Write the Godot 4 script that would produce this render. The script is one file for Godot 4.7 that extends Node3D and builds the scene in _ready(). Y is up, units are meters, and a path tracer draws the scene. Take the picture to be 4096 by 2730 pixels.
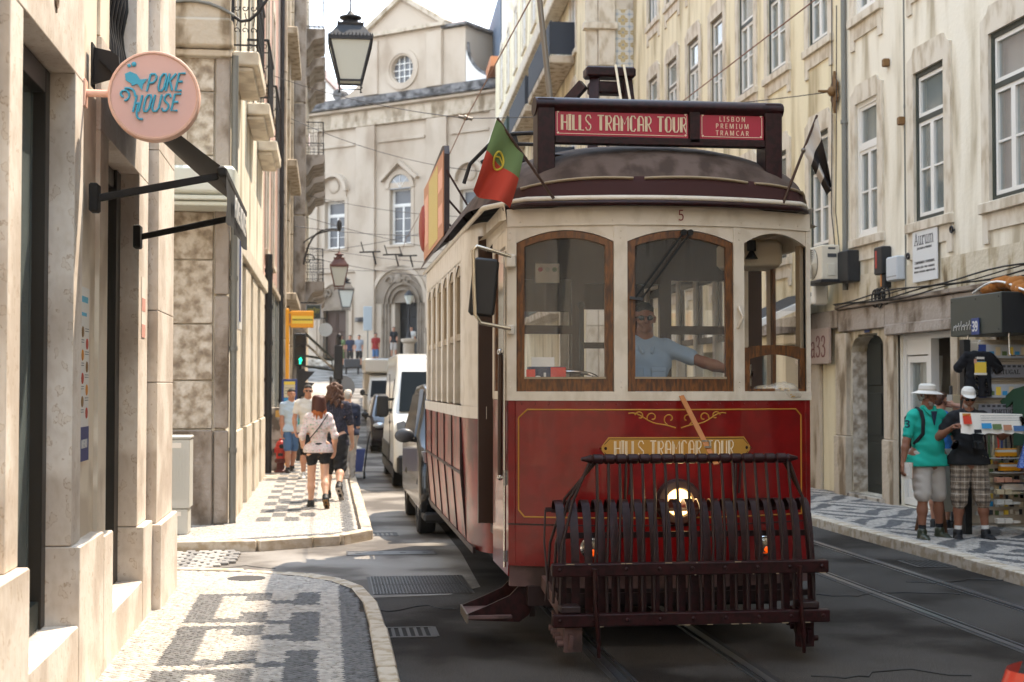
extends Node3D
const RAIL_Y := -0.12

class MB:
	var v := PackedVector3Array()
	var n := PackedVector3Array()
	var t := PackedVector2Array()
	var c := PackedColorArray()
	var ix := PackedInt32Array()
	var col := Color.WHITE
	var x := Transform3D.IDENTITY
	func at(pos: Vector3, b := Basis.IDENTITY) -> MB:
		x = Transform3D(b, pos)
		return self
	func add(p: Vector3, nn: Vector3, uv := Vector2.ZERO) -> int:
		v.append(x * p)
		n.append((x.basis * nn).normalized())
		t.append(uv)
		c.append(col)
		return v.size() - 1
	func face(i: int, j: int, k: int) -> void:
		var g := (v[j] - v[i]).cross(v[k] - v[i])
		if g.dot(n[i] + n[j] + n[k]) > 0.0:
			ix.append_array([i, k, j])
		else:
			ix.append_array([i, j, k])
	func quad(a: Vector3, b: Vector3, d: Vector3, e: Vector3, nn := Vector3.ZERO) -> void:
		if nn == Vector3.ZERO:
			nn = (d - a).cross(e - b).normalized()
		var i := add(a, nn, Vector2(0, 1))
		add(b, nn, Vector2(1, 1))
		add(d, nn, Vector2(1, 0))
		add(e, nn, Vector2(0, 0))
		face(i, i + 1, i + 2)
		face(i, i + 2, i + 3)
	func box(ctr: Vector3, s: Vector3, b := Basis.IDENTITY) -> void:
		var h := s * 0.5
		for ax in 3:
			for sg in [-1.0, 1.0]:
				var nn := Vector3.ZERO
				nn[ax] = sg
				var u := Vector3.ZERO
				var w := Vector3.ZERO
				u[(ax + 1) % 3] = h[(ax + 1) % 3]
				w[(ax + 2) % 3] = h[(ax + 2) % 3]
				var f: Vector3 = nn * h[ax]
				quad(ctr + b * (f - u - w), ctr + b * (f + u - w), ctr + b * (f + u + w), ctr + b * (f - u + w), b * nn)
	func span(a: Vector3, b: Vector3) -> void:
		box((a + b) * 0.5, (b - a).abs())
	func rspan(a: Vector3, b: Vector3, r: float) -> void:
		rbox((a + b) * 0.5, (b - a).abs(), r)
	func rbox(ctr: Vector3, s: Vector3, r: float, b := Basis.IDENTITY) -> void:
		var h := s * 0.5
		r = minf(r, minf(h.x, minf(h.y, h.z)) * 0.95)
		var id := {}
		for sx in [-1, 1]:
			for sy in [-1, 1]:
				for sz in [-1, 1]:
					var sg := Vector3(sx, sy, sz)
					for ax in 3:
						var p := sg * (h - Vector3(r, r, r))
						p[ax] = sg[ax] * h[ax]
						var nn := Vector3.ZERO
						nn[ax] = sg[ax]
						id[[sx, sy, sz, ax]] = add(ctr + b * p, b * nn)
		for ax in 3:
			var u := (ax + 1) % 3
			var w := (ax + 2) % 3
			for sg in [-1, 1]:
				var k := []
				for q in [[-1, -1], [1, -1], [1, 1], [-1, 1]]:
					var e := [0, 0, 0]
					e[ax] = sg
					e[u] = q[0]
					e[w] = q[1]
					k.append(id[[e[0], e[1], e[2], ax]])
				face(k[0], k[1], k[2])
				face(k[0], k[2], k[3])
			for su in [-1, 1]:
				for sw in [-1, 1]:
					var k := []
					for sa in [-1, 1]:
						var e := [0, 0, 0]
						e[ax] = sa
						e[u] = su
						e[w] = sw
						k.append(id[[e[0], e[1], e[2], u]])
						k.append(id[[e[0], e[1], e[2], w]])
					face(k[0], k[1], k[3])
					face(k[0], k[3], k[2])
		for sx in [-1, 1]:
			for sy in [-1, 1]:
				for sz in [-1, 1]:
					face(id[[sx, sy, sz, 0]], id[[sx, sy, sz, 1]], id[[sx, sy, sz, 2]])
	func bar(a: Vector3, b: Vector3, w: float, h: float, up := Vector3.UP, r := 0.0) -> void:
		var z := (b - a).normalized()
		if absf(z.dot(up)) > 0.99:
			up = Vector3.BACK if absf(z.z) < 0.9 else Vector3.RIGHT
		var xx := up.cross(z).normalized()
		var bs := Basis(xx, z.cross(xx), z)
		if r > 0.0:
			rbox((a + b) * 0.5, Vector3(w, h, a.distance_to(b)), r, bs)
		else:
			box((a + b) * 0.5, Vector3(w, h, a.distance_to(b)), bs)
	func grid(rows: Array, closed := false, flip := false, uvs := false) -> void:
		var nr := rows.size()
		var nc: int = rows[0].size()
		var base := v.size()
		for i in nr:
			for j in nc:
				var pv: Vector3 = rows[i][j]
				var a: Vector3 = rows[mini(i + 1, nr - 1)][j] - rows[maxi(i - 1, 0)][j]
				var jb := (j + 1) % nc if closed else mini(j + 1, nc - 1)
				var ja := (j - 1 + nc) % nc if closed else maxi(j - 1, 0)
				var b: Vector3 = rows[i][jb] - rows[i][ja]
				var nn := a.cross(b)
				if nn.length_squared() < 1e-14:
					var i2 := clampi(i, 1, nr - 2)
					b = rows[i2][jb] - rows[i2][ja]
					nn = a.cross(b)
				add(pv, (-nn if flip else nn), Vector2(float(j) / maxi(nc - 1, 1), float(i) / maxi(nr - 1, 1)))
		for i in nr - 1:
			for j in (nc if closed else nc - 1):
				var j2 := (j + 1) % nc
				var p := base + i * nc + j
				var q := base + i * nc + j2
				face(p, q, q + nc)
				face(p, q + nc, p + nc)
	func cap(ring: Array, nn: Vector3) -> void:
		var ctr := Vector3.ZERO
		for p in ring:
			ctr += p
		var i0 := add(ctr / ring.size(), nn)
		for p in ring:
			add(p, nn)
		for k in ring.size():
			face(i0, i0 + 1 + k, i0 + 1 + (k + 1) % ring.size())
	func tube(pts: Array, rad, sides := 8, capped := true, sq := Vector2.ONE) -> void:
		var rows := []
		var prev := Vector3.UP
		for i in pts.size():
			var d: Vector3 = (pts[mini(i + 1, pts.size() - 1)] - pts[maxi(i - 1, 0)]).normalized()
			if i == 0 and absf(d.dot(prev)) > 0.95:
				prev = Vector3.RIGHT
			var u := (prev - d * prev.dot(d)).normalized()
			var w := d.cross(u)
			prev = u
			var r: float = rad[i] if rad is Array else rad
			var row := []
			for k in sides:
				var a := TAU * k / sides
				row.append(pts[i] + (u * cos(a) * sq.x + w * sin(a) * sq.y) * r)
			rows.append(row)
		grid(rows, true, true)
		if capped:
			cap(rows[0], (pts[0] - pts[1]).normalized())
			cap(rows[-1], (pts[-1] - pts[-2]).normalized())
	func cyl(a: Vector3, b: Vector3, r0: float, r1 := -1.0, sides := 12) -> void:
		tube([a, b], [r0, r0 if r1 < 0.0 else r1], sides)
	func lathe(prof: Array, sides := 16, sq := Vector2.ONE, ang0 := 0.0) -> void:
		for s in prof.size() - 1:
			var p: Vector2 = prof[s]
			var q: Vector2 = prof[s + 1]
			var d := q - p
			if d.length() < 1e-6:
				continue
			var nn := Vector2(d.y, -d.x).normalized()
			var base := v.size()
			for k in sides + 1:
				var a := TAU * k / sides + ang0
				var cs := Vector3(cos(a) * sq.x, 0, sin(a) * sq.y)
				add(cs * p.x + Vector3.UP * p.y, Vector3(cos(a) * nn.x, nn.y, sin(a) * nn.x))
				add(cs * q.x + Vector3.UP * q.y, Vector3(cos(a) * nn.x, nn.y, sin(a) * nn.x))
			for k in sides:
				var i := base + k * 2
				if p.x > 1e-5:
					face(i, i + 2, i + 1)
				if q.x > 1e-5:
					face(i + 1, i + 2, i + 3)
	func flathe(prof: Array, sides: int, ang0 := 0.0) -> void:
		for s in prof.size() - 1:
			var p: Vector2 = prof[s]
			var q: Vector2 = prof[s + 1]
			for k in sides:
				var a := TAU * k / sides + ang0
				var b := TAU * (k + 1) / sides + ang0
				var ca := Vector3(cos(a), 0, sin(a))
				var cb := Vector3(cos(b), 0, sin(b))
				var mid := (ca + cb).normalized()
				var nn := (mid * (q.y - p.y) + Vector3.UP * (p.x - q.x) * cos(PI / sides)).normalized()
				quad(ca * p.x + Vector3.UP * p.y, cb * p.x + Vector3.UP * p.y, cb * q.x + Vector3.UP * q.y, ca * q.x + Vector3.UP * q.y, nn)
	func ball(ctr: Vector3, r: Vector3, seg := 10) -> void:
		var base := v.size()
		var rg := seg / 2 + 1
		for i in rg + 1:
			var th := PI * i / rg
			for j in seg + 1:
				var ph := TAU * j / seg
				var d := Vector3(sin(th) * cos(ph), cos(th), sin(th) * sin(ph))
				add(ctr + d * r, d / r, Vector2(float(j) / seg, float(i) / rg))
		for i in rg:
			for j in seg:
				var p := base + i * (seg + 1) + j
				if i > 0:
					face(p, p + 1, p + seg + 1)
				if i < rg - 1:
					face(p + 1, p + seg + 2, p + seg + 1)
	func prism(poly: PackedVector2Array, z0: float, z1: float, back := true) -> void:
		var tr := Geometry2D.triangulate_polygon(poly)
		var lo := Vector2(1e9, 1e9)
		var hi := -lo
		for p in poly:
			lo = lo.min(p)
			hi = hi.max(p)
		for s in ([1.0, -1.0] if back else [1.0]):
			var base := v.size()
			for p in poly:
				add(Vector3(p.x, p.y, z1 if s > 0 else z0), Vector3(0, 0, s), Vector2((p.x - lo.x) / (hi.x - lo.x), (hi.y - p.y) / (hi.y - lo.y)))
			for k in tr.size() / 3:
				face(base + tr[k * 3], base + tr[k * 3 + 1], base + tr[k * 3 + 2])
		var cw := Geometry2D.is_polygon_clockwise(poly)
		for k in poly.size():
			var a := poly[k]
			var b := poly[(k + 1) % poly.size()]
			var nn := Vector3(b.y - a.y, a.x - b.x, 0).normalized() * (-1.0 if cw else 1.0)
			quad(Vector3(a.x, a.y, z0), Vector3(b.x, b.y, z0), Vector3(b.x, b.y, z1), Vector3(a.x, a.y, z1), nn)
	func join(o: MB) -> void:
		var base := v.size()
		for k in o.v.size():
			v.append(x * o.v[k])
			n.append((x.basis * o.n[k]).normalized())
		t.append_array(o.t)
		c.append_array(o.c)
		for k in o.ix:
			ix.append(base + k)
	func mesh() -> ArrayMesh:
		var a := []
		a.resize(Mesh.ARRAY_MAX)
		a[Mesh.ARRAY_VERTEX] = v
		a[Mesh.ARRAY_NORMAL] = n
		a[Mesh.ARRAY_TEX_UV] = t
		a[Mesh.ARRAY_COLOR] = c
		a[Mesh.ARRAY_INDEX] = ix
		var m := ArrayMesh.new()
		if v.size():
			m.add_surface_from_arrays(Mesh.PRIMITIVE_TRIANGLES, a)
		return m

var taken := {}
var mt := {}
var rng := RandomNumberGenerator.new()

func numbered(called: String, parent: Node) -> String:
	var key := "%d/%s" % [parent.get_instance_id(), called]
	var k: int = taken.get(key, 0)
	taken[key] = k + 1
	return called if k == 0 else "%s_%03d" % [called, k]

func put(called: String, shape, m: Material, parent: Node = self) -> MeshInstance3D:
	var o := MeshInstance3D.new()
	o.name = numbered(called, parent)
	o.mesh = shape.mesh() if shape is MB else shape
	o.material_override = null
	for s in o.mesh.get_surface_count():
		o.set_surface_override_material(s, m)
	parent.add_child(o, true)
	return o

func tag(o: Node, label: String, category: String, group := "") -> Node:
	o.set_meta("label", label)
	o.set_meta("category", category)
	if group:
		o.set_meta("group", group)
	return o

func thing(called: String, label: String, category: String, pos := Vector3.ZERO, turn := 0.0, group := "") -> Node3D:
	var o := Node3D.new()
	o.name = numbered(called, self)
	add_child(o, true)
	o.position = pos
	o.rotation.y = turn
	tag(o, label, category, group)
	return o

func part(called: String, parent: Node, pos := Vector3.ZERO) -> Node3D:
	var o := Node3D.new()
	o.name = numbered(called, parent)
	o.position = pos
	parent.add_child(o, true)
	return o

func struct(called: String, shape, m: Material) -> MeshInstance3D:
	var o := put(called, shape, m)
	o.set_meta("kind", "structure")
	return o

func dup(src: Node3D, label: String, pos: Vector3, turn := 0.0) -> Node3D:
	var stem := String(src.name).rstrip("0123456789").trim_suffix("_")
	var o: Node3D = src.duplicate()
	o.name = numbered(stem, self)
	add_child(o, true)
	o.position = pos
	o.rotation.y = turn
	o.set_meta("label", label)
	return o

func ntex(sd: int, freq: float, cols: Array, offs: Array, kind := FastNoiseLite.TYPE_SIMPLEX_SMOOTH, oct := 5, fractal := FastNoiseLite.FRACTAL_FBM, size := 512) -> NoiseTexture2D:
	var f := FastNoiseLite.new()
	f.seed = sd
	f.noise_type = kind
	f.frequency = freq
	f.fractal_type = fractal
	f.fractal_octaves = oct
	var g := Gradient.new()
	g.offsets = PackedFloat32Array(offs)
	g.colors = PackedColorArray(cols)
	var tx := NoiseTexture2D.new()
	tx.width = size
	tx.height = size
	tx.seamless = true
	tx.noise = f
	tx.color_ramp = g
	return tx

func mat(called: String, col, rough := 0.8, o := {}) -> StandardMaterial3D:
	var m := StandardMaterial3D.new()
	m.resource_name = called
	m.albedo_color = Color(col) if col is String else col
	m.roughness = rough
	m.metallic = o.get("metal", 0.0)
	m.metallic_specular = o.get("spec", 0.5)
	if o.has("tex"):
		m.albedo_texture = o.tex
		if not o.get("uv", false):
			m.uv1_triplanar = true
			m.uv1_world_triplanar = o.get("world", true)
		m.uv1_scale = o.get("scale", Vector3.ONE)
	if o.has("bump"):
		m.heightmap_enabled = true
		m.heightmap_texture = o.bump
		m.heightmap_scale = o.get("bumpcm", 0.5)
		if not o.has("tex"):
			m.uv1_triplanar = true
			m.uv1_world_triplanar = o.get("world", true)
			m.uv1_scale = o.get("scale", Vector3.ONE)
	if o.has("rtex"):
		m.roughness_texture = o.rtex
	if o.has("detail"):
		m.detail_enabled = true
		m.detail_albedo = o.detail
		m.detail_blend_mode = BaseMaterial3D.BLEND_MODE_MUL
		m.detail_uv_layer = BaseMaterial3D.DETAIL_UV_2
		m.uv2_triplanar = true
		m.uv2_world_triplanar = true
		m.uv2_scale = o.get("dscale", Vector3.ONE * 0.2)
	if o.get("vc", false):
		m.vertex_color_use_as_albedo = true
	if o.has("coat"):
		m.clearcoat_enabled = true
		m.clearcoat = o.coat
		m.clearcoat_roughness = o.get("coatr", 0.1)
	if o.has("glow"):
		m.emission_enabled = true
		m.emission = Color(o.glow)
		m.emission_energy_multiplier = o.get("power", 1.0)
	if o.has("alpha"):
		m.transparency = BaseMaterial3D.TRANSPARENCY_ALPHA
		m.albedo_color.a = o.alpha
	if o.has("back"):
		m.backlight_enabled = true
		m.backlight = Color(o.back)
	if o.has("rim"):
		m.rim_enabled = true
		m.rim = o.rim
	mt[called] = m
	return m

func words_mesh(txt: String, size: float, bold := false, font := "Droid Sans", depth := 0.004) -> TextMesh:
	var f := SystemFont.new()
	f.font_names = PackedStringArray([font])
	if bold:
		f.font_weight = 700
	var m := TextMesh.new()
	m.text = txt
	m.font = f
	m.font_size = 64
	m.pixel_size = size / 64.0
	m.depth = depth
	return m

func write(called: String, txt: String, size: float, m: Material, parent: Node, pos: Vector3, turn := 0.0, bold := false, font := "Droid Sans", squeeze := 1.0) -> MeshInstance3D:
	var o := put(called, words_mesh(txt, size, bold, font), m, parent)
	o.position = pos
	o.rotation.y = turn
	o.scale = Vector3(squeeze, 1, 1)
	return o

func bez(a: Vector3, b: Vector3, c: Vector3, d: Vector3, k := 8) -> Array:
	var out := []
	for i in k + 1:
		out.append(a.bezier_interpolate(b, c, d, float(i) / k))
	return out

func sag(a: Vector3, b: Vector3, drop: float, k := 10) -> Array:
	var out := []
	for i in k + 1:
		var f := float(i) / k
		out.append(a.lerp(b, f) + Vector3.DOWN * drop * 4.0 * f * (1.0 - f))
	return out

func spiral(ctr: Vector3, u: Vector3, w: Vector3, r0: float, r1: float, a0: float, a1: float, k := 14) -> Array:
	var out := []
	for i in k + 1:
		var f := float(i) / k
		var a := lerpf(a0, a1, f)
		out.append(ctr + (u * cos(a) + w * sin(a)) * lerpf(r0, r1, f))
	return out

func P(a: Array) -> PackedVector2Array:
	var out := PackedVector2Array()
	for k in a.size() / 2:
		out.append(Vector2(a[k * 2], a[k * 2 + 1]))
	return out

func _ready() -> void:
	rng.seed = 7
	var cam := Camera3D.new()
	var lens := CameraAttributesPhysical.new()
	lens.frustum_focal_length = 50.0
	lens.frustum_focus_distance = 10.2
	lens.frustum_near = 0.1
	lens.frustum_far = 600.0
	lens.exposure_aperture = 3.5
	cam.attributes = lens
	cam.fov = 26.98
	cam.near = 0.1
	cam.far = 600.0
	cam.position = Vector3(0, 1.75, 0)
	cam.rotation_degrees = Vector3(1.81, -7.41, 0)
	add_child(cam)
	cam.current = true
	var env := Environment.new()
	env.background_mode = Environment.BG_SKY
	var sky := Sky.new()
	var sm := ProceduralSkyMaterial.new()
	sm.sky_top_color = Color(0.57, 0.645, 0.735)
	sm.sky_horizon_color = Color(0.88, 0.888, 0.90)
	sm.sky_curve = 0.22
	sm.sky_energy_multiplier = 1.55
	sm.ground_bottom_color = Color(0.45, 0.42, 0.38)
	sm.ground_horizon_color = Color(0.75, 0.76, 0.76)
	sm.sun_angle_max = 1.0
	sky.sky_material = sm
	env.sky = sky
	env.tonemap_mode = Environment.TONE_MAPPER_LINEAR
	env.tonemap_exposure = 2.3
	env.fog_enabled = true
	env.fog_light_color = Color(0.9, 0.87, 0.82)
	env.fog_density = 0.0006
	env.sdfgi_enabled = true
	env.ssao_enabled = true
	env.ssil_enabled = true
	var we := WorldEnvironment.new()
	we.environment = env
	add_child(we)
	var sun := DirectionalLight3D.new()
	sun.light_energy = 1.3
	sun.light_color = Color(1.0, 0.935, 0.85)
	sun.light_angular_distance = 0.5
	sun.shadow_enabled = true
	add_child(sun)
	sun.look_at_from_position(Vector3(1.0, 2.5, -1.05), Vector3.ZERO)
	materials()
	ground()
	near_shop()
	old_house_row()
	church()
	plaster_houses()
	tram()
	cars()
	street_furniture()
	souvenir_stall()
	wires_and_lamps()
	people()

func materials() -> void:
	var soft := ntex(1, 0.006, [Color(0.88, 0.86, 0.84), Color(1, 1, 1)], [0.3, 0.62])
	var rough_h := ntex(4, 0.02, [Color.BLACK, Color.WHITE], [0.2, 0.8], FastNoiseLite.TYPE_SIMPLEX_SMOOTH, 6)
	var vein := ntex(2, 0.012, [Color("e2d5c4"), Color("ebe0d3"), Color("f0e6da"), Color("efe5d8"), Color("bfa88f"), Color("ebdfd0")], [0.0, 0.3, 0.55, 0.695, 0.715, 0.74], FastNoiseLite.TYPE_SIMPLEX_SMOOTH, 5, FastNoiseLite.FRACTAL_FBM, 1024)
	mat("limestone", Color.WHITE, 0.55, {"tex": vein, "scale": Vector3(0.9, 0.55, 0.9), "bump": rough_h, "bumpcm": 0.12, "detail": soft, "dscale": Vector3.ONE * 0.35})
	mat("limestone_cream", "ecdfca", 0.7, {"detail": soft, "dscale": Vector3.ONE * 0.4})
	var grime := ntex(3, 0.008, [Color("8b7b69"), Color("ab9c88"), Color("c0b3a1"), Color("d0c5b5")], [0.15, 0.4, 0.55, 0.75], FastNoiseLite.TYPE_SIMPLEX_SMOOTH, 6, FastNoiseLite.FRACTAL_FBM, 1024)
	mat("weathered_stone", Color.WHITE, 0.9, {"tex": grime, "scale": Vector3(0.55, 0.55, 0.55), "bump": rough_h, "bumpcm": 1.2})
	mat("old_stone", "c0b19c", 0.9, {"detail": ntex(5, 0.008, [Color(0.66, 0.62, 0.56), Color(0.9, 0.88, 0.85), Color.WHITE], [0.2, 0.4, 0.6]), "dscale": Vector3(0.5, 0.18, 0.5), "bump": rough_h, "bumpcm": 0.5})
	mat("sooty_stone", "a2968a", 0.9, {"detail": ntex(6, 0.01, [Color(0.66, 0.62, 0.57), Color(0.86, 0.84, 0.81), Color.WHITE], [0.22, 0.42, 0.64]), "dscale": Vector3(0.37, 0.2, 0.37), "bump": rough_h, "bumpcm": 0.6})
	var plaster := ntex(7, 0.007, [Color(0.76, 0.73, 0.68), Color(0.94, 0.93, 0.91), Color.WHITE], [0.18, 0.40, 0.6])
	mat("plaster_cream", "e5dcc9", 0.9, {"detail": plaster, "dscale": Vector3(0.41, 0.07, 0.41), "bump": rough_h, "bumpcm": 0.15})
	mat("plaster_yellow", "e4d7b6", 0.9, {"detail": plaster, "dscale": Vector3(0.37, 0.06, 0.37), "bump": rough_h, "bumpcm": 0.15})
	mat("plaster_pink", "c9a596", 0.9, {"detail": plaster, "dscale": Vector3(0.3, 0.1, 0.3)})
	mat("plaster_grey", "d2cabd", 0.9, {"detail": plaster, "dscale": Vector3(0.3, 0.1, 0.3)})
	mat("stained_plaster", "cbbfa8", 0.92, {"detail": ntex(8, 0.012, [Color(0.58, 0.53, 0.45), Color(0.84, 0.81, 0.75), Color.WHITE], [0.2, 0.36, 0.56], FastNoiseLite.TYPE_SIMPLEX_SMOOTH, 6), "dscale": Vector3(0.43, 0.13, 0.43), "bump": rough_h, "bumpcm": 0.4})
	mat("window_stone", "d3c8b6", 0.85, {"detail": ntex(9, 0.01, [Color(0.86, 0.83, 0.79), Color(0.96, 0.95, 0.93), Color.WHITE], [0.2, 0.42, 0.6]), "dscale": Vector3(0.6, 0.3, 0.6)})
	mat("church_stone", "bcac98", 0.85, {"detail": ntex(10, 0.008, [Color(0.84, 0.81, 0.78), Color(0.96, 0.95, 0.94), Color.WHITE], [0.2, 0.42, 0.62]), "dscale": Vector3(0.12, 0.05, 0.12)})
	mat("church_dark", "7d7a78", 0.9, {"detail": ntex(11, 0.012, [Color(0.35, 0.35, 0.36), Color.WHITE], [0.3, 0.65]), "dscale": Vector3(0.3, 0.3, 0.3)})
	mat("church_carving", "8a7c6c", 0.9, {"detail": plaster, "dscale": Vector3(0.3, 0.3, 0.3)})
	var asph := ntex(12, 0.35, [Color(0.14, 0.13, 0.12), Color(0.27, 0.253, 0.238), Color(0.47, 0.45, 0.425)], [0.2, 0.5, 0.85], FastNoiseLite.TYPE_SIMPLEX, 2)
	var patches := ntex(13, 0.006, [Color(0.55, 0.52, 0.49), Color(0.9, 0.89, 0.88), Color(1, 1, 1)], [0.22, 0.45, 0.7])
	mat("asphalt", Color.WHITE, 0.8, {"spec": 0.25, "tex": asph, "scale": Vector3.ONE * 0.6, "detail": patches, "dscale": Vector3.ONE * 0.17, "bump": asph, "bumpcm": 0.9})
	mat("joint_sand", "41372c", 0.95, {"detail": patches, "dscale": Vector3.ONE * 0.5})
	mat("calcada", Color.WHITE, 0.6, {"vc": true, "bump": rough_h, "bumpcm": 0.25, "scale": Vector3.ONE * 4.0})
	mat("kerb_stone", "c4b8a6", 0.8, {"detail": ntex(14, 0.012, [Color(0.86, 0.82, 0.76), Color.WHITE], [0.3, 0.6]), "dscale": Vector3.ONE * 0.8, "bump": rough_h, "bumpcm": 0.3})
	mat("rail_steel", "8d8f94", 0.3, {"metal": 0.9})
	mat("groove", "0d0c0b", 0.9)
	mat("iron_black", "17161a", 0.55)
	mat("iron_green", "1f2a26", 0.6)
	mat("black_frame", "16130f", 0.45)
	mat("door_dark", "0e0d0c", 0.6)
	mat("shop_dark", "1b1815", 0.7)
	mat("glass", Color(0.9, 0.93, 0.92), 0.03, {"alpha": 0.05, "spec": 0.5})
	mat("glass_dim", Color(0.55, 0.6, 0.6), 0.05, {"alpha": 0.45})
	mat("glass_frost", "e9e7df", 0.45, {"back": "a0a098"})
	mat("lamp_glass", "cfd0c6", 0.35, {"back": "808078"})
	mat("curtain", "b9b2a4", 0.9)
	mat("curtain_dark", "4c4a46", 0.9)
	mat("white_paint", "dedad2", 0.5)
	mat("white_enamel", "e9e6df", 0.35)
	mat("green_frame", "2a322c", 0.5)
	mat("sign_pink", "f0c3ae", 0.5)
	mat("sign_face", "efc2b8", 0.45)
	mat("sign_blue", "4fb6d6", 0.5)
	mat("awning_black", "141313", 0.75)
	mat("letter_white", "d9d6cf", 0.6)
	mat("cabinet_grey", "c1c0b8", 0.5)
	mat("concrete", "bcb4a6", 0.85, {"detail": patches, "dscale": Vector3.ONE * 0.8})
	mat("yellow_paint", "f0a012", 0.45)
	mat("yellow_note", "f2cf4c", 0.6)
	mat("navy", "2a3d78", 0.5)
	mat("blue_note", "2f8fc4", 0.6)
	mat("paper", "e9e2d6", 0.8)
	mat("paper_tan", "d9c8a4", 0.8)
	mat("hydrant_red", "c4301f", 0.45)
	mat("hydrant_dark", "5a221a", 0.6)
	mat("signal_green", "0c5a44", 0.3, {"glow": "16f0a8", "power": 1.6})
	mat("dark_lens", "1a1310", 0.3)
	var tiles := ntex(15, 0.05, [Color("8f4a35"), Color("b8674a"), Color("c98262")], [0.2, 0.5, 0.8])
	mat("roof_tile", Color.WHITE, 0.85, {"tex": tiles, "scale": Vector3.ONE * 0.4})
	mat("far_roof", "b99e98", 0.9)
	mat("tram_red", "7a060b", 0.3, {"spec": 0.4, "coat": 0.5, "coatr": 0.06, "detail": ntex(16, 0.02, [Color(0.9, 0.88, 0.87), Color.WHITE], [0.3, 0.6]), "dscale": Vector3.ONE * 0.6})
	mat("tram_side_red", "8c2a24", 0.4, {"coat": 0.5, "coatr": 0.2, "detail": patches, "dscale": Vector3.ONE * 0.6})  # paler, pinker than the front: sheen of the sunlit street put into the colour
	mat("tram_cream", "d9cfbf", 0.4, {"coat": 0.3, "coatr": 0.2, "detail": ntex(17, 0.01, [Color(0.93, 0.92, 0.9), Color.WHITE], [0.25, 0.5]), "dscale": Vector3(0.9, 0.5, 0.9)})
	mat("tram_maroon", "2e0d0f", 0.45, {"spec": 0.35, "coat": 0.1, "coatr": 0.25, "detail": ntex(18, 0.03, [Color(0.7, 0.66, 0.64), Color.WHITE], [0.3, 0.6]), "dscale": Vector3.ONE})
	mat("tram_roof", "64554d", 0.75, {"spec": 0.25, "detail": ntex(19, 0.012, [Color(0.72, 0.7, 0.68), Color.WHITE], [0.3, 0.6]), "dscale": Vector3.ONE * 0.6})
	mat("tram_band", "3e2422", 0.7, {"spec": 0.3})
	mat("tram_apron", "6e5350", 0.7, {"detail": patches, "dscale": Vector3.ONE * 0.7})
	mat("chipped_edge", "9c8a70", 0.8)
	var wood := ntex(20, 0.02, [Color("3c2311"), Color("5a3515"), Color("7a4a1c"), Color("573214")], [0.2, 0.45, 0.65, 0.85], FastNoiseLite.TYPE_SIMPLEX_SMOOTH, 5)
	mat("tram_wood", Color.WHITE, 0.45, {"tex": wood, "scale": Vector3(2.6, 0.5, 2.6), "coat": 0.25, "coatr": 0.25, "world": false})
	mat("inside_wood", "3a2113", 0.5, {"coat": 0.3})
	mat("inside_ceiling", "cfc3ad", 0.6)
	mat("gold", "b8862f", 0.45, {"metal": 0.25})
	mat("plaque_gold", "b98a3c", 0.4, {"metal": 0.2})
	mat("letter_cream", "e8d9bd", 0.5)
	mat("sign_red", "a81f38", 0.4)
	mat("number_red", "7a1518", 0.5)
	mat("chrome", "c9c9c9", 0.15, {"metal": 1.0})
	mat("worn_steel", "7e766c", 0.45, {"metal": 0.7})
	mat("leather", "a9682a", 0.6)
	mat("rubber", "151413", 0.8)
	mat("mirror_black", "1a1817", 0.5)
	mat("lamp_warm", "ffe0a8", 0.4, {"glow": "ffc878", "power": 2.4})
	mat("amber", "b8480f", 0.25, {"glow": "ff5a10", "power": 0.5})
	mat("reflector", "d9cdb8", 0.2, {"metal": 0.8})
	mat("flag_green", "5f7548", 0.85, {"back": "343c24"})
	mat("flag_red", "b03a26", 0.85, {"back": "4a1c12"})
	mat("flag_yellow", "c9b23c", 0.8)
	mat("flag_white", "cfc8bf", 0.8, {"back": "706a64"})
	mat("flag_black", "2b2523", 0.8)
	mat("ad_orange", "b9805f", 0.6)
	mat("ad_yellow", "c4ab66", 0.6)
	mat("ad_pale", "dfa488", 0.6)
	mat("van_white", "d9d9d4", 0.3, {"coat": 0.8, "coatr": 0.08})
	mat("car_black", "0b0b0d", 0.25, {"spec": 0.3, "coat": 0.45, "coatr": 0.05})
	mat("car_plum", "241a1d", 0.25, {"spec": 0.3, "coat": 0.5, "coatr": 0.05})
	mat("truck_cream", "d8d1c4", 0.4, {"coat": 0.5})
	mat("plastic_black", "1d1d1e", 0.6)
	mat("plastic_grey", "3a3c40", 0.4)
	mat("car_glass", Color(0.10, 0.12, 0.13), 0.14, {"spec": 0.18})
	mat("headlight", "c9ccd0", 0.1, {"metal": 0.6})
	mat("rim_alloy", "8a8c90", 0.35, {"metal": 0.8})
	mat("bright_red", "d2402c", 0.3, {"coat": 0.6})
	mat("sett_light", "9a968f", 0.75)
	mat("sett_dark", "7d7a76", 0.75)
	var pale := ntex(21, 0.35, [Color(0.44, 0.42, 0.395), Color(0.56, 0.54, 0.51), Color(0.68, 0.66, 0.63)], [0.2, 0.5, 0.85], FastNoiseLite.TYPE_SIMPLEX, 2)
	mat("sunlit_asphalt", Color.WHITE, 0.7, {"tex": pale, "scale": Vector3.ONE * 0.6, "detail": patches, "dscale": Vector3.ONE * 0.17, "bump": pale, "bumpcm": 0.9})  # paler copy of the road asphalt, sunlight put into its colour

func slope(z: float) -> float:
	if z > -34.0:
		return 0.0
	var f := clampf((-34.0 - z) / 44.0, 0.0, 1.0)
	return 2.95 * (f * 0.75 + 0.25 * f * f)

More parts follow.
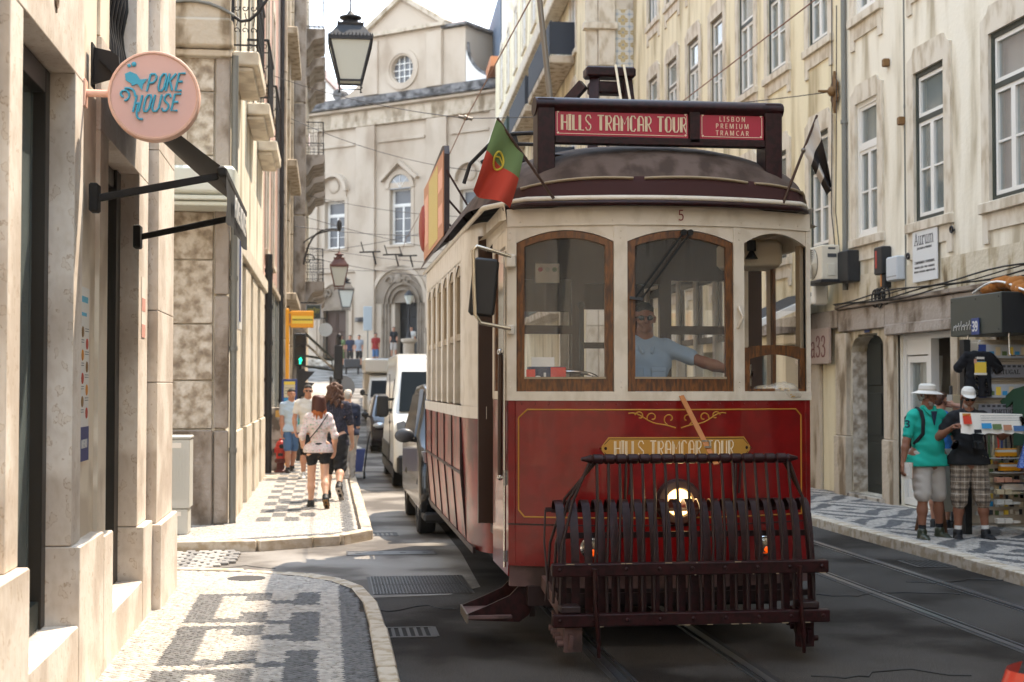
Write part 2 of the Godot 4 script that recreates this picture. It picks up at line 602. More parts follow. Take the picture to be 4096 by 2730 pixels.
func stone(m: MB, p: Vector3, s: float, ang: float, tone: float, dark: bool) -> void:
	var k := Color(0.47, 0.425, 0.37) if not dark else Color(0.12, 0.118, 0.116)
	m.col = Color(k.r * tone, k.g * tone, k.b * tone)
	var top := []
	var low := []
	for q in 4:
		var a := ang + PI * 0.5 * q + rng.randf_range(-0.16, 0.16)
		var r := s * rng.randf_range(0.41, 0.47)
		var d := Vector3(cos(a), 0, sin(a))
		top.append(p + d * r * 0.9 + Vector3.UP * rng.randf_range(-0.0015, 0.0015))
		low.append(p + d * r - Vector3.UP * 0.007)
	m.quad(top[0], top[1], top[2], top[3], (Vector3.UP + Vector3(rng.randf_range(-0.13, 0.13), 0, rng.randf_range(-0.13, 0.13))).normalized())
	for q in 4:
		var q2 := (q + 1) % 4
		var mid: Vector3 = (top[q] + top[q2]) * 0.5 - p
		m.quad(low[q], low[q2], top[q2], top[q], (Vector3(mid.x, s * 0.3, mid.z)).normalized())

func key_pattern(x: float, z: float) -> bool:
	if x > 0.10 and x < 0.30:
		return true
	if x < -1.06 or x > -0.06 or z < -12.25:
		return false
	var t := fposmod(z + 12.25, 1.62)
	if x < -0.84:
		return t < 1.48
	if x < -0.44:
		if t < 0.16 or (t > 1.30 and t < 1.48):
			return true
		return x > -0.65 and (t < 0.42 or (t > 1.0 and t < 1.48))
	if x < -0.25:
		return (t > 0.42 and t < 0.62) or (t > 1.42 and t < 1.6)
	return t < 0.7 or t > 1.05

func checker_pattern(x: float, z: float) -> bool:
	if x > 0.2 and x < 0.33:
		return true
	if x < -0.92 or x > -0.16 or z > -18.7:
		return z > -17.15 + x * -0.5 and z < -16.95 - x * 0.5
	var i := int(floor((x + 0.92) / 0.19))
	var j := int(floor((-z - 18.7) / 0.62))
	return (i + j) % 2 == 0

func wave_pattern(x: float, z: float) -> bool:
	var u := absf(x - 7.35)
	var w := absf(fposmod(z + 13.0, 2.6) - 1.3)
	var d := u * 0.95 + w * 0.72 + 0.07 * sin(w * 5.0)
	return fposmod(d, 0.46) < 0.2 and x > 6.72

func lay_stones(m: MB, poly: PackedVector2Array, s: float, pat: Callable, dirt: float) -> void:
	var lo := Vector2(1e9, 1e9)
	var hi := -lo
	for p in poly:
		lo = lo.min(p)
		hi = hi.max(p)
	var st := s * 1.02
	var n := int((hi.x - lo.x) / st) + 1
	var k := int((hi.y - lo.y) / (st * 0.5)) + 1
	for j in k:
		for i in n:
			var x := lo.x + i * st + (st * 0.5 if j % 2 else 0.0)
			var z := lo.y + j * st * 0.5
			if not Geometry2D.is_point_in_polygon(Vector2(x, z), poly):
				continue
			x += rng.randf_range(-0.1, 0.1) * s
			z += rng.randf_range(-0.1, 0.1) * s
			var tone := rng.randf_range(0.72, 1.15) - (dirt if rng.randf() < 0.12 else 0.0)
			stone(m, Vector3(x, slope(z), z), s, rng.randf_range(-0.08, 0.08), tone, pat.call(x, z))

func slab(poly: PackedVector2Array, y0: float, y1: float) -> MB:
	var m := MB.new()
	m.x = Transform3D(Basis(Vector3(1, 0, 0), Vector3(0, 0, 1), Vector3(0, 1, 0)), Vector3.ZERO)
	m.prism(poly, y0, y1, false)
	return m

func kerb_run(called: String, pts: Array, w: float, top: float, least := 0.45, most := 0.95) -> void:
	var root := part(called, self)
	root.set_meta("kind", "structure")
	var i := 0
	while i < pts.size() - 1:
		var a: Vector2 = pts[i]
		var b: Vector2 = pts[i + 1]
		var left := a.distance_to(b)
		var d := (b - a).normalized()
		var at := 0.0
		while at < left - 0.05:
			var l := minf(rng.randf_range(least, most), left - at)
			if left - at - l < least * 0.5:
				l = left - at
			var m := MB.new()
			var p0 := a + d * (at + 0.004)
			var p1 := a + d * (at + l - 0.004)
			var y := top + rng.randf_range(-0.006, 0.006)
			m.bar(Vector3(p0.x, slope(p0.y) + y - 0.1, p0.y), Vector3(p1.x, slope(p1.y) + y - 0.1 + rng.randf_range(-0.004, 0.004), p1.y), w + rng.randf_range(-0.01, 0.01), 0.2, Vector3.UP, 0.018)
			put("kerb_stone", m, mt.kerb_stone, root)
			at += l
		i += 1

func ground() -> void:
	var m := MB.new()
	var rows := []
	for z in [60.0, 10.0, -10.0, -30.0, -34.0, -40.0, -46.0, -52.0, -58.0, -64.0, -70.0, -78.0, -100.0, -300.0]:
		var r := []
		for x in [-200.0, -30.0, -8.0, 0.0, 8.0, 30.0, 200.0]:
			r.append(Vector3(x, RAIL_Y + slope(z), z))
		rows.append(r)
	m.grid(rows, false, false)
	struct("road", m, mt.asphalt)
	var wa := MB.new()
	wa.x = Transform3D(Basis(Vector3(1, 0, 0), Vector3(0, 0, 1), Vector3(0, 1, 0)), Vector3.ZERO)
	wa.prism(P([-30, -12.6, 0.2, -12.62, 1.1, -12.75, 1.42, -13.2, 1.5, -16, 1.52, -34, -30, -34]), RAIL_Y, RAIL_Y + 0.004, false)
	struct("sunlit_road_sheet", wa, mt.sunlit_asphalt)  # thin sheet over the road with sunlight painted into its colour
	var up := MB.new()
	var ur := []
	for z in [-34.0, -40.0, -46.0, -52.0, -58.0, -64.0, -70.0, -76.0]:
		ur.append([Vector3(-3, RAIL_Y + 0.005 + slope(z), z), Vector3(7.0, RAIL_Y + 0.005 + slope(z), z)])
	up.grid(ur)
	struct("sunlit_road_sheet", up, mt.sunlit_asphalt)  # same painted sunlit tone carried on up the slope
	var out := P([-1.5, -13.94, -0.78, -13.72, -0.2, -13.33, 0.06, -12.95, 0.22, -12.45, 0.29, -11.7, 0.31, -10.43, 0.31, -4.0, -1.5, -4.0])
	struct("pavement", slab(out, -0.2, -0.005), mt.joint_sand)
	var st := MB.new()
	lay_stones(st, P([-1.44, -13.86, -0.78, -13.66, -0.22, -13.28, 0.04, -12.9, 0.19, -12.42, 0.26, -11.7, 0.29, -10.43, 0.29, -7.6, -1.36, -7.6]), 0.06, key_pattern, 0.18)
	var so := struct("paving_cobbles", st, mt.calcada)
	so.set_meta("kind", "stuff")
	kerb_run("kerb", [Vector2(-1.46, -13.99), Vector2(-0.78, -13.78), Vector2(-0.2, -13.4), Vector2(0.1, -13.0), Vector2(0.27, -12.5), Vector2(0.355, -11.7), Vector2(0.375, -10.43), Vector2(0.375, -9.0)], 0.13, 0.005)
	kerb_run("kerb", [Vector2(0.375, -8.98), Vector2(0.375, -5.0)], 0.13, 0.0, 0.16, 0.26)
	var far := P([-30, -16.45, -0.78, -16.45, 0.1, -16.95, 0.42, -17.5, 0.42, -34, -1.4, -34, -1.4, -18.3, -30, -18.3])
	struct("pavement", slab(far, -0.2, -0.005), mt.joint_sand)
	var st2 := MB.new()
	lay_stones(st2, P([-2.0, -16.52, -0.78, -16.52, 0.08, -17.0, 0.36, -17.52, 0.36, -27.0, -1.28, -27.0, -1.28, -18.3, -2.0, -18.3]), 0.06, checker_pattern, 0.18)
	struct("paving_cobbles", st2, mt.calcada).set_meta("kind", "stuff")
	kerb_run("kerb", [Vector2(-3.5, -16.4), Vector2(-0.78, -16.38), Vector2(0.14, -16.9), Vector2(0.49, -17.45), Vector2(0.49, -34.0)], 0.15, 0.005, 0.6, 1.2)
	var sl := MB.new()
	var rr := []
	for z in [-27.0, -34.0, -40.0, -46.0, -52.0, -58.0, -64.0]:
		rr.append([Vector3(-1.4, slope(z) + 0.001, z), Vector3(0.42, slope(z) + 0.001, z), Vector3(0.56, slope(z) + 0.0, z), Vector3(0.56, slope(z) - 0.16, z)])
	sl.grid(rr)
	struct("pavement", sl, mt.concrete)
	var chk := MB.new()
	for j in 26:
		for i in 4:
			if (i + j) % 2 == 0:
				var z0 := -27.1 - j * 0.62
				chk.quad(Vector3(-0.92 + i * 0.19, slope(z0) + 0.005, z0), Vector3(-0.73 + i * 0.19, slope(z0) + 0.005, z0), Vector3(-0.73 + i * 0.19, slope(z0 - 0.62) + 0.005, z0 - 0.62), Vector3(-0.92 + i * 0.19, slope(z0 - 0.62) + 0.005, z0 - 0.62), Vector3.UP)
	struct("paving_pattern", chk, mat("basalt_flat", "5a5c5e", 0.8)).set_meta("kind", "stuff")
	struct("pavement", slab(P([6.58, -70, 8.6, -70, 8.6, 12, 6.62, 12]), -0.2, -0.005), mt.joint_sand)
	var st3 := MB.new()
	lay_stones(st3, P([6.6, -27.0, 8.36, -27.0, 8.36, -12.0, 6.62, -12.0]), 0.062, wave_pattern, 0.2)
	struct("paving_cobbles", st3, mt.calcada).set_meta("kind", "stuff")
	kerb_run("kerb", [Vector2(6.5, -30.0), Vector2(6.55, -10.0)], 0.17, 0.005, 0.6, 1.3)
	kerb_run("kerb", [Vector2(6.55, -10.0), Vector2(6.55, 8.0)], 0.17, 0.005, 1.0, 1.5)
	for x in [1.87, 2.79, 4.9, 5.8]:
		var r := MB.new()
		var w := -1.0 if x in [1.87, 4.9] else 1.0
		r.span(Vector3(x - 0.028, -0.3, -34), Vector3(x + 0.028, RAIL_Y + 0.008, 20))
		r.span(Vector3(x - w * 0.075 - 0.01, -0.3, -34), Vector3(x - w * 0.075 + 0.01, RAIL_Y + 0.006, 20))
		var ra := struct("tram_rail", r, mt.rail_steel)
		var g := MB.new()
		g.span(Vector3(minf(x - w * 0.03, x - w * 0.064), -0.3, -34), Vector3(maxf(x - w * 0.03, x - w * 0.064), RAIL_Y + 0.003, 20))
		put("rail_groove", g, mt.groove, ra)
		var sd := MB.new()
		sd.span(Vector3(x + w * 0.03, -0.3, -34), Vector3(x + w * 0.075, RAIL_Y + 0.004, 20))
		put("rail_edging", sd, mat("bitumen", "2a2827", 0.6), ra)
	var setts := part("sett_paving", self)
	setts.set_meta("kind", "structure")
	for j in 17:
		for i in 16:
			var x := -3.2 + i * 0.142 + (0.07 if j % 2 else 0.0)
			var z := -14.12 - j * 0.131
			if x > -0.98 - 0.18 * sin(j * 0.4):
				continue
			var s := MB.new()
			s.rbox(Vector3(x, RAIL_Y + 0.008 + rng.randf_range(-0.006, 0.006), z), Vector3(0.132 + rng.randf_range(-0.02, 0.004), 0.05, 0.12 + rng.randf_range(-0.012, 0.004)), 0.016, Basis(Vector3.UP, rng.randf_range(-0.08, 0.08)))
			put("sett", s, mt.sett_light if (i * 7 + j * 3) % 3 else mt.sett_dark, setts)
	covers()
	var crk := MB.new()
	for q in [[Vector3(4.2, 0, -15.2), 1.6], [Vector3(5.0, 0, -12.3), 1.3], [Vector3(3.6, 0, -8.9), 1.0], [Vector3(0.75, 0, -12.0), 0.7], [Vector3(-0.95, 0, -14.9), 0.9], [Vector3(6.1, 0, -13.0), 1.2]]:
		var pts := []
		for i in 12:
			pts.append(q[0] + Vector3(q[1] * (i / 11.0 - 0.5) + rng.randf_range(-0.03, 0.03), RAIL_Y + 0.004, rng.randf_range(-0.06, 0.06) + 0.1 * sin(i * 0.7)))
		crk.tube(pts, rng.randf_range(0.004, 0.007), 4)
	struct("road_cracks", crk, mt.bitumen).set_meta("kind", "stuff")

func covers() -> void:
	mat("cover_iron", "565452", 0.45, {"metal": 0.5})
	mat("grate_iron", "45423f", 0.6, {"metal": 0.4})
	var t := thing("utility_cover", "large chequered iron utility cover in the road beside the tram", "utility cover", Vector3(0.86, RAIL_Y, -13.42))
	var f := MB.new()
	f.span(Vector3(-0.47, -0.05, -0.62), Vector3(0.47, 0.004, 0.62))
	put("frame", f, mt.grate_iron, t)
	for s in [-1, 1]:
		var p := MB.new()
		p.span(Vector3(-0.44, -0.05, s * 0.3 - 0.285), Vector3(0.44, 0.009, s * 0.3 + 0.285))
		for i in 29:
			for j in 19:
				var c := Vector3(-0.42 + i * 0.03, 0.011, s * 0.3 - 0.27 + j * 0.03)
				p.box(c, Vector3(0.022, 0.003, 0.008), Basis(Vector3.UP, 0.7 if (i + j) % 2 else -0.7))
		put("cover_plate", p, mt.cover_iron, t)
	var c2 := thing("utility_cover", "low flush iron cover across the road before the black car", "utility cover", Vector3(0.72, RAIL_Y, -16.0))
	var cf := MB.new()
	frame_bars(cf, Rect2(-0.5, -0.2, 1.0, 0.4), 0.02, 0.0, 0.009)
	var cg := MB.new()
	cg.x = Transform3D(Basis(Vector3.RIGHT, -PI / 2), Vector3.ZERO)
	cg.join(cf)
	put("frame", cg, mt.grate_iron, c2)
	blk("cover_plate", c2, Vector3(-0.48, -0.05, -0.18), Vector3(0.48, 0.006, 0.18), mt.cover_iron)
	for k in 4:
		blk("lifting_slot", c2, Vector3(-0.4 + k * 0.25, 0.0055, -0.01), Vector3(-0.34 + k * 0.25, 0.0075, 0.01), mt.groove)
	for q in [["drain_grate", "small iron drain grate at the near kerb below the curved pavement", Vector3(0.62, RAIL_Y, -10.85), 0.2, 0.42], ["drain_grate", "iron drain grate at the kerb by the black car's wheel", Vector3(0.70, RAIL_Y, -18.0), 0.17, 0.38], ["drain_grate", "iron drain grate at the far kerb ahead of the white van", Vector3(0.72, RAIL_Y, -25.2), 0.2, 0.4], ["drain_grate", "iron drain grate against the kerb in front of the two map readers", Vector3(6.25, RAIL_Y, -14.3), 0.2, 0.55]]:
		var g := thing(q[0], q[1], "drain grate", q[2])
		var fr := MB.new()
		for s in [-1, 1]:
			fr.span(Vector3(-q[3], -0.05, s * q[4] * 0.5 - 0.02), Vector3(q[3], 0.008, s * q[4] * 0.5 + 0.02))
			fr.span(Vector3(s * q[3] - 0.02, -0.05, -q[4] * 0.5), Vector3(s * q[3] + 0.02, 0.008, q[4] * 0.5))
		put("frame", fr, mt.grate_iron, g)
		var b := MB.new()
		var n := int(q[3] * 2 / 0.055)
		for i in n:
			b.box(Vector3(-q[3] + (i + 0.5) * 2 * q[3] / n, 0.0, 0), Vector3(0.024, 0.012, q[4] - 0.03))
		put("slats", b, mt.grate_iron, g)
		var h := MB.new()
		h.span(Vector3(-q[3], -0.05, -q[4] * 0.5), Vector3(q[3], -0.012 + 0.013, q[4] * 0.5))
		put("drain_pit", h, mt.groove, g)
	var mh := thing("access_cover", "oval cover set flush in the pale cobbles near the corner", "access cover", Vector3(-0.72, 0.0, -13.2))
	var l := MB.new()
	l.lathe([Vector2(0.18, -0.01), Vector2(0.17, 0.004), Vector2(0, 0.004)], 20)
	put("lid", l, mt.grate_iron, mh)

func blk(called: String, parent: Node, a: Vector3, b: Vector3, m: Material, r := 0.0) -> MeshInstance3D:
	var k := MB.new()
	if r > 0.0:
		k.rspan(a, b, r)
	else:
		k.span(a, b)
	return put(called, k, m, parent)

func near_shop() -> void:
	var t := thing("limestone_shop_building", "pale veined limestone shop front with tall dark openings beside the round pink sign", "building")
	var ls: Material = mt.limestone
	var cream: Material = mt.limestone_cream
	var X := -1.40
	blk("wall", t, Vector3(-9, 3.95, -12.5), Vector3(-1.47, 13, -10.95), cream)
	blk("wall", t, Vector3(-9, -0.1, -12.5), Vector3(-1.47, 3.95, -10.98), cream)
	blk("wall", t, Vector3(-9, -0.1, -9.3), Vector3(-1.43, 13, -8.3), cream)
	blk("wall", t, Vector3(-9, 3.7, -8.3), Vector3(-1.47, 13, 14), cream)
	blk("wall", t, Vector3(-9, -0.1, -6.7), Vector3(-1.45, 3.7, -4.2), cream)
	blk("wall", t, Vector3(-9, -0.1, -2.6), Vector3(-1.45, 3.7, 14), cream)
	blk("wall", t, Vector3(-9, -0.1, -4.2), Vector3(-2.6, 3.7, -2.6), mt.shop_dark)
	blk("wall", t, Vector3(-9, -0.1, -8.3), Vector3(-2.8, 3.7, -6.7), mt.shop_dark)
	blk("wall", t, Vector3(-9, -0.1, -10.98), Vector3(-2.8, 3.95, -9.3), mt.shop_dark)
	blk("wall", t, Vector3(-9, 6.4, -10.95), Vector3(-1.47, 13, -9.3), cream)
	blk("pilaster", t, Vector3(-1.6, 0.92, -6.77), Vector3(X, 3.5, -6.5), ls, 0.008)
	blk("pilaster", t, Vector3(-1.7, 0.92, -5.3), Vector3(-1.37, 12, -4.4), ls, 0.008)
	blk("jamb", t, Vector3(-1.62, 0.865, -8.42), Vector3(X, 3.5, -8.15), ls, 0.006)
	blk("jamb", t, Vector3(-1.75, 0.82, -9.37), Vector3(X, 3.34, -9.05), cream, 0.006)
	blk("jamb", t, Vector3(-1.66, 0.705, -11.42), Vector3(X, 3.34, -10.9), ls, 0.006)
	blk("pilaster", t, Vector3(-1.7, 2.35, -12.62), Vector3(-1.327, 3.62, -11.5), ls, 0.006)
	blk("pilaster", t, Vector3(-1.7, 1.78, -12.62), Vector3(-1.327, 2.346, -11.5), ls, 0.006)
	blk("pilaster", t, Vector3(-1.7, 0.67, -12.62), Vector3(-1.327, 1.776, -11.5), ls, 0.006)
	blk("pilaster", t, Vector3(-1.7, 3.624, -12.62), Vector3(-1.327, 13, -11.5), ls, 0.006)
	blk("lintel", t, Vector3(-1.62, 3.5, -8.42), Vector3(X, 4.02, -6.5), ls, 0.008)
	blk("upper_front", t, Vector3(-1.6, 4.03, -8.42), Vector3(X - 0.012, 12, -6.5), ls, 0.006)
	blk("lintel", t, Vector3(-1.66, 3.34, -11.42), Vector3(X, 3.93, -9.05), ls, 0.008)
	blk("window_jamb", t, Vector3(-1.66, 3.934, -9.42), Vector3(X - 0.01, 6.3, -9.05), cream, 0.006)
	blk("window_jamb", t, Vector3(-1.66, 3.934, -11.42), Vector3(X - 0.01, 6.3, -10.75), ls, 0.006)
	blk("window_head", t, Vector3(-1.66, 6.304, -11.42), Vector3(X - 0.01, 12, -9.05), ls, 0.006)
	blk("plinth", t, Vector3(-1.7, -0.1, -6.77), Vector3(-1.345, 0.92, -4.35), ls, 0.01)
	blk("plinth", t, Vector3(-1.62, -0.1, -9.0), Vector3(-1.352, 0.86, -8.15), ls, 0.01)
	blk("plinth", t, Vector3(-1.75, -0.1, -9.37), Vector3(-1.350, 0.83, -9.003), ls, 0.01)
	blk("plinth", t, Vector3(-1.66, -0.1, -11.45), Vector3(-1.352, 0.70, -10.9), ls, 0.01)
	blk("plinth", t, Vector3(-1.72, -0.1, -12.68), Vector3(-1.285, 0.665, -11.453), ls, 0.012)
	blk("sill", t, Vector3(-1.66, -0.1, -8.148), Vector3(-1.356, 0.425, -6.772), ls, 0.01)
	blk("sill", t, Vector3(-1.7, -0.1, -10.898), Vector3(-1.356, 0.30, -9.372), ls, 0.01)
	var w := part("window", t)
	blk("frame", w, Vector3(-1.62, 0.427, -8.148), Vector3(-1.538, 3.499, -8.03), mt.black_frame, 0.006)
	blk("frame", w, Vector3(-1.66, 3.36, -8.03), Vector3(-1.54, 3.499, -6.772), mt.black_frame, 0.006)
	blk("frame", w, Vector3(-1.66, 0.427, -8.03), Vector3(-1.55, 0.58, -6.772), mt.iron_green, 0.006)
	blk("pane", w, Vector3(-1.615, 0.58, -8.03), Vector3(-1.605, 3.36, -6.772), mt.glass_dim)
	var d := part("door", t)
	blk("frame", d, Vector3(-1.68, 0.302, -10.898), Vector3(-1.538, 3.338, -10.7), mt.black_frame, 0.006)
	blk("frame", d, Vector3(-1.68, 3.2, -10.7), Vector3(-1.56, 3.338, -9.372), mt.black_frame, 0.006)
	blk("pane", d, Vector3(-1.66, 0.302, -10.7), Vector3(-1.65, 3.2, -9.372), mt.glass_dim)
	var g := part("window_grille", t)
	for i in 10:
		var b := MB.new()
		var z := -9.5 - i * 0.135
		var pts := []
		for k in 26:
			pts.append(Vector3(-1.5 + 0.018 * sin(k * 1.25), 3.95 + k * 0.094, z + 0.012 * cos(k * 1.25)))
		b.tube(pts, 0.016, 6)
		put("grille_bar", b, mt.iron_black, g)
	blk("grille_backing", g, Vector3(-1.66, 3.935, -10.745), Vector3(-1.62, 6.3, -9.425), mt.door_dark)
	var mono := MB.new()
	mono.at(Vector3(X + 0.004, 3.80, -7.55), Basis(Vector3.UP, PI / 2))
	mono.tube(spiral(Vector3(-0.035, 0.035, 0), Vector3.RIGHT, Vector3.UP, 0.042, 0.03, 0.4, 5.6), 0.006, 5)
	mono.tube(spiral(Vector3(0.035, 0.035, 0), Vector3.RIGHT, Vector3.UP, 0.042, 0.03, 2.7, -2.5), 0.006, 5)
	mono.tube(spiral(Vector3(0, -0.05, 0), Vector3.RIGHT, Vector3.UP, 0.05, 0.035, 1.5, 7.4), 0.006, 5)
	mono.tube([Vector3(0, 0.1, 0), Vector3(0.01, 0, 0), Vector3(-0.01, -0.12, 0)], 0.006, 5)
	put("monogram", mono, mat("engraving", "8a7763", 0.8), t)
	pink_sign()
	black_awning()
	menu_board()

func pink_sign() -> void:
	var t := thing("shop_sign", "round pink hanging sign with raised blue lettering and a fish emblem", "shop sign", Vector3(-1.005, 3.435, -8.45), 0.02)
	var b := MB.new()
	b.at(Vector3.ZERO, Basis(Vector3.RIGHT, PI / 2))
	b.lathe([Vector2(0, -0.05), Vector2(0.25, -0.05), Vector2(0.262, -0.04), Vector2(0.262, 0.04), Vector2(0.258, 0.05), Vector2(0.247, 0.052), Vector2(0.243, 0.044), Vector2(0.24, 0.044)], 40)
	put("rim", b, mt.sign_pink, t)
	var f := MB.new()
	f.at(Vector3.ZERO, Basis(Vector3.RIGHT, PI / 2))
	f.lathe([Vector2(0.243, 0.0), Vector2(0.243, 0.043), Vector2(0, 0.043)], 40)
	put("face", f, mt.sign_face, t)
	var a := MB.new()
	a.cyl(Vector3(-0.262, 0.012, 0), Vector3(-0.385, 0.012, 0), 0.022, 0.022, 12)
	a.rspan(Vector3(-0.398, -0.07, -0.05), Vector3(-0.384, 0.09, 0.05), 0.003)
	put("wall_arm", a, mt.sign_pink, t)
	var blue: Material = mt.sign_blue
	var z := 0.052
	var strokes := {"P": [[0, 0, 0, 1], [0, 1, 0.35, 1, 0.5, 0.85, 0.5, 0.65, 0.35, 0.5, 0, 0.48]], "O": [[0.1, 0.2, 0.1, 0.8, 0.25, 1, 0.42, 1, 0.55, 0.8, 0.55, 0.2, 0.42, 0, 0.22, 0, 0.1, 0.2]],
		"K": [[0, 0, 0, 1], [0.5, 1, 0.05, 0.48], [0.15, 0.58, 0.5, 0]], "E": [[0.5, 0, 0, 0, 0, 1, 0.5, 1], [0, 0.52, 0.42, 0.52]], "U": [[0, 1, 0, 0.2, 0.15, 0, 0.38, 0, 0.52, 0.2, 0.52, 1]],
		"S": [[0.5, 0.82, 0.4, 1, 0.15, 1, 0.02, 0.82, 0.06, 0.64, 0.44, 0.38, 0.5, 0.2, 0.38, 0, 0.14, 0, 0, 0.18]], "H": [[0.12, 0.0, 0.12, 1.0], [0.12, 0.5, 0.55, 0.5], [0.55, 0.0, 0.55, 1.0]]}
	for line in [["POKE", Vector2(-0.04, 0.022), 0.1, 0.054], ["HOUSE", Vector2(-0.125, -0.1), 0.096, 0.056]]:
		for i in line[0].length():
			var m := MB.new()
			for s in strokes[line[0][i]]:
				var pts := []
				for k in s.size() / 2:
					var q := Vector2(s[k * 2], s[k * 2 + 1]) * Vector2(0.072, line[2])
					q.x += i * line[3] + q.y * 0.22
					q.y += q.x * 0.06
					pts.append(Vector3(line[1].x + q.x, line[1].y + q.y, z))
				m.tube(pts, 0.0068, 6)
			put("letter", m, blue, t)
	var sw := MB.new()
	sw.tube(spiral(Vector3(-0.168, 0.0, z), Vector3.RIGHT, Vector3.UP, 0.012, 0.036, 4.6, -1.5, 16), 0.0066, 6)
	sw.tube(bez(Vector3(-0.165, 0.036, z), Vector3(-0.12, 0.045, z), Vector3(-0.105, 0.02, z), Vector3(-0.105, -0.01, z)), 0.0066, 6)
	sw.tube(bez(Vector3(-0.085, -0.05, z), Vector3(-0.1, -0.1, z), Vector3(-0.105, -0.15, z), Vector3(-0.06, -0.14, z)), 0.0066, 6)
	put("letter_flourish", sw, blue, t)
	var fish := MB.new()
	fish.at(Vector3(-0.112, 0.088, 0), Basis(Vector3.BACK, -0.45).scaled(Vector3(1.35, 1.35, 1.0)))
	fish.prism(P([-0.045, 0.005, -0.03, 0.024, 0.0, 0.026, 0.022, 0.012, 0.048, 0.03, 0.042, 0.0, 0.05, -0.026, 0.02, -0.01, 0.004, -0.028, -0.004, -0.02, -0.03, -0.018]), 0.046, 0.054)
	fish.ball(Vector3(-0.045, 0.045, 0.052), Vector3(0.008, 0.008, 0.005), 8)
	fish.ball(Vector3(-0.03, 0.06, 0.052), Vector3(0.011, 0.011, 0.005), 8)
	put("fish_emblem", fish, blue, t)

func black_awning() -> void:
	var t := thing("folded_awning", "black sloping shop awning on two straight arms with a lettered valance", "awning")
	var arm := MB.new()
	arm.bar(Vector3(-1.38, 2.86, -8.66), Vector3(-0.66, 3.02, -8.74), 0.03, 0.045, Vector3.UP, 0.008)
	arm.rspan(Vector3(-1.40, 2.78, -8.72), Vector3(-1.345, 2.95, -8.6), 0.01)
	put("arm", arm, mt.awning_black, t)
	var arm2 := MB.new()
	arm2.bar(Vector3(-1.38, 2.83, -10.6), Vector3(-0.66, 3.0, -10.66), 0.03, 0.045, Vector3.UP, 0.008)
	arm2.rspan(Vector3(-1.40, 2.75, -10.66), Vector3(-1.345, 2.92, -10.54), 0.01)
	put("arm", arm2, mt.awning_black, t)
	var br := MB.new()
	br.prism(P([-1.40, 3.56, -1.28, 3.6, -1.24, 3.66, -1.25, 3.73, -1.3, 3.76, -1.40, 3.78]), -8.75, -8.71)
	br.span(Vector3(-1.405, 3.54, -8.79), Vector3(-1.395, 3.8, -8.67))
	put("wall_bracket", br, mt.awning_black, t)
	var cl := MB.new()
	var rows := []
	for i in 7:
		var f := i / 6.0
		var r := []
		for z in [-8.68, -9.2, -9.7, -10.2, -10.74]:
			r.append(Vector3(lerpf(-1.36, -0.62, f), lerpf(3.70, 3.06, f) - 0.05 * sin(f * PI) * 0.6, z))
		rows.append(r)
	cl.grid(rows)
	put("canopy", cl, mt.awning_black, t)
	blk("front_bar", t, Vector3(-0.66, 3.0, -10.8), Vector3(-0.60, 3.07, -8.62), mt.awning_black, 0.02)
	var va := MB.new()
	rows = []
	for i in 4:
		var r := []
		for k in 15:
			r.append(Vector3(-0.606 + 0.012 * sin(k * 1.3 + i) * i / 3.0, 3.02 - i * 0.085 - 0.02 * absf(sin(k * 0.9)) * i / 3.0, -8.64 - k * 0.152))
		rows.append(r)
	va.grid(rows)
	put("valance", va, mt.awning_black, t)
	write("lettering", "POKE HOUSE", 0.2, mt.letter_white, t, Vector3(-0.585, 2.89, -9.75), PI / 2, true)

func menu_board() -> void:
	var t := thing("menu_board", "tall narrow white menu board with bowls of food and a blue foot", "menu board", Vector3(-1.43, 1.31, -8.61), PI / 2)
	blk("board", t, Vector3(-0.16, 0, 0), Vector3(0.16, 1.02, 0.015), mt.white_enamel, 0.003)
	blk("blue_foot", t, Vector3(-0.16, 0.0, 0.0145), Vector3(0.16, 0.2, 0.018), mt.navy)
	for i in 8:
		var b := MB.new()
		b.at(Vector3(-0.07 if i % 2 else 0.08, 0.28 + i * 0.068, 0.0155), Basis(Vector3.RIGHT, PI / 2))
		b.lathe([Vector2(0.034, 0), Vector2(0.03, 0.004), Vector2(0, 0.004)], 12)
		put("food_picture", b, mat("food_%d" % (i % 3), ["b9442c", "8d6a35", "d68f2e"][i % 3], 0.6), t)
		for k in 2:
			blk("print_line", t, Vector3(-0.14 if i % 2 == 0 else 0.02, 0.285 + i * 0.068 + k * 0.014, 0.0152), Vector3(-0.02 if i % 2 == 0 else 0.14, 0.289 + i * 0.068 + k * 0.014, 0.0165), mt.plastic_grey)
	blk("heading", t, Vector3(-0.1, 0.93, 0.0152), Vector3(0.1, 0.965, 0.017), mt.sign_blue)
	blk("heading", t, Vector3(-0.1, 0.85, 0.0152), Vector3(0.06, 0.87, 0.017), mt.sign_blue)
	write("lettering", "MENU", 0.07, mt.letter_white, t, Vector3(0, 0.1, 0.018), 0.0, true)
	var n := thing("wall_notice", "small white and red paper notice taped to the stone jamb", "notice", Vector3(-1.40, 2.12, -11.15), PI / 2)
	blk("sheet", n, Vector3(-0.1, 0, 0), Vector3(0.1, 0.46, 0.004), mt.paper)
	blk("red_band", n, Vector3(-0.1, 0.0, 0.0035), Vector3(0.1, 0.1, 0.0055), mat("faded_red", "d9a092", 0.7))
	blk("red_band", n, Vector3(-0.1, 0.2, 0.0035), Vector3(0.1, 0.3, 0.0055), mt.faded_red)

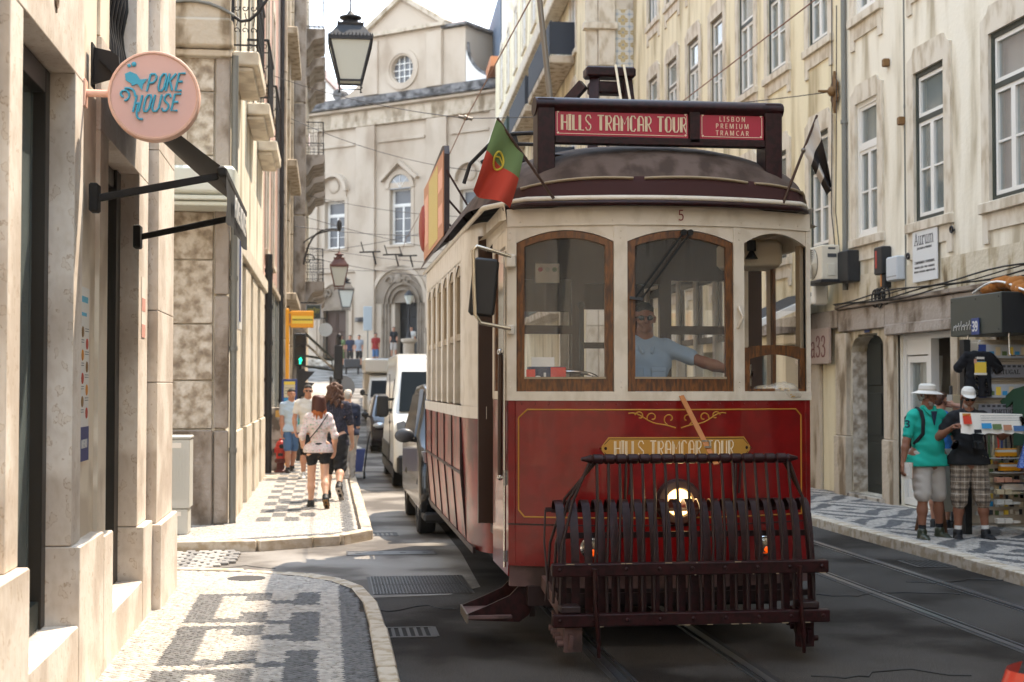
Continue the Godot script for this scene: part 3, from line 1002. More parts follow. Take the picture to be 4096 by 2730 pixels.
func holed(m: MB, lx: float, y0: float, y1: float, holes: Array, depth: float) -> void:
	var ys := [y0, y1]
	for h in holes:
		ys.append(clampf(h.position.y, y0, y1))
		ys.append(clampf(h.end.y, y0, y1))
	ys.sort()
	for i in ys.size() - 1:
		if ys[i + 1] - ys[i] < 0.001:
			continue
		var mid: float = (ys[i] + ys[i + 1]) * 0.5
		var cuts := []
		for h in holes:
			if h.position.y < mid and h.end.y > mid:
				cuts.append([h.position.x, h.end.x])
		cuts.sort()
		var at := 0.0
		cuts.append([lx, lx])
		for c in cuts:
			if c[0] > at + 0.001:
				m.quad(Vector3(at, ys[i], 0), Vector3(c[0], ys[i], 0), Vector3(c[0], ys[i + 1], 0), Vector3(at, ys[i + 1], 0), Vector3.BACK)
			at = maxf(at, c[1])
	for h in holes:
		var a: Vector2 = h.position
		var b: Vector2 = h.end
		m.quad(Vector3(a.x, a.y, 0), Vector3(a.x, b.y, 0), Vector3(a.x, b.y, -depth), Vector3(a.x, a.y, -depth), Vector3.RIGHT)
		m.quad(Vector3(b.x, a.y, 0), Vector3(b.x, b.y, 0), Vector3(b.x, b.y, -depth), Vector3(b.x, a.y, -depth), Vector3.LEFT)
		m.quad(Vector3(a.x, a.y, 0), Vector3(b.x, a.y, 0), Vector3(b.x, a.y, -depth), Vector3(a.x, a.y, -depth), Vector3.UP)
		m.quad(Vector3(a.x, b.y, 0), Vector3(b.x, b.y, 0), Vector3(b.x, b.y, -depth), Vector3(a.x, b.y, -depth), Vector3.DOWN)

func house(called: String, label: String, pos: Vector3, turn: float, lx: float, y1: float, holes: Array, m: Material, deep := 7.0, depth := 0.3) -> Node3D:
	var t := thing(called, label, "building", pos, turn)
	var w := MB.new()
	holed(w, lx, -1.0, y1, holes, depth)
	w.quad(Vector3(0, -1, 0), Vector3(0, y1, 0), Vector3(0, y1, -deep), Vector3(0, -1, -deep), Vector3.LEFT)
	w.quad(Vector3(lx, -1, 0), Vector3(lx, y1, 0), Vector3(lx, y1, -deep), Vector3(lx, -1, -deep), Vector3.RIGHT)
	w.quad(Vector3(0, -1, -deep), Vector3(lx, -1, -deep), Vector3(lx, y1, -deep), Vector3(0, y1, -deep), Vector3.FORWARD)
	w.quad(Vector3(0, y1, 0), Vector3(lx, y1, 0), Vector3(lx, y1, -deep), Vector3(0, y1, -deep), Vector3.UP)
	put("wall", w, m, t)
	return t

func frame_bars(m: MB, r: Rect2, w: float, z0: float, z1: float) -> void:
	m.span(Vector3(r.position.x, r.position.y, z0), Vector3(r.position.x + w, r.end.y, z1))
	m.span(Vector3(r.end.x - w, r.position.y, z0), Vector3(r.end.x, r.end.y, z1))
	m.span(Vector3(r.position.x + w, r.position.y, z0), Vector3(r.end.x - w, r.position.y + w, z1))
	m.span(Vector3(r.position.x + w, r.end.y - w, z0), Vector3(r.end.x - w, r.end.y, z1))

func win(t: Node3D, r: Rect2, o := {}) -> Node3D:
	var n := part("window", t)
	var sw: float = o.get("sw", 0.2)
	var st: Material = o.get("stone", mt.window_stone)
	var outer: Material = o.get("outer", mt.green_frame)
	var inner: Material = o.get("inner", mt.white_paint)
	var z: float = o.get("z", -0.09)
	if sw > 0.0:
		var s := MB.new()
		var hd: float = o.get("head", 0.34)
		var a := r.position
		var b := r.end
		s.prism(P([a.x - sw, a.y - 0.1, a.x - sw, b.y - 0.1, a.x - sw, b.y + hd * 0.55, a.x - sw + 0.05, b.y + hd * 0.6, a.x - 0.04, b.y + hd * 0.75, a.x + 0.02, b.y + hd, b.x - 0.02, b.y + hd, b.x + 0.04, b.y + hd * 0.75, b.x + sw - 0.05, b.y + hd * 0.6, b.x + sw, b.y + hd * 0.55, b.x + sw, a.y - 0.1, b.x, a.y - 0.1, b.x, b.y, a.x, b.y, a.x, a.y - 0.1]), 0.0, 0.035, false)
		put("surround", s, st, n)
		var sl := MB.new()
		sl.rspan(Vector3(a.x - sw - 0.03, a.y - 0.14, -0.28), Vector3(b.x + sw + 0.03, a.y, 0.08), 0.012)
		if o.get("apron", true):
			sl.span(Vector3(a.x - sw, a.y - 0.52, 0.0), Vector3(a.x - sw + 0.16, a.y - 0.14, 0.03))
			sl.span(Vector3(b.x + sw - 0.16, a.y - 0.52, 0.0), Vector3(b.x + sw, a.y - 0.14, 0.03))
			sl.span(Vector3(a.x - sw + 0.16, a.y - 0.36, 0.0), Vector3(b.x + sw - 0.16, a.y - 0.14, 0.028))
		put("sill", sl, st, n)
	var of := MB.new()
	frame_bars(of, r, 0.07, z, z + 0.08)
	var trans: float = r.position.y + r.size.y * float(o.get("transom", 0.68))
	if o.get("transom", 0.68) < 1.0:
		of.span(Vector3(r.position.x + 0.07, trans - 0.035, z), Vector3(r.end.x - 0.07, trans + 0.035, z + 0.075))
	put("frame", of, outer, n)
	var i := r.grow(-0.07)
	var lights := []
	var top := trans if o.get("transom", 0.68) < 1.0 else i.end.y + 0.035
	var half := i.size.x * 0.5
	for k in 2:
		lights.append([Rect2(i.position.x + half * k, i.position.y, half, top - 0.035 - i.position.y), o.get("panes", 2)])
	if o.get("transom", 0.68) < 1.0:
		lights.append([Rect2(i.position.x, trans + 0.035, i.size.x, i.end.y - trans - 0.035), 1])
	for q in lights:
		var l: Rect2 = q[0]
		var sa := MB.new()
		frame_bars(sa, l, 0.055, z + 0.012, z + 0.062)
		for k in range(1, q[1]):
			var y: float = l.position.y + l.size.y * k / q[1]
			sa.span(Vector3(l.position.x + 0.055, y - 0.014, z + 0.02), Vector3(l.end.x - 0.055, y + 0.014, z + 0.055))
		put("sash", sa, inner, n)
		for k in q[1]:
			var p := MB.new()
			var h: float = l.size.y / q[1]
			p.quad(Vector3(l.position.x + 0.05, l.position.y + h * k, z + 0.03), Vector3(l.end.x - 0.05, l.position.y + h * k, z + 0.03), Vector3(l.end.x - 0.05, l.position.y + h * (k + 1), z + 0.03), Vector3(l.position.x + 0.05, l.position.y + h * (k + 1), z + 0.03), Vector3.BACK)
			put("pane", p, o.get("glass", mt.glass_dim), n)
	var bk := MB.new()
	bk.span(Vector3(r.position.x, r.position.y, z - 0.5), Vector3(r.end.x, r.end.y, z - 0.48))
	put("interior", bk, o.get("inside", mt.shop_dark), n)
	if o.has("curtain"):
		for s in [0, 1]:
			var rows := []
			for y in 2:
				var row := []
				for k in 15:
					var f := k / 14.0
					row.append(Vector3(lerpf(r.position.x, r.end.x, f * float(o.curtain) if s == 0 else 1.0 - f * float(o.curtain)), r.position.y if y == 0 else r.end.y, z - 0.1 + 0.03 * sin(k * 2.1)))
				rows.append(row)
			var cm := MB.new()
			cm.grid(rows)
			put("curtain", cm, o.get("cloth", mt.curtain), n)
	return n

func iron_rail(parent: Node, a: Vector3, b: Vector3, h: float, dense := 0.11) -> void:
	var r := MB.new()
	r.bar(a + Vector3.UP * h, b + Vector3.UP * h, 0.045, 0.03)
	r.bar(a + Vector3.UP * 0.08, b + Vector3.UP * 0.08, 0.025, 0.02)
	r.bar(a + Vector3.UP * h * 0.8, b + Vector3.UP * h * 0.8, 0.02, 0.015)
	put("hand_rail", r, mt.iron_black, parent)
	var d := (b - a).normalized()
	var n := int(a.distance_to(b) / dense)
	var m := MB.new()
	for i in n + 1:
		var p := a.lerp(b, float(i) / n)
		m.bar(p, p + Vector3.UP * h, 0.014, 0.014, d)
		if i < n:
			var c := a.lerp(b, (i + 0.5) / n)
			m.tube(spiral(c + Vector3.UP * h * 0.28, d, Vector3.UP, 0.045, 0.012, -0.5, 5.5, 9), 0.007, 4, false)
			m.tube(spiral(c + Vector3.UP * h * 0.58, d, Vector3.DOWN, 0.045, 0.012, -0.5, 5.5, 9), 0.007, 4, false)
			m.tube([c + Vector3.UP * h * 0.34, c + d * 0.02 + Vector3.UP * h * 0.43, c + Vector3.UP * h * 0.52], 0.007, 4, false)
			m.tube(spiral(c + Vector3.UP * h * 0.9, d, Vector3.UP, 0.035, 0.03, 0.0, TAU, 8), 0.006, 4, false)
	put("iron_scroll_pattern", m, mt.iron_black, parent)

func old_house_row() -> void:
	var Q := PI / 2
	var holes := []
	for z in [[2.3, 3.2], [4.8, 5.5], [7.2, 7.9]]:
		holes.append(Rect2(z[0], 0.12, z[1] - z[0], 3.3))
	var doors := holes.duplicate()
	for k in 3:
		for f in 3:
			holes.append(Rect2(1.1 + k * 3.5, 6.25 + f * 3.6, 1.1, 2.7))
	var t := house("weathered_corner_house", "old corner house of stained stone with small iron balconies beyond the side street", Vector3(-1.28, 0, -18.5), Q, 10.3, 17.5, holes, mt.plaster_cream, 8.0)
	for h in doors:
		var d := part("door", t)
		var m := MB.new()
		m.span(Vector3(h.position.x, h.position.y, -0.26), Vector3(h.end.x, h.end.y, -0.2))
		for k in 3:
			m.span(Vector3(h.position.x + 0.08, h.position.y + 0.15 + k * 1.05, -0.2), Vector3(h.end.x - 0.08, h.position.y + 1.05 + k * 1.05, -0.185))
		put("leaf", m, mat("door_grey", "4b514c", 0.6), d)
		var fr := MB.new()
		frame_bars(fr, h, 0.06, -0.2, -0.12)
		put("frame", fr, mt.white_paint, d)
	var k := 0
	for x in [[0.72, 2.2], [3.3, 4.7], [5.6, 7.1], [8.0, 9.6]]:
		blk("door_pier", t, Vector3(x[0], 1.15, 0.0), Vector3(x[1], 3.55, 0.05 + 0.01 * (k % 2)), mt.window_stone, 0.01)
		blk("plinth", t, Vector3(x[0] - 0.03, -0.2, 0.0), Vector3(x[1] + 0.03, 1.146, 0.09), mt.window_stone, 0.012)
		k += 1
	blk("string_course", t, Vector3(-0.02, 3.6, 0.0), Vector3(10.3, 3.85, 0.1), mt.window_stone, 0.02)
	for i in 3:
		for f in 3:
			win(t, Rect2(1.1 + i * 3.5, 6.25 + f * 3.6, 1.1, 2.7), {"sw": 0.16, "apron": false, "transom": 0.75, "outer": mt.white_paint})
	for i in 3:
		for f in 2:
			var b := part("balcony", t)
			var x0 := 0.72 + i * 3.5
			var y := 6.04 + f * 3.6
			var s := MB.new()
			s.rspan(Vector3(x0, y, 0.0), Vector3(x0 + 2.1, y + 0.2, 0.36), 0.03)
			s.rspan(Vector3(x0 + 0.06, y - 0.07, 0.0), Vector3(x0 + 2.04, y - 0.002, 0.28), 0.02)
			put("slab", s, mt.limestone_cream, b)
			iron_rail(b, Vector3(x0 + 0.03, y + 0.2, 0.33), Vector3(x0 + 2.07, y + 0.2, 0.33), 1.0)
			iron_rail(b, Vector3(x0 + 0.03, y + 0.2, 0.0), Vector3(x0 + 0.03, y + 0.2, 0.33), 1.0)
	var e := part("end_wall", t)
	e.position = Vector3(0, 0, 0)
	var y := 1.2
	var row := 0
	while y < 6.0:
		var hgt := 0.62 + 0.1 * float((row * 7) % 3)
		var z := -0.17
		while z > -3.2:
			var l := 0.75 + 0.25 * float((row * 5 + int(-z * 3)) % 3)
			var b := MB.new()
			b.rspan(Vector3(-0.03 - rng.randf() * 0.012, y + 0.006, z - l + 0.006), Vector3(0.0, minf(y + hgt, 6.05) - 0.006, z - 0.0), 0.012)
			put("stone_block", b, mt.weathered_stone, e)
			z -= l
		y += hgt
		row += 1
	for q in [[-0.02, 1.18], [1.2, 2.9], [2.91, 4.5], [4.51, 6.04]]:
		var b := MB.new()
		b.rspan(Vector3(-0.07, q[0] + 0.006, -0.15), Vector3(0.02, q[1], 0.035), 0.02)
		put("corner_stone", b, mt.sooty_stone, e)
	for q in [[-3.5, -1.9], [-1.88, -0.9], [-0.88, -0.16]]:
		blk("plinth_stone", e, Vector3(-0.09, -0.2, q[0]), Vector3(0.0, 1.19, q[1]), mt.sooty_stone, 0.02)
	blk("cornice", e, Vector3(-0.2, 6.06, -3.5), Vector3(0.06, 6.45, 0.07), mt.old_stone, 0.05)
	blk("cornice", e, Vector3(-0.14, 5.95, -3.5), Vector3(0.04, 6.056, 0.05), mt.old_stone, 0.03)
	blk("upper_face", e, Vector3(-0.08, 6.46, -3.5), Vector3(0.03, 17, 0.03), mt.old_stone, 0.01)
	blk("stone_panel", e, Vector3(-0.06, 4.55, -1.35), Vector3(-0.028, 5.75, -0.5), mt.old_stone, 0.01)
	var dp := MB.new()
	dp.tube([Vector3(0.0, 0.0, 0.09), Vector3(0.0, 6.0, 0.09)], 0.045, 10)
	for yy in [0.9, 2.2, 3.1, 4.4]:
		dp.cyl(Vector3(0, yy, 0.09), Vector3(0, yy + 0.06, 0.09), 0.055, 0.055, 10)
	put("downpipe", dp, mat("pipe_grey", "77766f", 0.6), t)
	var cb := thing("canopy_box", "pale green white ribbed canopy box high on the weathered end wall", "canopy", Vector3(-1.28, 3.97, -18.5))
	blk("case", cb, Vector3(-2.2, 0.14, 0.0), Vector3(0.16, 0.5, 0.75), mat("canopy_pale", "d3d4c6", 0.5), 0.06)
	blk("rib", cb, Vector3(-2.2, 0.07, 0.05), Vector3(0.12, 0.135, 0.72), mt.canopy_pale, 0.02)
	blk("rib", cb, Vector3(-2.2, 0.0, 0.1), Vector3(0.09, 0.065, 0.68), mt.canopy_pale, 0.02)
	var bb := thing("shop_board", "narrow blue and white board fixed edge on above the first old doorway", "shop board", Vector3(-1.2, 2.5, -19.35), Q)
	blk("board", bb, Vector3(-0.3, 0, 0), Vector3(0.3, 1.6, 0.05), mt.white_enamel, 0.008)
	blk("blue_strip", bb, Vector3(-0.3, 0.1, 0.046), Vector3(-0.1, 1.5, 0.056), mt.navy)
	holes = []
	for f in 4:
		for i in 2:
			holes.append(Rect2(1.2 + i * 3.3, 4.6 + f * 3.5, 1.2, 2.4))
	t = house("pink_house", "narrow faded pink house between the weathered house and the stone one", Vector3(-1.3, 0, -28.8), Q, 8.7, 16.5, holes, mt.plaster_pink)
	for h in holes:
		win(t, h, {"sw": 0.18, "apron": false, "outer": mt.white_paint})
	blk("shop_front", t, Vector3(0.9, 0.0, 0.0), Vector3(8.6, 3.9, 0.05), mat("marble_grey", "c6c9c2", 0.15, {"coat": 0.6}))
	for i in 5:
		blk("shop_joint", t, Vector3(1.6 + i * 1.5, 0.0, 0.045), Vector3(1.66 + i * 1.5, 3.9, 0.06), mt.iron_green)
	blk("shop_joint", t, Vector3(0.9, 3.9, 0.0), Vector3(8.6, 4.05, 0.12), mt.old_stone, 0.02)
	for q in [[0.15, 0.0, 4.4, 0.075], [7.9, 0.0, 16.0, 0.06]]:
		var pm := MB.new()
		pm.tube([Vector3(q[0], q[1], 0.13), Vector3(q[0], q[2], 0.13)], q[3], 10)
		for y2 in 6:
			pm.cyl(Vector3(q[0], q[2] * (y2 + 0.5) / 6.0, 0.13), Vector3(q[0], q[2] * (y2 + 0.5) / 6.0 + 0.08, 0.13), q[3] * 1.2, q[3] * 1.2, 10)
		put("downpipe", pm, mt.iron_black, t)
	holes = []
	for f in 4:
		for i in 2:
			holes.append(Rect2(1.0 + i * 3.4, 4.4 + f * 3.6, 1.3, 2.6))
	t = house("pale_stone_house", "tall pale stone house with plain pilasters up the street", Vector3(-1.22, 0, -37.5), Q, 8.0, 17.0, holes, mt.plaster_grey)
	for h in holes:
		win(t, h, {"sw": 0.18, "apron": false, "outer": mt.white_paint})
	for x in [0.35, 4.0, 7.7]:
		for yy in 5:
			blk("pilaster", t, Vector3(x - 0.3, -0.5 + yy * 3.5, 0.0), Vector3(x + 0.3, 2.98 + yy * 3.5, 0.14), mt.old_stone, 0.02)
	for f in 3:
		blk("balcony", t, Vector3(1.0, 4.05 + f * 3.6, 0), Vector3(7.0, 4.25 + f * 3.6, 0.4), mt.old_stone, 0.03)
	holes = []
	for f in 3:
		for i in 3:
			holes.append(Rect2(1.2 + i * 4.0, 5.2 + f * 4.1, 1.3, 2.8))
	t = house("brown_balcony_house", "brown stone house with dark ironwork balconies nearest the church", Vector3(-0.78, 0, -45.6), Q, 13.0, 18.5, holes, mt.old_stone, 9.0)
	for h in holes:
		win(t, h, {"sw": 0.2, "apron": false, "outer": mt.white_paint})
	for f in 3:
		for i in 3:
			var b := part("balcony", t)
			var x0 := 0.5 + i * 4.0
			var yb := 4.95 + f * 4.1
			var s := MB.new()
			s.prism(P([0.0, -0.55, 0.12, -0.5, 0.3, -0.2, 0.62, -0.12, 0.68, 0.0, 0.68, 0.16, 0.0, 0.16]), 0.0, 2.7)
			var s2 := MB.new()
			s2.at(Vector3(x0 + 2.7, yb, 0), Basis(Vector3.UP, -PI / 2))
			s2.join(s)
			put("corbel_slab", s2, mt.sooty_stone, b)
			iron_rail(b, Vector3(x0, yb + 0.16, 0.62), Vector3(x0 + 2.7, yb + 0.16, 0.62), 1.05, 0.16)
			iron_rail(b, Vector3(x0, yb + 0.16, 0.0), Vector3(x0, yb + 0.16, 0.62), 1.05, 0.13)
	for yy in 5:
		blk("quoin", t, Vector3(-0.04, 0.0 + yy * 3.6, -0.3), Vector3(0.5, 3.55 + yy * 3.6, 0.08), mt.sooty_stone, 0.03)
	for q in [["shop_awning", "open tilted wooden shop awning behind the traffic light", Vector3(-0.78, 2.75, -46.5), 1.05], ["shop_awning", "green tilted shop awning just beyond the wooden one", Vector3(-0.78, 3.15, -50.0), 1.0]]:
		var a := thing(q[0], q[1], "awning", q[2])
		var c := MB.new()
		c.bar(Vector3(0, 0.45, 0), Vector3(q[3], -0.5, 0), 2.4, 0.05, Vector3.UP)
		put("canopy", c, mt.concrete if q[3] > 1.02 else mt.iron_green, a)
		var ar := MB.new()
		for z in [-1.1, 1.1]:
			ar.bar(Vector3(0, -0.35, z), Vector3(q[3] - 0.05, -0.5, z), 0.04, 0.04)
			ar.bar(Vector3(q[3] - 0.05, -0.52, z), Vector3(q[3] - 0.05, -0.85, z), 0.03, 0.2)
		put("arm", ar, mt.iron_green, a)

func arch_poly(cx: float, w: float, y0: float, ys: float, rise: float, k := 12) -> Array:
	var out := [cx - w, y0]
	for i in k + 1:
		var a := PI - PI * i / k
		out.append(cx + w * cos(a))
		out.append(ys + rise * sin(a))
	out.append(cx + w)
	out.append(y0)
	return out

func arch_ring(m: MB, cx: float, ys: float, r0: float, r1: float, z0: float, z1: float, y0 := -99.0, k := 14) -> void:
	for i in k:
		var a := PI - PI * i / k
		var b := PI - PI * (i + 1) / k
		m.prism(P([cx + r0 * cos(a), ys + r0 * sin(a), cx + r1 * cos(a), ys + r1 * sin(a), cx + r1 * cos(b), ys + r1 * sin(b), cx + r0 * cos(b), ys + r0 * sin(b)]), z0, z1, false)
	if y0 > -50.0:
		for s in [-1.0, 1.0]:
			m.span(Vector3(cx + s * r0, y0, z0), Vector3(cx + s * r1, ys, z1))

func church() -> void:
	mat("church_glass", "55585c", 0.3)
	var t := thing("church", "pale baroque church with triangular gable and round window closing the street", "church", Vector3(3.62, 0, -78.0), -0.7045)
	var st: Material = mt.church_stone
	var dk: Material = mt.church_dark
	var w := MB.new()
	var holes := [Rect2(-0.3, 9.5, 1.48, 3.1), Rect2(-4.95, 9.45, 1.43, 2.75), Rect2(4.42, 9.45, 1.43, 2.75), Rect2(-5.15, 3.0, 2.0, 3.6), Rect2(-1.35, 3.0, 3.4, 3.4), Rect2(4.05, 3.0, 2.0, 3.6)]
	var shifted := []
	for h in holes:
		shifted.append(Rect2(h.position.x + 6.0, h.position.y, h.size.x, h.size.y))
	w.at(Vector3(-6.0, 0, 0))
	holed(w, 13.0, 2.0, 17.3, shifted, 0.7)
	w.quad(Vector3(0, 2, 0), Vector3(0, 17.3, 0), Vector3(0, 17.3, -14), Vector3(0, 2, -14), Vector3.LEFT)
	w.quad(Vector3(13, 2, 0), Vector3(13, 17.3, 0), Vector3(13, 17.3, -14), Vector3(13, 2, -14), Vector3.RIGHT)
	put("wall", w, st, t)
	blk("nave_core", t, Vector3(-5.9, 2.0, -14), Vector3(6.9, 17.2, -0.72), mt.shop_dark)
	for x in [-2.6, 2.29]:
		blk("pilaster", t, Vector3(x, 3.0, 0), Vector3(x + 1.33, 16.2, 0.18), st, 0.02)
		blk("pilaster_base", t, Vector3(x - 0.08, 3.0, 0), Vector3(x + 1.41, 4.6, 0.26), st, 0.03)
	for x in [-6.0, 6.4]:
		blk("pilaster", t, Vector3(x, 3.0, 0), Vector3(x + 0.6, 16.2, 0.18), st, 0.02)
	blk("string_course", t, Vector3(-6.0, 8.1, 0), Vector3(7.0, 8.35, 0.12), st, 0.03)
	blk("panel_head", t, Vector3(-1.1, 15.2, 0), Vector3(2.1, 15.36, 0.1), st, 0.02)
	blk("panel_head", t, Vector3(-5.3, 15.2, 0), Vector3(-2.75, 15.36, 0.1), st, 0.02)
	blk("panel_head", t, Vector3(3.85, 15.2, 0), Vector3(6.3, 15.36, 0.1), st, 0.02)
	blk("architrave", t, Vector3(-6.05, 16.2, 0), Vector3(7.05, 16.5, 0.22), mt.old_stone, 0.03)
	blk("frieze", t, Vector3(-6.05, 16.5, 0), Vector3(7.05, 17.1, 0.16), mt.old_stone)
	blk("cornice", t, Vector3(-6.3, 17.1, -0.3), Vector3(7.3, 17.28, 0.45), st, 0.05)
	blk("cornice", t, Vector3(-6.45, 17.28, -0.4), Vector3(7.45, 17.42, 0.62), dk, 0.04)
	blk("parapet", t, Vector3(-6.3, 17.42, -0.6), Vector3(7.3, 17.95, 0.1), dk, 0.05)
	var at := MB.new()
	at.prism(P([-2.05, 17.9, 0.61 - 0.86, 17.9, 0.61 - 0.86, 19.1, 0.61 - 0.79, 19.45, 0.61 - 0.6, 19.72, 0.61 - 0.33, 19.9, 0.61, 19.96, 0.61 + 0.33, 19.9, 0.61 + 0.6, 19.72, 0.61 + 0.79, 19.45, 0.61 + 0.86, 19.1, 0.61 + 0.79, 18.75, 0.61 + 0.6, 18.48, 0.61 + 0.33, 18.3, 0.61, 18.24, 0.61 - 0.33, 18.3, 0.61 - 0.6, 18.48, 0.61 - 0.79, 18.75, 0.61 - 0.859, 19.06, 0.61 - 0.861, 17.899, 3.3, 17.9, 3.3, 21.3, -2.05, 21.3]), -0.4, 0.1, false)
	put("attic", at, st, t)
	blk("attic_core", t, Vector3(-2.0, 17.8, -10), Vector3(3.25, 21.3, -0.42), mt.shop_dark)
	blk("attic_wing", t, Vector3(3.3, 17.9, -3.5), Vector3(4.75, 20.95, 0.0), st, 0.03)
	blk("attic_wing_cap", t, Vector3(3.25, 20.96, -3.6), Vector3(5.0, 21.15, 0.25), dk, 0.05)
	for x in [-2.05, 2.3]:
		blk("attic_pilaster", t, Vector3(x, 17.9, 0.1), Vector3(x + 1.0, 20.9, 0.22), st, 0.02)
	var rd := part("round_window", t)
	var rg := MB.new()
	for i in 28:
		var a := TAU * i / 28.0
		var b := TAU * (i + 1) / 28.0
		for q in [[0.86, 1.12, 0.1, 0.2], [0.76, 0.86, -0.2, 0.14]]:
			rg.prism(P([0.61 + q[0] * cos(a), 19.1 + q[0] * sin(a), 0.61 + q[1] * cos(a), 19.1 + q[1] * sin(a), 0.61 + q[1] * cos(b), 19.1 + q[1] * sin(b), 0.61 + q[0] * cos(b), 19.1 + q[0] * sin(b)]), q[2], q[3], false)
	put("surround", rg, st, rd)
	var gb := MB.new()
	for k in [-0.36, 0.0, 0.36]:
		gb.span(Vector3(0.61 + k - 0.025, 19.1 - sqrt(0.6 - k * k), -0.15), Vector3(0.61 + k + 0.025, 19.1 + sqrt(0.6 - k * k), -0.1))
		gb.span(Vector3(0.61 - sqrt(0.6 - k * k), 19.1 + k - 0.025, -0.16), Vector3(0.61 + sqrt(0.6 - k * k), 19.1 + k + 0.025, -0.11))
	put("glazing_bars", gb, mt.white_paint, rd)
	var gp := MB.new()
	gp.at(Vector3(0.61, 19.1, -0.18), Basis(Vector3.RIGHT, PI / 2))
	gp.lathe([Vector2(0.8, 0), Vector2(0, 0.01)], 24)
	put("pane", gp, mt.church_glass, rd)
	var pd := MB.new()
	pd.prism(P([-2.1, 21.3, 3.35, 21.3, 0.62, 23.0]), -0.4, 0.1, false)
	put("gable", pd, st, t)
	var rk := MB.new()
	rk.bar(Vector3(-2.35, 21.25, 0.0), Vector3(0.62, 23.1, 0.0), 0.7, 0.25)
	rk.bar(Vector3(3.6, 21.25, 0.0), Vector3(0.62, 23.1, 0.0), 0.7, 0.25)
	rk.span(Vector3(-2.35, 21.1, -0.3), Vector3(3.6, 21.3, 0.38))
	put("gable_moulding", rk, mt.old_stone, t)
	blk("gable_finial", t, Vector3(0.3, 23.1, -0.4), Vector3(0.95, 23.9, 0.2), st, 0.05)
	var rf := MB.new()
	rf.quad(Vector3(0.62, 23.1, -0.4), Vector3(0.62, 23.1, -14), Vector3(3.8, 21.2, -14), Vector3(3.8, 21.2, -0.4))
	rf.quad(Vector3(0.62, 23.1, -0.4), Vector3(0.62, 23.1, -14), Vector3(-2.5, 21.2, -14), Vector3(-2.5, 21.2, -0.4))
	put("roof", rf, mt.far_roof, t)
	for s in [-1.0, 1.0]:
		var v := MB.new()
		var pts := []
		for i in 13:
			var a := PI * 0.5 * i / 12.0
			pts.append_array([0.0 + 2.1 - 2.1 * sin(a), 17.95 + 2.2 - 2.2 * cos(a) + 0.0])
		var poly := [2.1, 17.9]
		var cv := []
		for i in 13:
			var a := PI * 0.5 * i / 12.0
			cv.append(Vector2(0.0 + 2.1 * (1.0 - cos(a)), 20.1 - 2.1 * sin(a)))
		var po := PackedVector2Array([Vector2(0, 17.9)])
		for q in cv:
			po.append(q)
		for i in po.size():
			po[i].x = (4.7 + po[i].x) if s > 0 else (-2.0 - po[i].x)
		v.prism(po, -0.5, -0.05, false)
		put("volute", v, mt.white_paint if s > 0 else st, t)
		var e := MB.new()
		var edge := []
		for q in cv:
			edge.append(Vector3((4.7 + q.x) if s > 0 else (-2.0 - q.x), q.y, -0.25))
		e.tube(edge, 0.14, 6)
		var c0: Vector3 = edge[-1] + Vector3(0, 0.25, 0)
		e.cyl(c0 + Vector3(0, 0, -0.4), c0 + Vector3(0, 0, 0.25), 0.32, 0.32, 14)
		put("volute_scroll", e, dk, t)
	for q in [[-0.3, 1], [-4.95, 0], [4.42, 0]]:
		var r := Rect2(q[0], 9.5, 1.46, 3.1 if q[1] else 2.7)
		var n := win(t, r, {"sw": 0.22, "head": 0.3, "stone": st, "outer": mt.white_paint, "transom": 0.7, "panes": 3, "z": -0.35, "apron": false, "glass": mt.church_glass})
		var cx := r.position.x + r.size.x * 0.5
		var hd := MB.new()
		if q[1]:
			hd.bar(Vector3(cx - 1.25, 13.05, 0.1), Vector3(cx, 14.05, 0.1), 0.4, 0.18)
			hd.bar(Vector3(cx + 1.25, 13.05, 0.1), Vector3(cx, 14.05, 0.1), 0.4, 0.18)
			arch_ring(hd, cx, 12.6, 0.74, 0.98, 0, 0.12)
			put("hood", hd, st, n)
			var fan := MB.new()
			fan.prism(P(arch_poly(cx, 0.73, 12.55, 12.6, 0.73)), -0.3, 0.03, false)
			put("fanlight", fan, mat("fan_glass", "8d8f90", 0.3), n)
			var mu := MB.new()
			for a in [0.8, 1.57, 2.35]:
				mu.bar(Vector3(cx, 12.62, 0.04), Vector3(cx + 0.7 * cos(a), 12.62 + 0.7 * sin(a), 0.04), 0.03, 0.03)
			put("glazing_bars", mu, mt.white_paint, n)
		else:
			arch_ring(hd, cx, 12.7, 0.85, 1.05, 0, 0.35)
			hd.prism(P(arch_poly(cx, 0.85, 12.3, 12.7, 0.85)), 0, 0.06, false)
			put("hood", hd, st, n)
			var sh := MB.new()
			sh.ball(Vector3(cx, 13.0, 0.08), Vector3(0.4, 0.4, 0.1), 10)
			put("shell_carving", sh, st, n)
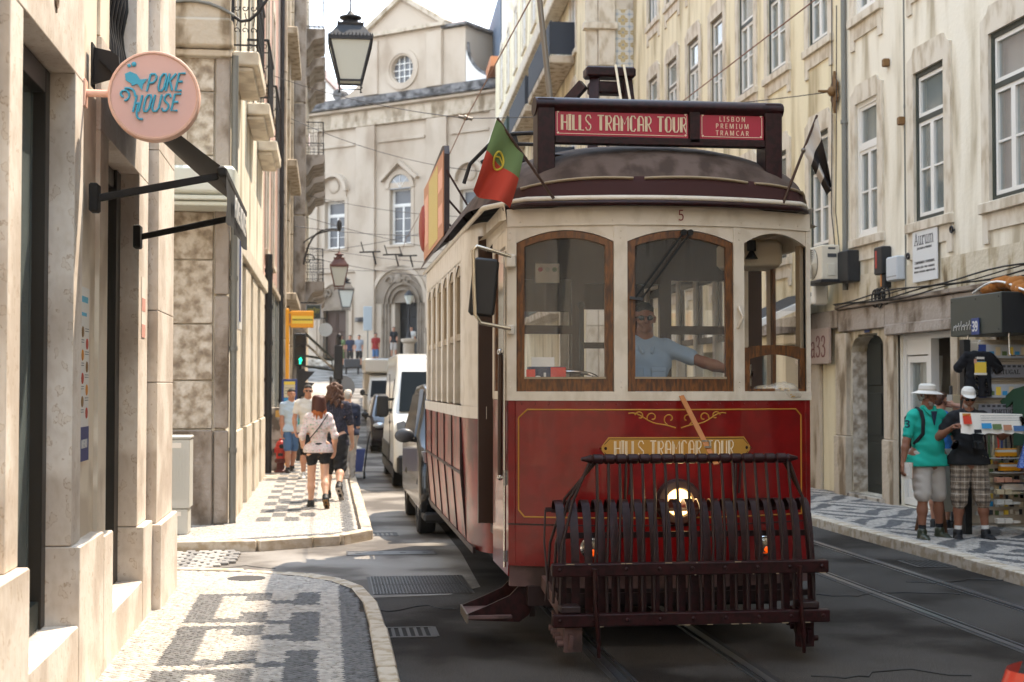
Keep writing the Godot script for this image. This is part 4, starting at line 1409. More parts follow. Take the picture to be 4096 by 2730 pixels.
	for q in [[-4.15, 1.05], [0.35, 1.72], [5.05, 1.05]]:
		var p := part("portal", t)
		var cx: float = q[0]
		var hw: float = q[1]
		var ar := MB.new()
		arch_ring(ar, cx, 6.45, hw, hw + 0.22, 0, 0.12, 3.2)
		put("arch", ar, st, p)
		var bk := MB.new()
		bk.prism(P(arch_poly(cx, hw, 6.3, 6.45, hw * 0.92)), -0.5, 0.02, false)
		put("tympanum", bk, mt.church_carving, p)
		var cv := MB.new()
		if hw > 1.5:
			for r in [1.45, 1.15, 0.85]:
				arch_ring(cv, cx + 0.35, 6.25, r - 0.12, r, 0.0, 0.1 + (1.5 - r) * 0.1)
			for s in [-1.0, 1.0]:
				cv.tube(spiral(Vector3(cx + s * 0.6, 7.5, 0.08), Vector3(s, 0, 0), Vector3.UP, 0.3, 0.06, 0, 6.0), 0.07, 6)
				for k in 3:
					cv.cyl(Vector3(cx + 0.35 + s * (1.0 + k * 0.2), 3.3, 0.02 + k * 0.03), Vector3(cx + 0.35 + s * (1.0 + k * 0.2), 6.25, 0.02 + k * 0.03), 0.1, 0.09, 8)
			cv.ball(Vector3(cx, 7.6, 0.05), Vector3(0.25, 0.3, 0.12), 8)
		else:
			cv.span(Vector3(cx - hw, 6.0, 0.0), Vector3(cx + hw, 6.3, 0.14))
			for s in [-1.0, 1.0]:
				cv.tube(spiral(Vector3(cx + s * 0.45, 6.95, 0.08), Vector3(s, 0, 0), Vector3.UP, 0.28, 0.05, 0, 6.0), 0.07, 6)
				cv.bar(Vector3(cx + s * 0.95, 6.4, 0.08), Vector3(cx + s * 0.5, 7.05, 0.08), 0.14, 0.12)
				cv.span(Vector3(cx + s * hw, 3.2, 0.0), Vector3(cx + s * (hw - 0.22), 6.0, 0.1))
		put("carving", cv, mt.church_carving, p)
		var dr := MB.new()
		if hw > 1.5:
			dr.span(Vector3(cx - 0.4, 3.2, -0.7), Vector3(cx + 1.6, 6.4, -0.6))
			put("doorway", dr, mt.door_dark, p)
			blk("side_jamb", p, Vector3(cx - 1.72, 3.0, -0.5), Vector3(cx - 0.3, 6.4, -0.02), st)
		else:
			for s in [-1.0, 1.0]:
				dr.rspan(Vector3(cx + s * 0.01, 3.3, -0.35), Vector3(cx + s * 0.8, 6.0, -0.25), 0.02)
				for k in 2:
					dr.rspan(Vector3(cx + s * 0.12, 3.5 + k * 1.3, -0.26), Vector3(cx + s * 0.68, 4.6 + k * 1.3, -0.21), 0.02)
			put("door", dr, mat("church_door", "3d2416", 0.6), p)
			blk("door_back", p, Vector3(cx - 1.1, 3.0, -0.6), Vector3(cx + 1.1, 6.4, -0.36), mt.door_dark)
	for k in 5:
		blk("step", t, Vector3(-6.4, 2.0, 0.2 + k * 0.34), Vector3(7.4, 3.25 - k * 0.15, 0.54 + k * 0.34 + 0.02), mt.concrete, 0.01)
	var ni := MB.new()
	ni.rspan(Vector3(-2.45, 5.3, 0.18), Vector3(-1.5, 5.55, 0.4), 0.03)
	put("wall_ledge", ni, dk, t)
	var sd := thing("tiled_roof_building", "building behind the church scroll with a steep red tiled roof", "building", Vector3(3.62, 0, -78.0), -0.7045)
	blk("wall", sd, Vector3(7.05, 2, -16), Vector3(16, 18.2, -2.5), mt.plaster_grey)
	var rfm := MB.new()
	for i in 22:
		var f := i / 22.0
		var a := Vector3(4.8, lerpf(18.0, 22.2, f), lerpf(-2.0, -8.5, f))
		rfm.bar(a, a + Vector3(13, 0, 0), 0.32, 0.07, Vector3(0, 0.84, 0.54))
	put("roof_tiles", rfm, mt.roof_tile, sd)
	var rb := MB.new()
	rb.quad(Vector3(4.8, 17.9, -2.0), Vector3(17.8, 17.9, -2.0), Vector3(17.8, 22.2, -8.6), Vector3(4.8, 22.2, -8.6))
	rb.quad(Vector3(4.8, 17.9, -15.0), Vector3(17.8, 17.9, -15.0), Vector3(17.8, 22.2, -8.6), Vector3(4.8, 22.2, -8.6))
	put("roof", rb, mt.roof_tile, sd)
	var h := thing("hill_house", "pale house with a dormer behind the hanging lantern", "house", Vector3(-4.2, 0, -95.0), -0.2)
	blk("wall", h, Vector3(-9, 2, -8), Vector3(4.0, 17.6, 0), mat("ochre_wall", "d8c6a0", 0.9))
	var hr := MB.new()
	hr.quad(Vector3(-9.3, 17.5, 0.4), Vector3(4.3, 17.5, 0.4), Vector3(4.3, 21.5, -4.5), Vector3(-9.3, 21.5, -4.5))
	hr.quad(Vector3(-9.3, 17.5, -9.0), Vector3(4.3, 17.5, -9.0), Vector3(4.3, 21.5, -4.5), Vector3(-9.3, 21.5, -4.5))
	hr.prism(P([0, 0, 1, 0, 1, 0.1, 0, 0.1]), -1, 0)
	put("roof", hr, mt.far_roof, h)
	blk("gable_wall", h, Vector3(3.95, 17.4, -8.0), Vector3(4.1, 18.5, -0.6), mt.far_roof)
	var dm := part("dormer", h)
	blk("cheek", dm, Vector3(1.2, 17.9, -2.6), Vector3(2.9, 19.6, 0.0), mt.white_paint)
	blk("window", dm, Vector3(1.4, 18.1, -0.01), Vector3(2.7, 19.4, 0.03), mt.car_glass)
	blk("dormer_roof", dm, Vector3(1.0, 19.6, -2.8), Vector3(3.1, 19.8, 0.2), mt.iron_black)
	var h2 := thing("upper_hill_house", "higher grey white house with a chimney on the hill against the sky", "house", Vector3(-6.5, 0, -118.0), -0.2)
	blk("wall", h2, Vector3(-9, 2, -8), Vector3(6.0, 27.2, 0), mat("far_white", "dcd8d0", 0.9))
	blk("roof", h2, Vector3(-9.2, 27.2, -8.2), Vector3(6.2, 27.9, 0.2), mt.far_roof)
	blk("chimney", h2, Vector3(1.5, 27.9, -3), Vector3(3.2, 29.8, -2), mt.far_white, 0.05)

func plaster_houses() -> void:
	var Q := -PI / 2
	var Z0 := -22.3
	var e0 := house("added_street_end_building", "plain plastered building added unseen to close the street behind the viewer", Vector3(24, 0, 46), PI, 44, 17, [], mt.plaster_cream, 8.0)  # unseen building added to darken tram glass reflections and cut low sky light
	for k0 in 12:
		for f0 in 3:
			blk("window", e0, Vector3(1.5 + k0 * 3.5, 4 + f0 * 3.8, 0.0), Vector3(2.8 + k0 * 3.5, 6.4 + f0 * 3.8, 0.04), mt.car_glass)
	blk("shop_band", e0, Vector3(0, 0, 0), Vector3(44, 3.0, 0.05), mt.shop_dark)
	for q0 in [["added_row_building", "tall plain row house added unseen behind the viewer on the shaded side", Vector3(8.35, 0, 14.2), Q, 19.0], ["added_row_building", "tall plain row house added unseen behind the viewer on the sunny side", Vector3(-1.47, 0, 46), -Q, 19.0]]:  # unseen rows added along with the end building for the reflections
		var b0 := house(q0[0], q0[1], q0[2], q0[3], 31.6, q0[4], [], mt.plaster_cream, 8.0)
		for k0 in 9:
			for f0 in 4:
				blk("window", b0, Vector3(1.2 + k0 * 3.4, 0.8 + f0 * 4.0, 0.0), Vector3(2.4 + k0 * 3.4, 3.2 + f0 * 4.0, 0.04), mt.car_glass)
	var holes := []
	var wins := []
	var cols := [[-21.62, -20.72], [-19.36, -18.36], [-17.02, -15.95]]
	for k in range(1, 10):
		cols.append([-17.02 + k * 2.35, -15.95 + k * 2.35])
	for c in cols:
		for f in 5:
			var r := Rect2(c[0] - Z0, [4.08, 7.62, 11.2, 14.6, 17.8][f], c[1] - c[0], [2.14, 2.15, 2.1, 2.0, 1.8][f])
			wins.append(r)
			holes.append(r)
	var door := Rect2(0.4, 0.06, 1.4, 2.5)
	holes.append(door)
	holes.append(Rect2(2.25, 0.0, 1.85, 2.56))
	holes.append(Rect2(4.35, 0.0, 0.85, 2.3))
	holes.append(Rect2(5.5, 0.0, 2.4, 2.5))
	for k in 5:
		holes.append(Rect2(9.5 + k * 4.4, 0.0, 2.2, 2.6))
	var t := house("cream_plaster_house", "tall cream plastered house with stone framed windows above the souvenir stall", Vector3(8.35, 0, Z0), Q, 36.3, 21.2, holes, mt.plaster_cream, 12.0, 0.32)
	var k := 0
	for r in wins:
		var o := {"sw": 0.22, "head": 0.36}
		if r.position.x < 1.5:
			o = {"sw": 0.2, "head": 0.3, "transom": 0.66, "curtain": 0.34, "outer": mt.white_paint}
		elif k % 5 == 0:
			o["curtain"] = 0.5
			o["cloth"] = mt.curtain_dark if k % 2 else mt.curtain
		win(t, r, o)
		k += 1
	var band := MB.new()
	var low := []
	for h in holes:
		if h.position.y < 1.0:
			low.append(h)
	holed(band, 36.3, 0.0, 2.62, low, 0.05)
	var bo := put("stained_wall", band, mt.stained_plaster, t)
	bo.position = Vector3(0, 0, 0.02)
	blk("stained_wall", t, Vector3(0, 3.0, 0), Vector3(36.3, 3.5, 0.008), mt.stained_plaster)
	for q in [[0.0, 1.95], [1.96, 4.3], [4.31, 7.2], [7.21, 10.5], [10.51, 14.0]]:
		blk("string_course", t, Vector3(q[0], 2.62, 0.0), Vector3(q[1], 2.98, 0.09), mt.sooty_stone, 0.02)
		blk("string_course", t, Vector3(q[0], 2.98, 0.0), Vector3(q[1], 3.05, 0.15), mt.sooty_stone, 0.02)
	blk("cornice", t, Vector3(-0.1, 20.7, 0.0), Vector3(36.3, 21.2, 0.4), mt.window_stone, 0.05)
	for q in [[-0.1, 0.38, 0.1, 2.6], [1.8, 1.95, 0.05, 2.62], [2.0, 2.24, 0.07, 2.62], [4.12, 4.34, 0.05, 2.6], [5.2, 5.48, 0.06, 2.6], [7.92, 8.3, 0.06, 2.6]]:
		blk("pier", t, Vector3(q[0], 0.95, 0.0), Vector3(q[1], q[3], q[2]), mt.old_stone, 0.012)
		blk("pier", t, Vector3(q[0] - 0.02, -0.1, 0.0), Vector3(q[1] + 0.02, 0.946, q[2] + 0.03), mt.old_stone, 0.015)
	blk("lintel", t, Vector3(2.0, 2.5, 0.0), Vector3(5.3, 2.66, 0.12), mt.sooty_stone, 0.02)
	var d := part("door", t)
	var m := MB.new()
	m.span(Vector3(0.41, 0.06, -0.28), Vector3(1.79, 2.55, -0.24))
	for i in 2:
		for j in 3:
			m.rspan(Vector3(0.5 + i * 0.66, 0.2 + j * 0.78, -0.24), Vector3(1.06 + i * 0.66, 0.86 + j * 0.78, -0.215), 0.015)
	put("leaf", m, mat("door_green_black", "20241f", 0.6), d)
	var cr := MB.new()
	for s in [0, 1]:
		var px := 0.4 if s == 0 else 1.8
		var sx := 1.0 if s == 0 else -1.0
		var poly := [px, 2.56, px, 2.2]
		for i in 6:
			var a := PI * 0.5 * i / 5.0
			poly.append_array([px + sx * 0.3 * (1 - cos(a)), 2.2 + 0.32 * sin(a)])
		poly.append_array([px + sx * 0.3, 2.56])
		cr.prism(P(poly), -0.3, 0.02, false)
	put("door_head", cr, mt.stained_plaster, d)
	blk("door_step", d, Vector3(0.3, -0.1, -0.3), Vector3(1.9, 0.06, 0.1), mt.concrete, 0.02)
	blk("weathered_reveal", d, Vector3(0.38, 0.06, -0.24), Vector3(0.415, 2.3, 0.0), mt.weathered_stone)
	var sh := part("shop_front", t)
	var fr := MB.new()
	frame_bars(fr, Rect2(2.25, 0.02, 1.85, 2.5), 0.1, -0.2, -0.08)
	fr.span(Vector3(3.12, 0.12, -0.2), Vector3(3.22, 2.42, -0.08))
	fr.span(Vector3(2.35, 2.2, -0.19), Vector3(3.12, 2.42, -0.09))
	frame_bars(fr, Rect2(2.36, 0.12, 0.75, 2.06), 0.09, -0.17, -0.1)
	fr.span(Vector3(2.45, 0.2, -0.16), Vector3(3.02, 0.85, -0.12))
	put("frame", fr, mt.white_paint, sh)
	var pp := MB.new()
	pp.quad(Vector3(2.45, 0.85, -0.14), Vector3(3.02, 0.85, -0.14), Vector3(3.02, 2.1, -0.14), Vector3(2.45, 2.1, -0.14), Vector3.BACK)
	put("pane", pp, mt.glass_dim, sh)
	var ps := MB.new()
	var rows := []
	for j in 8:
		var r := []
		for i in 16:
			r.append(Vector3(2.42 + i * 0.042, 0.5 + j * 0.24, -0.3 + 0.03 * sin(i * 1.7 + j * 0.6)))
		rows.append(r)
	ps.grid(rows)
	put("plastic_sheet", ps, mt.glass_frost, sh)
	var rm := MB.new()
	rm.span(Vector3(2.2, -0.1, -2.6), Vector3(4.2, 2.9, -2.5))
	rm.span(Vector3(2.15, -0.1, -2.5), Vector3(2.25, 2.9, -0.33))
	put("shop_room", rm, mt.plaster_grey, sh)
	blk("shop_counter", sh, Vector3(3.0, 0.0, -1.6), Vector3(4.1, 1.0, -1.1), mt.shop_dark)
	blk("side_door", t, Vector3(4.36, 0.0, -0.24), Vector3(5.19, 2.3, -0.18), mat("flat_brown", "5a4330", 0.7))
	blk("side_door_pane", t, Vector3(4.45, 0.9, -0.18), Vector3(5.1, 2.15, -0.17), mt.glass_dim)
	blk("stall_room", t, Vector3(5.4, -0.1, -2.5), Vector3(8.0, 2.6, -2.4), mt.shop_dark)
	number_plate("35", Vector3(8.33, 2.68, -21.2), "small blue enamel number plate over the rounded old doorway")
	var po := thing("sale_poster", "red white and blue for sale poster on the dark door", "poster", Vector3(8.35 + 0.21, 1.3, -20.75), Q)
	blk("sheet", po, Vector3(-0.13, 0, 0), Vector3(0.13, 0.56, 0.004), mt.paper)
	blk("red_band", po, Vector3(-0.13, 0.36, 0.0035), Vector3(0.13, 0.56, 0.006), mat("poster_red", "b3262a", 0.6))
	blk("blue_band", po, Vector3(-0.13, 0.0, 0.0035), Vector3(0.13, 0.18, 0.006), mt.navy)
	write("lettering", "VENDE", 0.085, mt.letter_white, po, Vector3(0.01, 0.43, 0.007), 0, true, "Droid Sans", 0.8)
	write("lettering", "962 492 738", 0.045, mt.navy, po, Vector3(0, 0.25, 0.006), 0, true, "Droid Sans", 0.8)
	var gs := thing("gold_buyer_sign", "large white panel with script lettering under the middle window", "wall sign", Vector3(8.31, 3.22, -18.95), Q)
	blk("panel", gs, Vector3(-0.41, 0, 0), Vector3(0.41, 0.84, 0.02), mat("panel_white", "d3d3d1", 0.5), 0.004)
	write("lettering", "Aurum", 0.24, mt.plastic_grey, gs, Vector3(-0.02, 0.6, 0.021), 0, false, "Droid Serif", 0.8)
	write("small_lettering", "JOALHARIA & PENHORES", 0.045, mt.plastic_grey, gs, Vector3(0, 0.47, 0.021))
	write("small_lettering", "COMPRAMOS E VENDEMOS", 0.052, mt.plastic_grey, gs, Vector3(0, 0.27, 0.021), 0, true)
	write("small_lettering", "RELÓGIOS - JÓIAS - OURO - DIAMANTES", 0.036, mt.plastic_grey, gs, Vector3(0, 0.2, 0.021), 0, true)
	write("small_lettering", "MOEDAS - PRECIOSOS - OBJETOS DE ARTE", 0.036, mt.plastic_grey, gs, Vector3(0, 0.14, 0.021), 0, true)
	var bx := thing("black_meter_box", "black junction box with a red label on the cream wall", "junction box", Vector3(8.35, 3.42, -20.4), Q)
	blk("case", bx, Vector3(-0.17, 0, 0), Vector3(0.15, 0.42, 0.16), mt.plastic_black, 0.02)
	blk("red_label", bx, Vector3(-0.1, 0.1, 0.158), Vector3(-0.04, 0.36, 0.163), mat("label_red", "a5352a", 0.5))
	blk("lower_case", bx, Vector3(-0.02, -0.2, 0), Vector3(0.14, -0.005, 0.12), mt.plastic_black, 0.015)
	blk("orange_label", bx, Vector3(0.0, -0.18, 0.118), Vector3(0.04, 0.0, 0.123), mat("label_orange", "c87a28", 0.5))
	var gb := thing("grey_meter_box", "pale grey meter box beside the black junction box", "meter box", Vector3(8.35, 3.29, -19.93), Q)
	blk("case", gb, Vector3(-0.2, 0, 0), Vector3(0.2, 0.36, 0.15), mat("box_grey", "bfc3c6", 0.45), 0.025)
	blk("lid_seam", gb, Vector3(-0.19, 0.06, 0.148), Vector3(0.19, 0.068, 0.154), mt.plastic_grey)
	var cl := MB.new()
	for i in 5:
		cl.tube(spiral(Vector3(8.28 - i * 0.012, 3.12 - i * 0.015, -20.65 + (i % 3) * 0.2), Vector3.BACK, Vector3.UP, 0.1 + 0.012 * i, 0.12, 0.3 * i, TAU + 0.3 * i, 16), 0.013, 5)
	tag(put("cable_coil", cl, mt.rubber), "loops of black cable hanging below the junction box", "cable")
	var ac := thing("air_conditioner", "cream air conditioner unit with round fan grille on a wall bracket", "air conditioner", Vector3(8.02, 3.46, -22.35), Q)
	blk("case", ac, Vector3(-0.42, 0, -0.16), Vector3(0.4, 0.56, 0.15), mat("ac_cream", "d2c8b4", 0.55), 0.02)
	var fd := MB.new()
	fd.at(Vector3(-0.02, 0.28, 0.15), Basis(Vector3.RIGHT, PI / 2))
	fd.lathe([Vector2(0.25, 0.0), Vector2(0.24, 0.012), Vector2(0, 0.008)], 24)
	put("fan_well", fd, mat("fan_brown", "4a4238", 0.7), ac)
	var fr2 := MB.new()
	fr2.at(Vector3(-0.02, 0.28, 0.168), Basis(Vector3.RIGHT, PI / 2))
	for i in 8:
		fr2.tube(spiral(Vector3.ZERO, Vector3.RIGHT, Vector3.BACK, 0.02 + i * 0.032, 0.02 + i * 0.032, 0, TAU, 20), 0.007, 4, false)
	put("fan_grille", fr2, mt.ac_cream, ac)
	blk("label_plate", ac, Vector3(0.399, 0.36, -0.1), Vector3(0.404, 0.42, 0.05), mt.plastic_grey)
	blk("vent_slot", ac, Vector3(0.399, 0.49, -0.08), Vector3(0.404, 0.52, 0.04), mt.plastic_grey)
	blk("service_cover", ac, Vector3(0.399, 0.06, -0.08), Vector3(0.415, 0.26, 0.06), mt.ac_cream, 0.01)
	blk("bracket", ac, Vector3(-0.45, -0.05, -0.2), Vector3(0.5, 0.0, 0.2), mt.iron_black, 0.01)
	var ad := thing("satellite_box", "dark cabinet fixed on the wall behind the air conditioner", "cabinet", Vector3(8.35, 3.4, -21.95), Q)
	blk("case", ad, Vector3(0, 0, 0), Vector3(0.45, 0.5, 0.22), mt.plastic_black, 0.02)
	for q in [["downpipe", "thin grey rain pipe running down between the two plaster houses", Vector3(8.3, 0, -22.05), 0.045, 3.3, 21.0], ["cable_riser", "thin vertical cable climbing the cream wall beside the middle window", Vector3(8.34, 0, -19.72), 0.012, 3.1, 21.0]]:
		var pm := MB.new()
		pm.tube([Vector3(0, q[4], 0), Vector3(0, q[5], 0)], q[3], 8)
		for i in 8:
			pm.cyl(Vector3(0, q[4] + i * 2.2 + 0.5, 0), Vector3(0, q[4] + i * 2.2 + 0.56, 0), q[3] * 1.35, q[3] * 1.35, 8)
		var pt := tag(put(q[0], pm, mt.pipe_grey), q[1], "pipe" if q[3] > 0.02 else "cable")
		pt.position = q[2]
	var ho := thing("wire_rosette", "rusty ornate wall hook where the span wire is anchored on the plaster", "wall hook", Vector3(8.33, 6.62, -22.5), Q)
	var hm := MB.new()
	hm.prism(P([0, -0.36, 0.06, -0.2, 0.15, -0.12, 0.1, 0, 0.15, 0.12, 0.05, 0.2, 0.0, 0.34, -0.05, 0.2, -0.15, 0.12, -0.1, 0, -0.15, -0.12, -0.06, -0.2]), 0, 0.04)
	hm.ball(Vector3(0, 0, 0.06), Vector3(0.09, 0.09, 0.09), 8)
	hm.cyl(Vector3(0, 0, 0.05), Vector3(0, 0.0, 0.3), 0.03, 0.02, 8)
	put("rosette", hm, mat("rust", "7a5a34", 0.8), ho)
	for q in [[-19.75, 5.62, "small rusty bell box between the two tall windows"], [-20.3, 6.6, "little iron stub high on the cream wall"], [-18.1, 3.85, "dark ring eye beside the white script panel"], [-19.55, 3.62, "dark ring eye on the other side of the script panel"]]:
		var e := MB.new()
		if q[1] > 5.0:
			e.rspan(Vector3(-0.05, -0.06, 0), Vector3(0.05, 0.06, 0.1), 0.015)
		else:
			e.tube(spiral(Vector3(0, 0, 0.05), Vector3.RIGHT, Vector3.UP, 0.04, 0.04, 0, TAU, 12), 0.014, 6, false)
			e.cyl(Vector3(0, 0, 0), Vector3(0.0, -0.04, 0.05), 0.012, 0.012, 6)
		var eo := tag(put("wall_bell" if q[1] > 5.0 else "wall_ring", e, mt.rust if q[1] > 5.0 else mt.iron_black), q[2], "wall fitting")
		eo.position = Vector3(8.35, q[1], q[0])
		eo.rotation.y = Q
	Z0 = -38.3
	holes = []
	wins = []
	for c in [[-36.35, -35.35], [-34.35, -33.3], [-32.3, -31.3], [-30.28, -29.3], [-28.15, -27.1], [-26.2, -25.1], [-23.88, -22.9]]:
		for f in 3:
			var r := Rect2(c[0] - Z0, [4.1, 7.65, 11.2][f], c[1] - c[0], [2.0, 2.1, 2.0][f])
			wins.append(r)
			holes.append(r)
	for k2 in 5:
		holes.append(Rect2(0.8 + k2 * 3.05, 0.0, 1.9, 2.5))
	t = house("yellow_plaster_house", "long yellow plastered house with tall windows behind the tram's roof", Vector3(8.37, 0, Z0), Q, 16.0, 16.6, holes, mt.plaster_yellow, 12.0, 0.32)
	k = 0
	for r in wins:
		var o := {"sw": 0.2, "head": 0.34}
		if k % 3 == 1:
			o["outer"] = mt.green_frame if k > 10 else mat("frame_brown", "5b5345", 0.6)
		if k % 4 == 1:
			o["curtain"] = 0.45
		win(t, r, o)
		k += 1
	blk("cornice", t, Vector3(-0.1, 16.1, 0.0), Vector3(16.1, 16.6, 0.35), mt.window_stone, 0.05)
	blk("string_course", t, Vector3(0, 2.7, 0.0), Vector3(15.9, 3.0, 0.09), mt.sooty_stone, 0.02)
	for x in [2.9, 9.0, 14.5]:
		blk("pier", t, Vector3(x, -0.1, 0.0), Vector3(x + 0.5, 2.7, 0.08), mt.old_stone, 0.02)
	for k2 in 5:
		blk("shop_opening", t, Vector3(0.8 + k2 * 3.05, 0.0, -0.9), Vector3(2.7 + k2 * 3.05, 2.5, -0.8), mt.door_dark)
		blk("shop_door_frame", t, Vector3(1.7 + k2 * 3.05, 0.0, -0.25), Vector3(1.78 + k2 * 3.05, 2.5, -0.18), mt.iron_black)
		blk("shop_pane", t, Vector3(1.78 + k2 * 3.05, 0.1, -0.22), Vector3(2.65 + k2 * 3.05, 2.4, -0.21), mt.glass_dim)
	var sg := thing("script_shop_sign", "pinkish shop sign with brown script letters under the white awning", "shop sign", Vector3(8.28, 2.12, -23.4), Q)
	blk("board", sg, Vector3(-0.95, 0, 0), Vector3(0.75, 0.6, 0.05), mat("sign_salmon", "b09a8c", 0.5), 0.01)
	write("lettering", "Vida33", 0.5, mat("script_brown", "6e2f28", 0.6), sg, Vector3(-0.12, 0.28, 0.051), 0, false, "Droid Serif", 0.9)
	var aw := thing("white_awning", "retracted awning with a white front arm above the script sign", "awning")
	var am := MB.new()
	am.bar(Vector3(8.3, 3.35, -24.0), Vector3(6.9, 2.72, -24.0), 1.9, 0.04)
	put("canopy", am, mt.awning_black, aw)
	var ab := MB.new()
	ab.bar(Vector3(8.2, 3.25, -22.98), Vector3(6.85, 2.66, -22.98), 0.06, 0.12, Vector3.UP, 0.01)
	ab.rspan(Vector3(6.8, 2.6, -25.0), Vector3(6.92, 2.74, -22.95), 0.02)
	ab.rspan(Vector3(8.05, 3.1, -23.0), Vector3(8.3, 3.6, -22.8), 0.04)
	put("arm", ab, mt.white_enamel, aw)
	tiled_house()

func number_plate(txt: String, pos: Vector3, label: String) -> void:
	var n := thing("number_plate", label, "number plate", pos, -PI / 2)
	blk("plate", n, Vector3(-0.1, -0.1, 0), Vector3(0.1, 0.1, 0.012), mt.navy, 0.004)
	write("lettering", txt, 0.17, mt.letter_white, n, Vector3(0, 0, 0.013), 0, true, "Droid Sans", 0.8)

func tiled_house() -> void:
	var Q := -PI / 2
	var im := Image.create(64, 64, false, Image.FORMAT_RGB8)
	for y in 64:
		for x in 64:
			var u := Vector2(x - 31.5, y - 31.5)
			var r := u.length()
			var a := atan2(u.y, u.x)
			var c := Color("cdc8bd")
			if r < 24 + 5 * cos(a * 4.0) and r > 7 and absf(sin(a * 4.0)) > 0.25:
				c = Color("b39a62")
			elif r < 6:
				c = Color("8f8b84")
			if x < 2 or y < 2:
				c = Color("8d96a0")
			elif (x < 8 or x > 57) and (y < 8 or y > 57):
				c = Color("a9b0b4")
			im.set_pixel(x, y, c)
	mat("azulejo", Color.WHITE, 0.3, {"tex": ImageTexture.create_from_image(im), "scale": Vector3.ONE * 2.9, "coat": 0.4})
	var holes := []
	for f in 4:
		for k in 8:
			holes.append(Rect2(3.2 + k * 3.7, 4.2 + f * 3.7, 1.2, 2.6))
	var t := house("tiled_corner_house", "stone and tile fronted corner house with balconies beyond the yellow one", Vector3(8.4, 0, -71.0), Q - 0.04, 32.5, 18.0, holes, mt.plaster_yellow, 10.0)
	for h in holes:
		win(t, h, {"sw": 0.2, "apron": false, "outer": mt.white_paint})
	blk("end_wall", t, Vector3(32.49, -1, -10), Vector3(32.52, 18.0, 0.0), mt.window_stone)
	for f in 5:
		for q in [[-0.30, 0.05, 0.0], [-0.78, -0.305, 0.06]]:
			blk("pier_stone", t, Vector3(32.52, 1.0 + f * 2.4, q[0] - 0.0), Vector3(32.60 + q[2], 3.39 + f * 2.4, q[1]), mt.window_stone, 0.02)
	blk("tile_panel", t, Vector3(32.52, 2.0, -1.3), Vector3(32.56, 12.2, -0.79), mt.azulejo)
	blk("pier_cap", t, Vector3(32.4, 11.6, -0.85), Vector3(32.74, 11.8, 0.12), mt.window_stone, 0.03)
	blk("cornice", t, Vector3(0, 13.4, 0.0), Vector3(32.9, 13.9, 0.5), mt.window_stone, 0.06)
	blk("cornice_return", t, Vector3(32.53, 13.4, -10), Vector3(32.95, 13.9, 0.48), mt.window_stone, 0.06)
	for f in 3:
		for k in 4:
			var b := part("balcony", t)
			var x0 := 1.5 + k * 7.4
			var y := 4.1 + f * 3.7
			blk("slab", b, Vector3(x0, y - 0.25, 0), Vector3(x0 + 6.3, y, 0.75), mt.old_stone, 0.04)
			iron_rail(b, Vector3(x0 + 0.03, y, 0.7), Vector3(x0 + 6.27, y, 0.7), 1.0, 0.3)
			var nm := MB.new()
			nm.span(Vector3(x0 + 0.05, y + 0.02, 0.725), Vector3(x0 + 6.2, y + 0.98, 0.74))
			nm.span(Vector3(x0 + 6.26, y + 0.02, 0.0), Vector3(x0 + 6.275, y + 0.98, 0.74))
			put("balcony_screen", nm, mat("screen_navy", "262d38", 0.8) if (k + f) % 3 else mat("screen_green", "1f3a30", 0.8), b)
	var hb := thing("blue_roof_house", "distant dark slate fronted house rising above the balconies", "house", Vector3(8.75, 0, -71.2), Q - 0.04)
	blk("wall", hb, Vector3(-14, -1, -8), Vector3(0, 22.0, 0), mt.plaster_grey)
	blk("slate_face", hb, Vector3(-13.8, 12, 0.0), Vector3(-0.2, 22.0, 0.06), mat("slate_blue", "4c5a6b", 0.7))
	var tr := MB.new()
	tr.bar(Vector3(-14, 18.2, 0.3), Vector3(0.2, 18.2, 0.3), 0.6, 0.5)
	put("orange_trim", tr, mat("trim_orange", "b5744a", 0.8), hb)

const DECO := {"H": [[0, 0, 0, 1], [0.14, 0, 0.14, 1], [0.58, 0, 0.58, 1], [0, 0.5, 0.58, 0.5]], "I": [[0, 0, 0, 1], [0.14, 0, 0.14, 1], [-0.08, 1, 0.22, 1], [-0.08, 0, 0.22, 0]],
	"L": [[0, 1, 0, 0, 0.5, 0], [0.14, 1, 0.14, 0.0]], "S": [[0.54, 0.8, 0.42, 1, 0.16, 1, 0, 0.8, 0.06, 0.62, 0.5, 0.36, 0.54, 0.2, 0.4, 0, 0.14, 0, 0, 0.2], [0.12, 0.62, 0.42, 0.34]],
	"T": [[-0.06, 1, 0.6, 1], [0.2, 0, 0.2, 1], [0.34, 0, 0.34, 1]], "R": [[0, 0, 0, 1, 0.4, 1, 0.56, 0.84, 0.56, 0.64, 0.4, 0.48, 0.14, 0.48], [0.14, 0, 0.14, 1], [0.28, 0.48, 0.58, 0]],
	"A": [[0, 0, 0, 0.8, 0.16, 1, 0.4, 1, 0.56, 0.8, 0.56, 0], [0.14, 0, 0.14, 0.9], [0.14, 0.44, 0.56, 0.44]], "M": [[0, 0, 0, 1, 0.36, 0.45, 0.72, 1, 0.72, 0], [0.13, 0, 0.13, 0.8]],
	"C": [[0.54, 0.84, 0.42, 1, 0.16, 1, 0, 0.82, 0, 0.18, 0.16, 0, 0.42, 0, 0.54, 0.16], [0.13, 0.06, 0.13, 0.94]], "O": [[0.16, 0, 0, 0.18, 0, 0.82, 0.16, 1, 0.42, 1, 0.58, 0.82, 0.58, 0.18, 0.42, 0, 0.16, 0], [0.13, 0.06, 0.13, 0.94]],
	"U": [[0, 1, 0, 0.18, 0.16, 0, 0.42, 0, 0.58, 0.18, 0.58, 1], [0.14, 1, 0.14, 0.06]]}

func bow(x: float) -> float:
	return 0.27 * (1.0 - pow(absf(x) / 1.13, 2.0))

